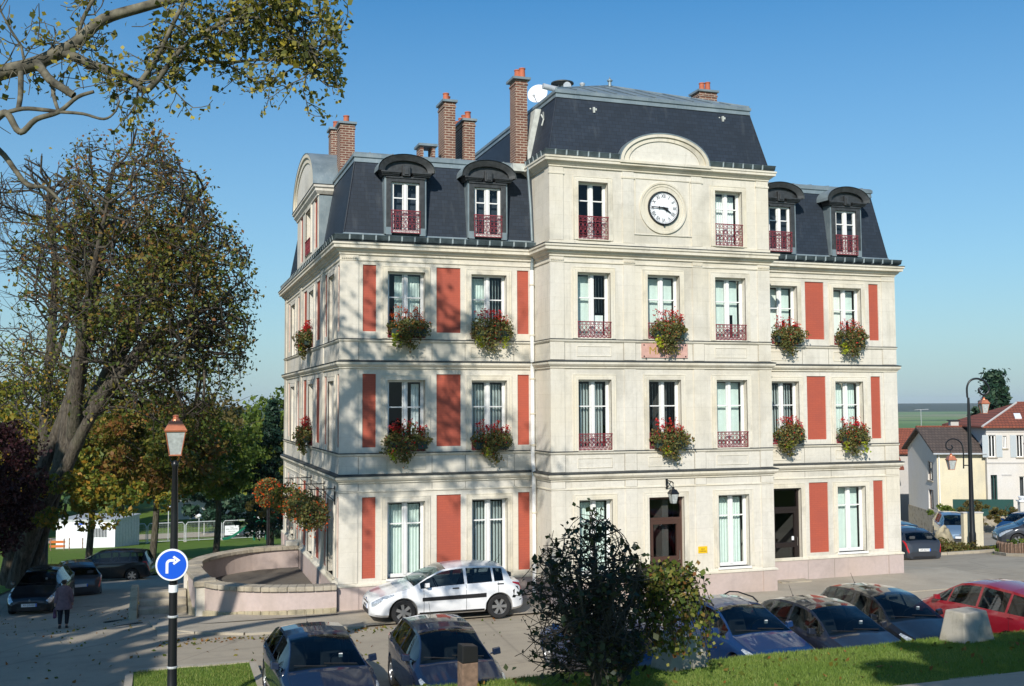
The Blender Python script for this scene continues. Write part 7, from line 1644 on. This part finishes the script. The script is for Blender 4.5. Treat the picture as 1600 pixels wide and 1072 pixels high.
LE = empty('log_edging', (0, 0, 0), 0, 'row of short upright grey logs edging the raised bed at the right edge', 'edging')
lg = MB().lathe([(.055, -.3), (.055, .46), (.04, .48), (0, .48)], n=8).mesh('log'); lg.materials.append(MT['wood'])
lpts = crv([(30.0, 8.0), (28.6, 6.9), (28.0, 5.6), (28.1, 4.0), (28.6, 2.4)], 14)
for i, p in enumerate(lpts):
    o = bpy.data.objects.new('log', lg); C.objects.link(o); o.parent = LE; o.location = (p[0], p[1], gz(*p)+random.uniform(-.03, .03)-.1*max(0, 1-i/10)); o.rotation_euler = (random.uniform(-.04, .04), random.uniform(-.04, .04), random.uniform(0, 6)); o.scale = (1, 1, random.uniform(.92, 1.05))
b = MB(); q = [lpts[0], lpts[14], lpts[28], lpts[42], lpts[-1], (36, 2.4), (36, 8.0)]; b.v = [(x, y, gz(x, y)+.32) for x, y in q]; b.f = [tuple(range(7))]; b.build('raised_bed', MT['soil'])['kind'] = 'structure'
kline((30.2, 7.6), (28.2, 6.6), gz(30, 7.6), gz(28, 6.6), .05); kline((28.2, 6.6), (27.5, 5.2), gz(28, 6.6), gz(27, 5.2), .05); kline((27.5, 5.2), (27.6, 2.5), gz(27, 5.2), gz(27, 2.5), .05)
n_ = 2500; px_ = rng.uniform(28.8, 31, n_); py_ = rng.uniform(3.2, 6.6, n_); leaf_mesh('ground_cover', np.stack([px_, py_, np.array([gz(a, c) for a, c in zip(px_, py_)])+.3+rng.random(n_)*.3], 1), .12, LF['green'], None, .5)['kind'] = 'stuff'

# ================================================================== PARK ON THE LEFT
CB = empty('site_cabin', (-11.2, 80.2, gz(-11, 80)), -R(22), 'white site cabin with a barred window behind the construction fence', 'cabin')
b = MB(); wall(b, F((-2.9, 0, 0), (1, 0, 0), (0, -1, 0)), 0, 5.8, .1, 2.65, [(3.7, 5.0, 1.1, 1.95, .08)]); b.build('front_panel', MT['signwhite'], CB)
b = MB(); b.box(-2.9, 2.9, .09, 5.6, .1, 2.64); b.build('cabin_body', MT['galv'], CB); MB().box(-3.0, 3.0, -.1, 5.7, 2.65, 2.78).build('cabin_roof', MT['galv'], CB); MB().box(-2.9, 2.9, 0, 5.6, -.3, .1).build('cabin_base', MT['galv'], CB)
for i in range(9): MB().box(.86+.145*i, .9+.145*i, -.05, -.02, 1.1, 1.95).build('window_bar', MT['signwhite'], CB)
MB().box(.8, 2.1, .05, .07, 1.1, 1.95).build('pane', MT['ink'], CB)
for x in (-1.3, .3): MB().box(x-.02, x+.02, -.012, .0, .1, 2.6).build('panel_rib', MT['galv'], CB)
for i in range(8): MB().box(2.9, 2.93, .4+.65*i, .46+.65*i, .15, 2.6).build('panel_rib', MT['galv'], CB)
MB().box(-1.1, -.1, -.014, -.001, 2.28, 2.42).build('blue_logo_strip', MT['signblue'], CB)
FP = 'construction fence panels across the park'
D0 = Vector((-9.4, 86.0)); DU = Vector((1, .036)).normalized()
pos = ['under the cabin corner', 'right of the cabin', 'behind the foreground lamp pole', 'with the white notice', 'nearest the playground', 'against the town hall terrace']
for i in range(6):
    c = D0+DU*(3.75*i); e_ = empty('fence_panel', (c.x, c.y, gz(c.x, c.y)+.1), .036, 'wire construction fence panel '+pos[i], 'fence', FP)
    v = MB(); v.tube([(0.03, 0, 0), (.03, 0, 1.75), (.2, 0, 2.0), (3.45, 0, 2.0), (3.62, 0, 1.75), (3.62, 0, 0)], .05, 6); v.tube([(.03, 0, .15), (3.62, 0, .15)], .03, 5); v.build('panel_frame', MT['galv'], e_)
    v = MB()
    for k in range(24): v.tube([(.15+.145*k, 0, .15), (.15+.145*k, 0, 2.0)], .006, 3)
    for k in range(7): v.tube([(.03, 0, .3+.25*k), (3.62, 0, .3+.25*k)], .006, 3)
    v.build('wire_mesh', MT['galv'], e_)['kind'] = 'stuff'
    MB().box(3.55, 3.85, -.3, .3, -.12, .06).build('fence_foot', MT['concrete'], e_)
NB = empty('site_notice', (D0.x+3.75*3+.9, 85.95+.4, gz(3, 86)+1.05), .036, 'white rectangular site notice hung on the construction fence', 'sign')
MB().box(-.72, .72, -.03, 0, -.5, .5).build('notice_board', MT['signwhite'], NB)
for k, (tx, sz_) in enumerate((('Travaux', .16), ('PARC COMMUNAL', .17), ('chantier interdit', .13), ('au public', .13))): text_obj(tx, sz_, MT['ink'], 'lettering', NB, (0, -.035, .34-.22*k), (R(90), 0, 0), .001, .85)
NB = empty('site_notice', (D0.x+3.75*4+3.0, 86.45, gz(6, 86)+1.35), .036, 'small white notice on the fence left of the white truck', 'sign')
MB().box(-.5, .5, -.03, 0, -.32, .32).build('notice_board', MT['signwhite'], NB)
# playground slide tower
PG_ = empty('playground_slide', (4.6, 80.5, gz(4.6, 80)), 0, 'green curved slide with a small play tower in the park', 'slide')
MT['green_pl'] = plain('green_plastic', (0.01, 0.16, 0.09), 0.4); MT['orange_pl'] = plain('orange_paint', (0.55, 0.14, 0.02), 0.5)
for x in (0, 1.2):
    for y in (0, 1.2): MB().tube([(x, y, -.2), (x, y, 2.9)], .06, 6).build('tower_post', MT['green_pl'], PG_)
MB().box(-.1, 1.3, -.1, 1.3, 1.4, 1.5).build('platform', MT['orange_pl'], PG_); MB().box(-.1, 1.3, -.08, -.02, 1.5, 2.1).build('tower_panel', MT['green_pl'], PG_)
v = MB(); sp2 = crv([(0, .5, 1.5), (-.8, .45, 1.35), (-1.7, .35, .75), (-2.5, .2, .35), (-3.1, 0, .3)], 5)
for i in range(len(sp2)-1): p, q = sp2[i], sp2[i+1]; v.hexa([(p[0], p[1]-.35, p[2]-.05), (q[0], q[1]-.35, q[2]-.05), (q[0], q[1]+.35, q[2]-.05), (p[0], p[1]+.35, p[2]-.05), (p[0], p[1]-.35, p[2]+.22), (q[0], q[1]-.35, q[2]+.22), (q[0], q[1]+.35, q[2]), (p[0], p[1]+.35, p[2])])
v.build('slide_chute', MT['green_pl'], PG_)
for x, z in ((.1, 2.95), (1.15, 3.1)): MB().lathe([(0, 0), (.18, .08), (.2, .2), (.1, .36), (0, .38)], (x, .1, z), 10).build('post_finial', MT['yellow'], PG_)
# white truck by the fence
TK = empty('site_truck', (6.9, 90.5, gz(6.9, 90)+.05), R(-8), 'white flatbed truck parked behind the construction fence', 'truck')
b = MB(); b.prism([(-1.9, .55), (-.1, .55), (-.1, 2.25), (-1.2, 2.25), (-1.75, 1.35), (-1.9, 1.25)], F((0, 0, 0), (1, 0, 0), (0, -1, 0)), -1.8, 0); b.build('cab', MT['signwhite'], TK, bevel=.05)
b = MB(); b.prism([(-1.55, 1.35), (-.45, 1.35), (-.45, 2.0), (-1.15, 2.0)], F((0, 0, 0), (1, 0, 0), (0, -1, 0)), .003, .02); b.build('side_window', MT['ink'], TK)
MB().box(0, 3.6, 0, 1.8, .85, 1.4).build('flatbed', MT['signwhite'], TK); MB().box(-1.8, 3.5, .2, 1.6, .45, .8).build('chassis', MT['ink'], TK)
for x in (-1.2, 2.5):
    for y in (.1, 1.7): MB().lathe([(0, -.12), (.38, -.12), (.38, .12), (0, .12)], (x, y, .38), 18, 'Y').build('wheel', MT['rubber'], TK)
# park lamps
for x, y, h, lb in ((-.5, 88.6, 2.9, 'small park lamp with a white globe right of the foreground lamp'), (-3.6, 89.2, 3.9, 'thin green park lamp beside the foreground lamp pole'), (.4, 98, 3.4, 'distant park lamp left of the slide')):
    e_ = empty('park_lamp', (x, y, gz(x, y)), 0, lb, 'lamp', 'small lamps in the park'); MB().tube([(0, 0, -.2), (0, 0, h-.3)], .055, 6).build('pole', MT['galv'], e_); MB().lathe([(.08, -.1), (.26, .05), (.26, .2), (.1, .3), (0, .32)], (0, 0, h-.3), 12).build('lamp_globe', MT['signwhite'], e_, smooth=60)
# site barriers at the far left
for i in range(4):
    x = -16.6+1.6*i; y = 77.5-.2*i; e_ = empty('site_barrier', (x, y, gz(x, y)), R(-15), 'orange and white slatted site barrier, %s from the leaning trunk' % ('first', 'second', 'third', 'fourth')[i], 'barrier', 'site barriers by the cabin')
    for z in (.35, .75): MB().box(-.7, .7, -.03, .03, z, z+.22).build('slat', MT['orange_pl'] if (i+int(z*4)) % 2 else MT['signwhite'], e_)
    for xx in (-.6, .6): MB().box(xx-.04, xx+.04, -.05, .05, -.1, 1.15).build('barrier_post', MT['wood'], e_)
# long light wall and distant buildings glimpsed under the dark tree
LB = empty('park_building', (2.0, 118, gz(2, 118)), 0, 'low white building glimpsed under the dark round tree', 'building'); MB().box(-5, 5, 0, 5, 0, 2.9).build('wall', MT['render_white'], LB)
b = MB(); b.prism([(-5.4, 2.9), (5.4, 2.9), (5.4, 3.0), (0, 4.4), (-5.4, 3.0)], F((0, 0, 0), (1, 0, 0), (0, -1, 0)), -5.3, .3); b.build('roof', MT['tile_brown'], LB)
for x in (-3, 0, 3): MB().box(x-.5, x+.5, -.03, 0, 1, 2.1).build('window', MT['ink'], LB)
LB = empty('distant_barn', (4, 190, gz(4, 190)), 0, 'distant pale building roofs between the trees', 'building'); MB().box(-14, 9, 0, 9, 0, 7).build('wall', MT['render_grey'], LB); b = MB(); b.prism([(-15, 7), (10, 7), (9, 9.5), (-14, 9.5)], F((0, 0, 0), (1, 0, 0), (0, -1, 0)), -9, .5); b.build('roof', MT['tile_brown'], LB)
# globe of orange flowers on a pole
FPo = empty('flower_pole', (-.92, 9.9, gz(-.9, 9.9)), 0, 'black pole carrying a ball of orange-red flowers behind the terrace', 'flower pole')
zt_ = 2.3-gz(-.9, 9.9); MB().tube([(0, 0, -.2), (0, 0, zt_)], .06, 8).build('pole', MT['iron'], FPo)
d = rng.normal(size=(1500, 3)); d /= np.linalg.norm(d, axis=1)[:, None]; P_ = d*np.array([.52, .52, .55])*(.8+.2*rng.random((1500, 1)))+np.array([0, 0, zt_+.1]); leaf_mesh('foliage', P_, .07, LF['box'], FPo, .7)['kind'] = 'stuff'; leaf_mesh('flowers', P_[:520]*np.array([1.05, 1.05, 1])+0, .06, LF['orange'], FPo, .9)['kind'] = 'stuff'

# ================================================================== PERSON
PR = empty('person', (-7.2, 5.3, gz(-7.2, 5.3)), R(178), 'person in a mauve-brown coat and dark trousers walking away with a carrier bag', 'person')
PR.scale = (.94, .94, .94)
def skin(name, verts, edges, mat, parent, sub=2, root=0):
    me = bpy.data.meshes.new(name); me.from_pydata([v_[0] for v_ in verts], edges, []); o = bpy.data.objects.new(name, me); C.objects.link(o)
    md = o.modifiers.new('skin', 'SKIN'); md.use_smooth_shade = True
    for i, v_ in enumerate(verts): rr = v_[1]; me.skin_vertices[0].data[i].radius = (rr, rr) if not hasattr(rr, '__len__') else rr; me.skin_vertices[0].data[i].use_root = (i == root)
    sb = o.modifiers.new('sub', 'SUBSURF'); sb.levels = sb.render_levels = sub
    me.materials.append(mat); o.parent = parent; return o
MT['coat'] = plain('mauve_brown_coat', (0.19, 0.115, 0.13), 0.9, 0, 0.2, 12); MT['trouser'] = plain('dark_trousers', (0.012, 0.013, 0.02), 0.9); MT['skin'] = plain('skin', (0.42, 0.22, 0.15), 0.6); MT['hair'] = plain('dark_brown_hair', (0.035, 0.02, 0.012), 0.8, 0, .3, 30)
# front of the figure faces -Y locally turned away from the camera
V_ = [((0, 0, .80), .12), ((0, 0, 1.0), .125), ((0, 0, 1.20), .14), ((0, -.005, 1.29), .05), ((0, -.01, 1.36), .05), ((0, -.02, 1.44), .082), ((0, -.01, 1.50), .075),
      ((-.085, 0, .74), .085), ((-.09, -.06, .42), .055), ((-.09, .03, .08), .038), ((-.09, -.10, .03), .033), ((.085, 0, .74), .085), ((.09, .05, .42), .055), ((.09, .16, .10), .038), ((.09, .04, .03), .033),
      ((-.17, 0, 1.22), .05), ((-.22, .02, .98), .042), ((-.24, -.05, .76), .028), ((-.245, -.07, .68), (.018, .03)), ((.17, 0, 1.22), .05), ((.22, -.02, .98), .042), ((.245, .03, .76), .028), ((.25, .03, .68), (.018, .03))]
E_ = [(0, 1), (1, 2), (2, 3), (3, 4), (4, 5), (5, 6), (0, 7), (7, 8), (8, 9), (9, 10), (0, 11), (11, 12), (12, 13), (13, 14), (2, 15), (15, 16), (16, 17), (17, 18), (2, 19), (19, 20), (20, 21), (21, 22)]
skin('body', V_, E_, MT['skin'], PR)
skin('trousers', [((0, 0, .76), .13), ((-.09, 0, .66), .10), ((-.095, -.055, .42), .075), ((-.09, .025, .12), .058), ((.09, 0, .66), .10), ((.095, .045, .42), .075), ((.09, .15, .14), .058)], [(0, 1), (1, 2), (2, 3), (0, 4), (4, 5), (5, 6)], MT['trouser'], PR)
for sx, yy, zz in ((-1, -.06, .0), (1, .10, .045)): MB().hexa([(sx*.09-.045, yy-.09, zz), (sx*.09+.045, yy-.09, zz), (sx*.09+.04, yy+.13, zz), (sx*.09-.04, yy+.13, zz), (sx*.09-.035, yy-.06, zz+.05), (sx*.09+.035, yy-.06, zz+.05), (sx*.09+.035, yy+.12, zz+.10), (sx*.09-.035, yy+.12, zz+.10)]).build('shoe', MT['ink'], PR, bevel=.015)
v = MB(); prof = [(1.33, .075, .065), (1.30, .13, .09), (1.24, .19, .12), (1.10, .19, .135), (.95, .18, .13), (.82, .205, .15), (.68, .235, .18), (.60, .25, .19), (.60, .235, .175)]
for z, a, c in prof:
    for k in range(24): t = 2*math.pi*k/24; f_ = 1+(.045*math.sin(6*t) if z < .9 else 0); v.v.append((a*f_*math.cos(t), c*f_*math.sin(t), z))
for i in range(len(prof)-1):
    for k in range(24): v.f.append((i*24+k, i*24+(k+1) % 24, (i+1)*24+(k+1) % 24, (i+1)*24+k))
v.build('coat', MT['coat'], PR, smooth=60)
for pts in ([((-.15, 0, 1.25), .075), ((-.22, .02, 1.0), .062), ((-.24, -.045, .77), .05)], [((.15, 0, 1.25), .075), ((.22, -.02, 1.0), .062), ((.245, .025, .77), .05)]): skin('sleeve', pts, [(0, 1), (1, 2)], MT['coat'], PR)
skin('hair', [((0, .015, 1.50), .098), ((0, .035, 1.42), .085), ((0, .03, 1.36), .06)], [(0, 1), (1, 2)], MT['hair'], PR)
BGp = empty('carrier_bag', (-7.44, 5.37, gz(-7.44, 5.37)+.32), R(178), 'dark patterned carrier bag in the hand of the walking person', 'bag')
v = MB(); v.hexa([(-.05, -.15, 0), (.05, -.15, 0), (.05, .15, 0), (-.05, .15, 0), (-.03, -.12, .28), (.03, -.12, .28), (.03, .12, .28), (-.03, .12, .28)]); v.build('bag_body', plain('patterned_bag', (.10, .03, .07), .6, 0, .9, 9), BGp, bevel=.03)
MB().tube([(0, -.09, .27), (0, -.04, .36), (0, .04, .36), (0, .09, .27)], .008, 5).build('bag_handle', MT['ink'], BGp)

# ================================================================== HAZE
HZ = MB().box(-3300, 6500, -160, 7200, -37.5, 45).build('haze', None); HZ['kind'] = 'stuff'
m = NT('haze_air'); m.n.remove(m.b); pv = m.nd('ShaderNodeVolumePrincipled'); pv.inputs['Color'].default_value = (.80, .90, 1.0, 1); pv.inputs['Density'].default_value = 0.00007; pv.inputs['Anisotropy'].default_value = 0.0
m.link(pv.outputs[0], m.out.inputs['Volume']); HZ.data.materials.append(m.m); S.cycles.volume_bounces = 0
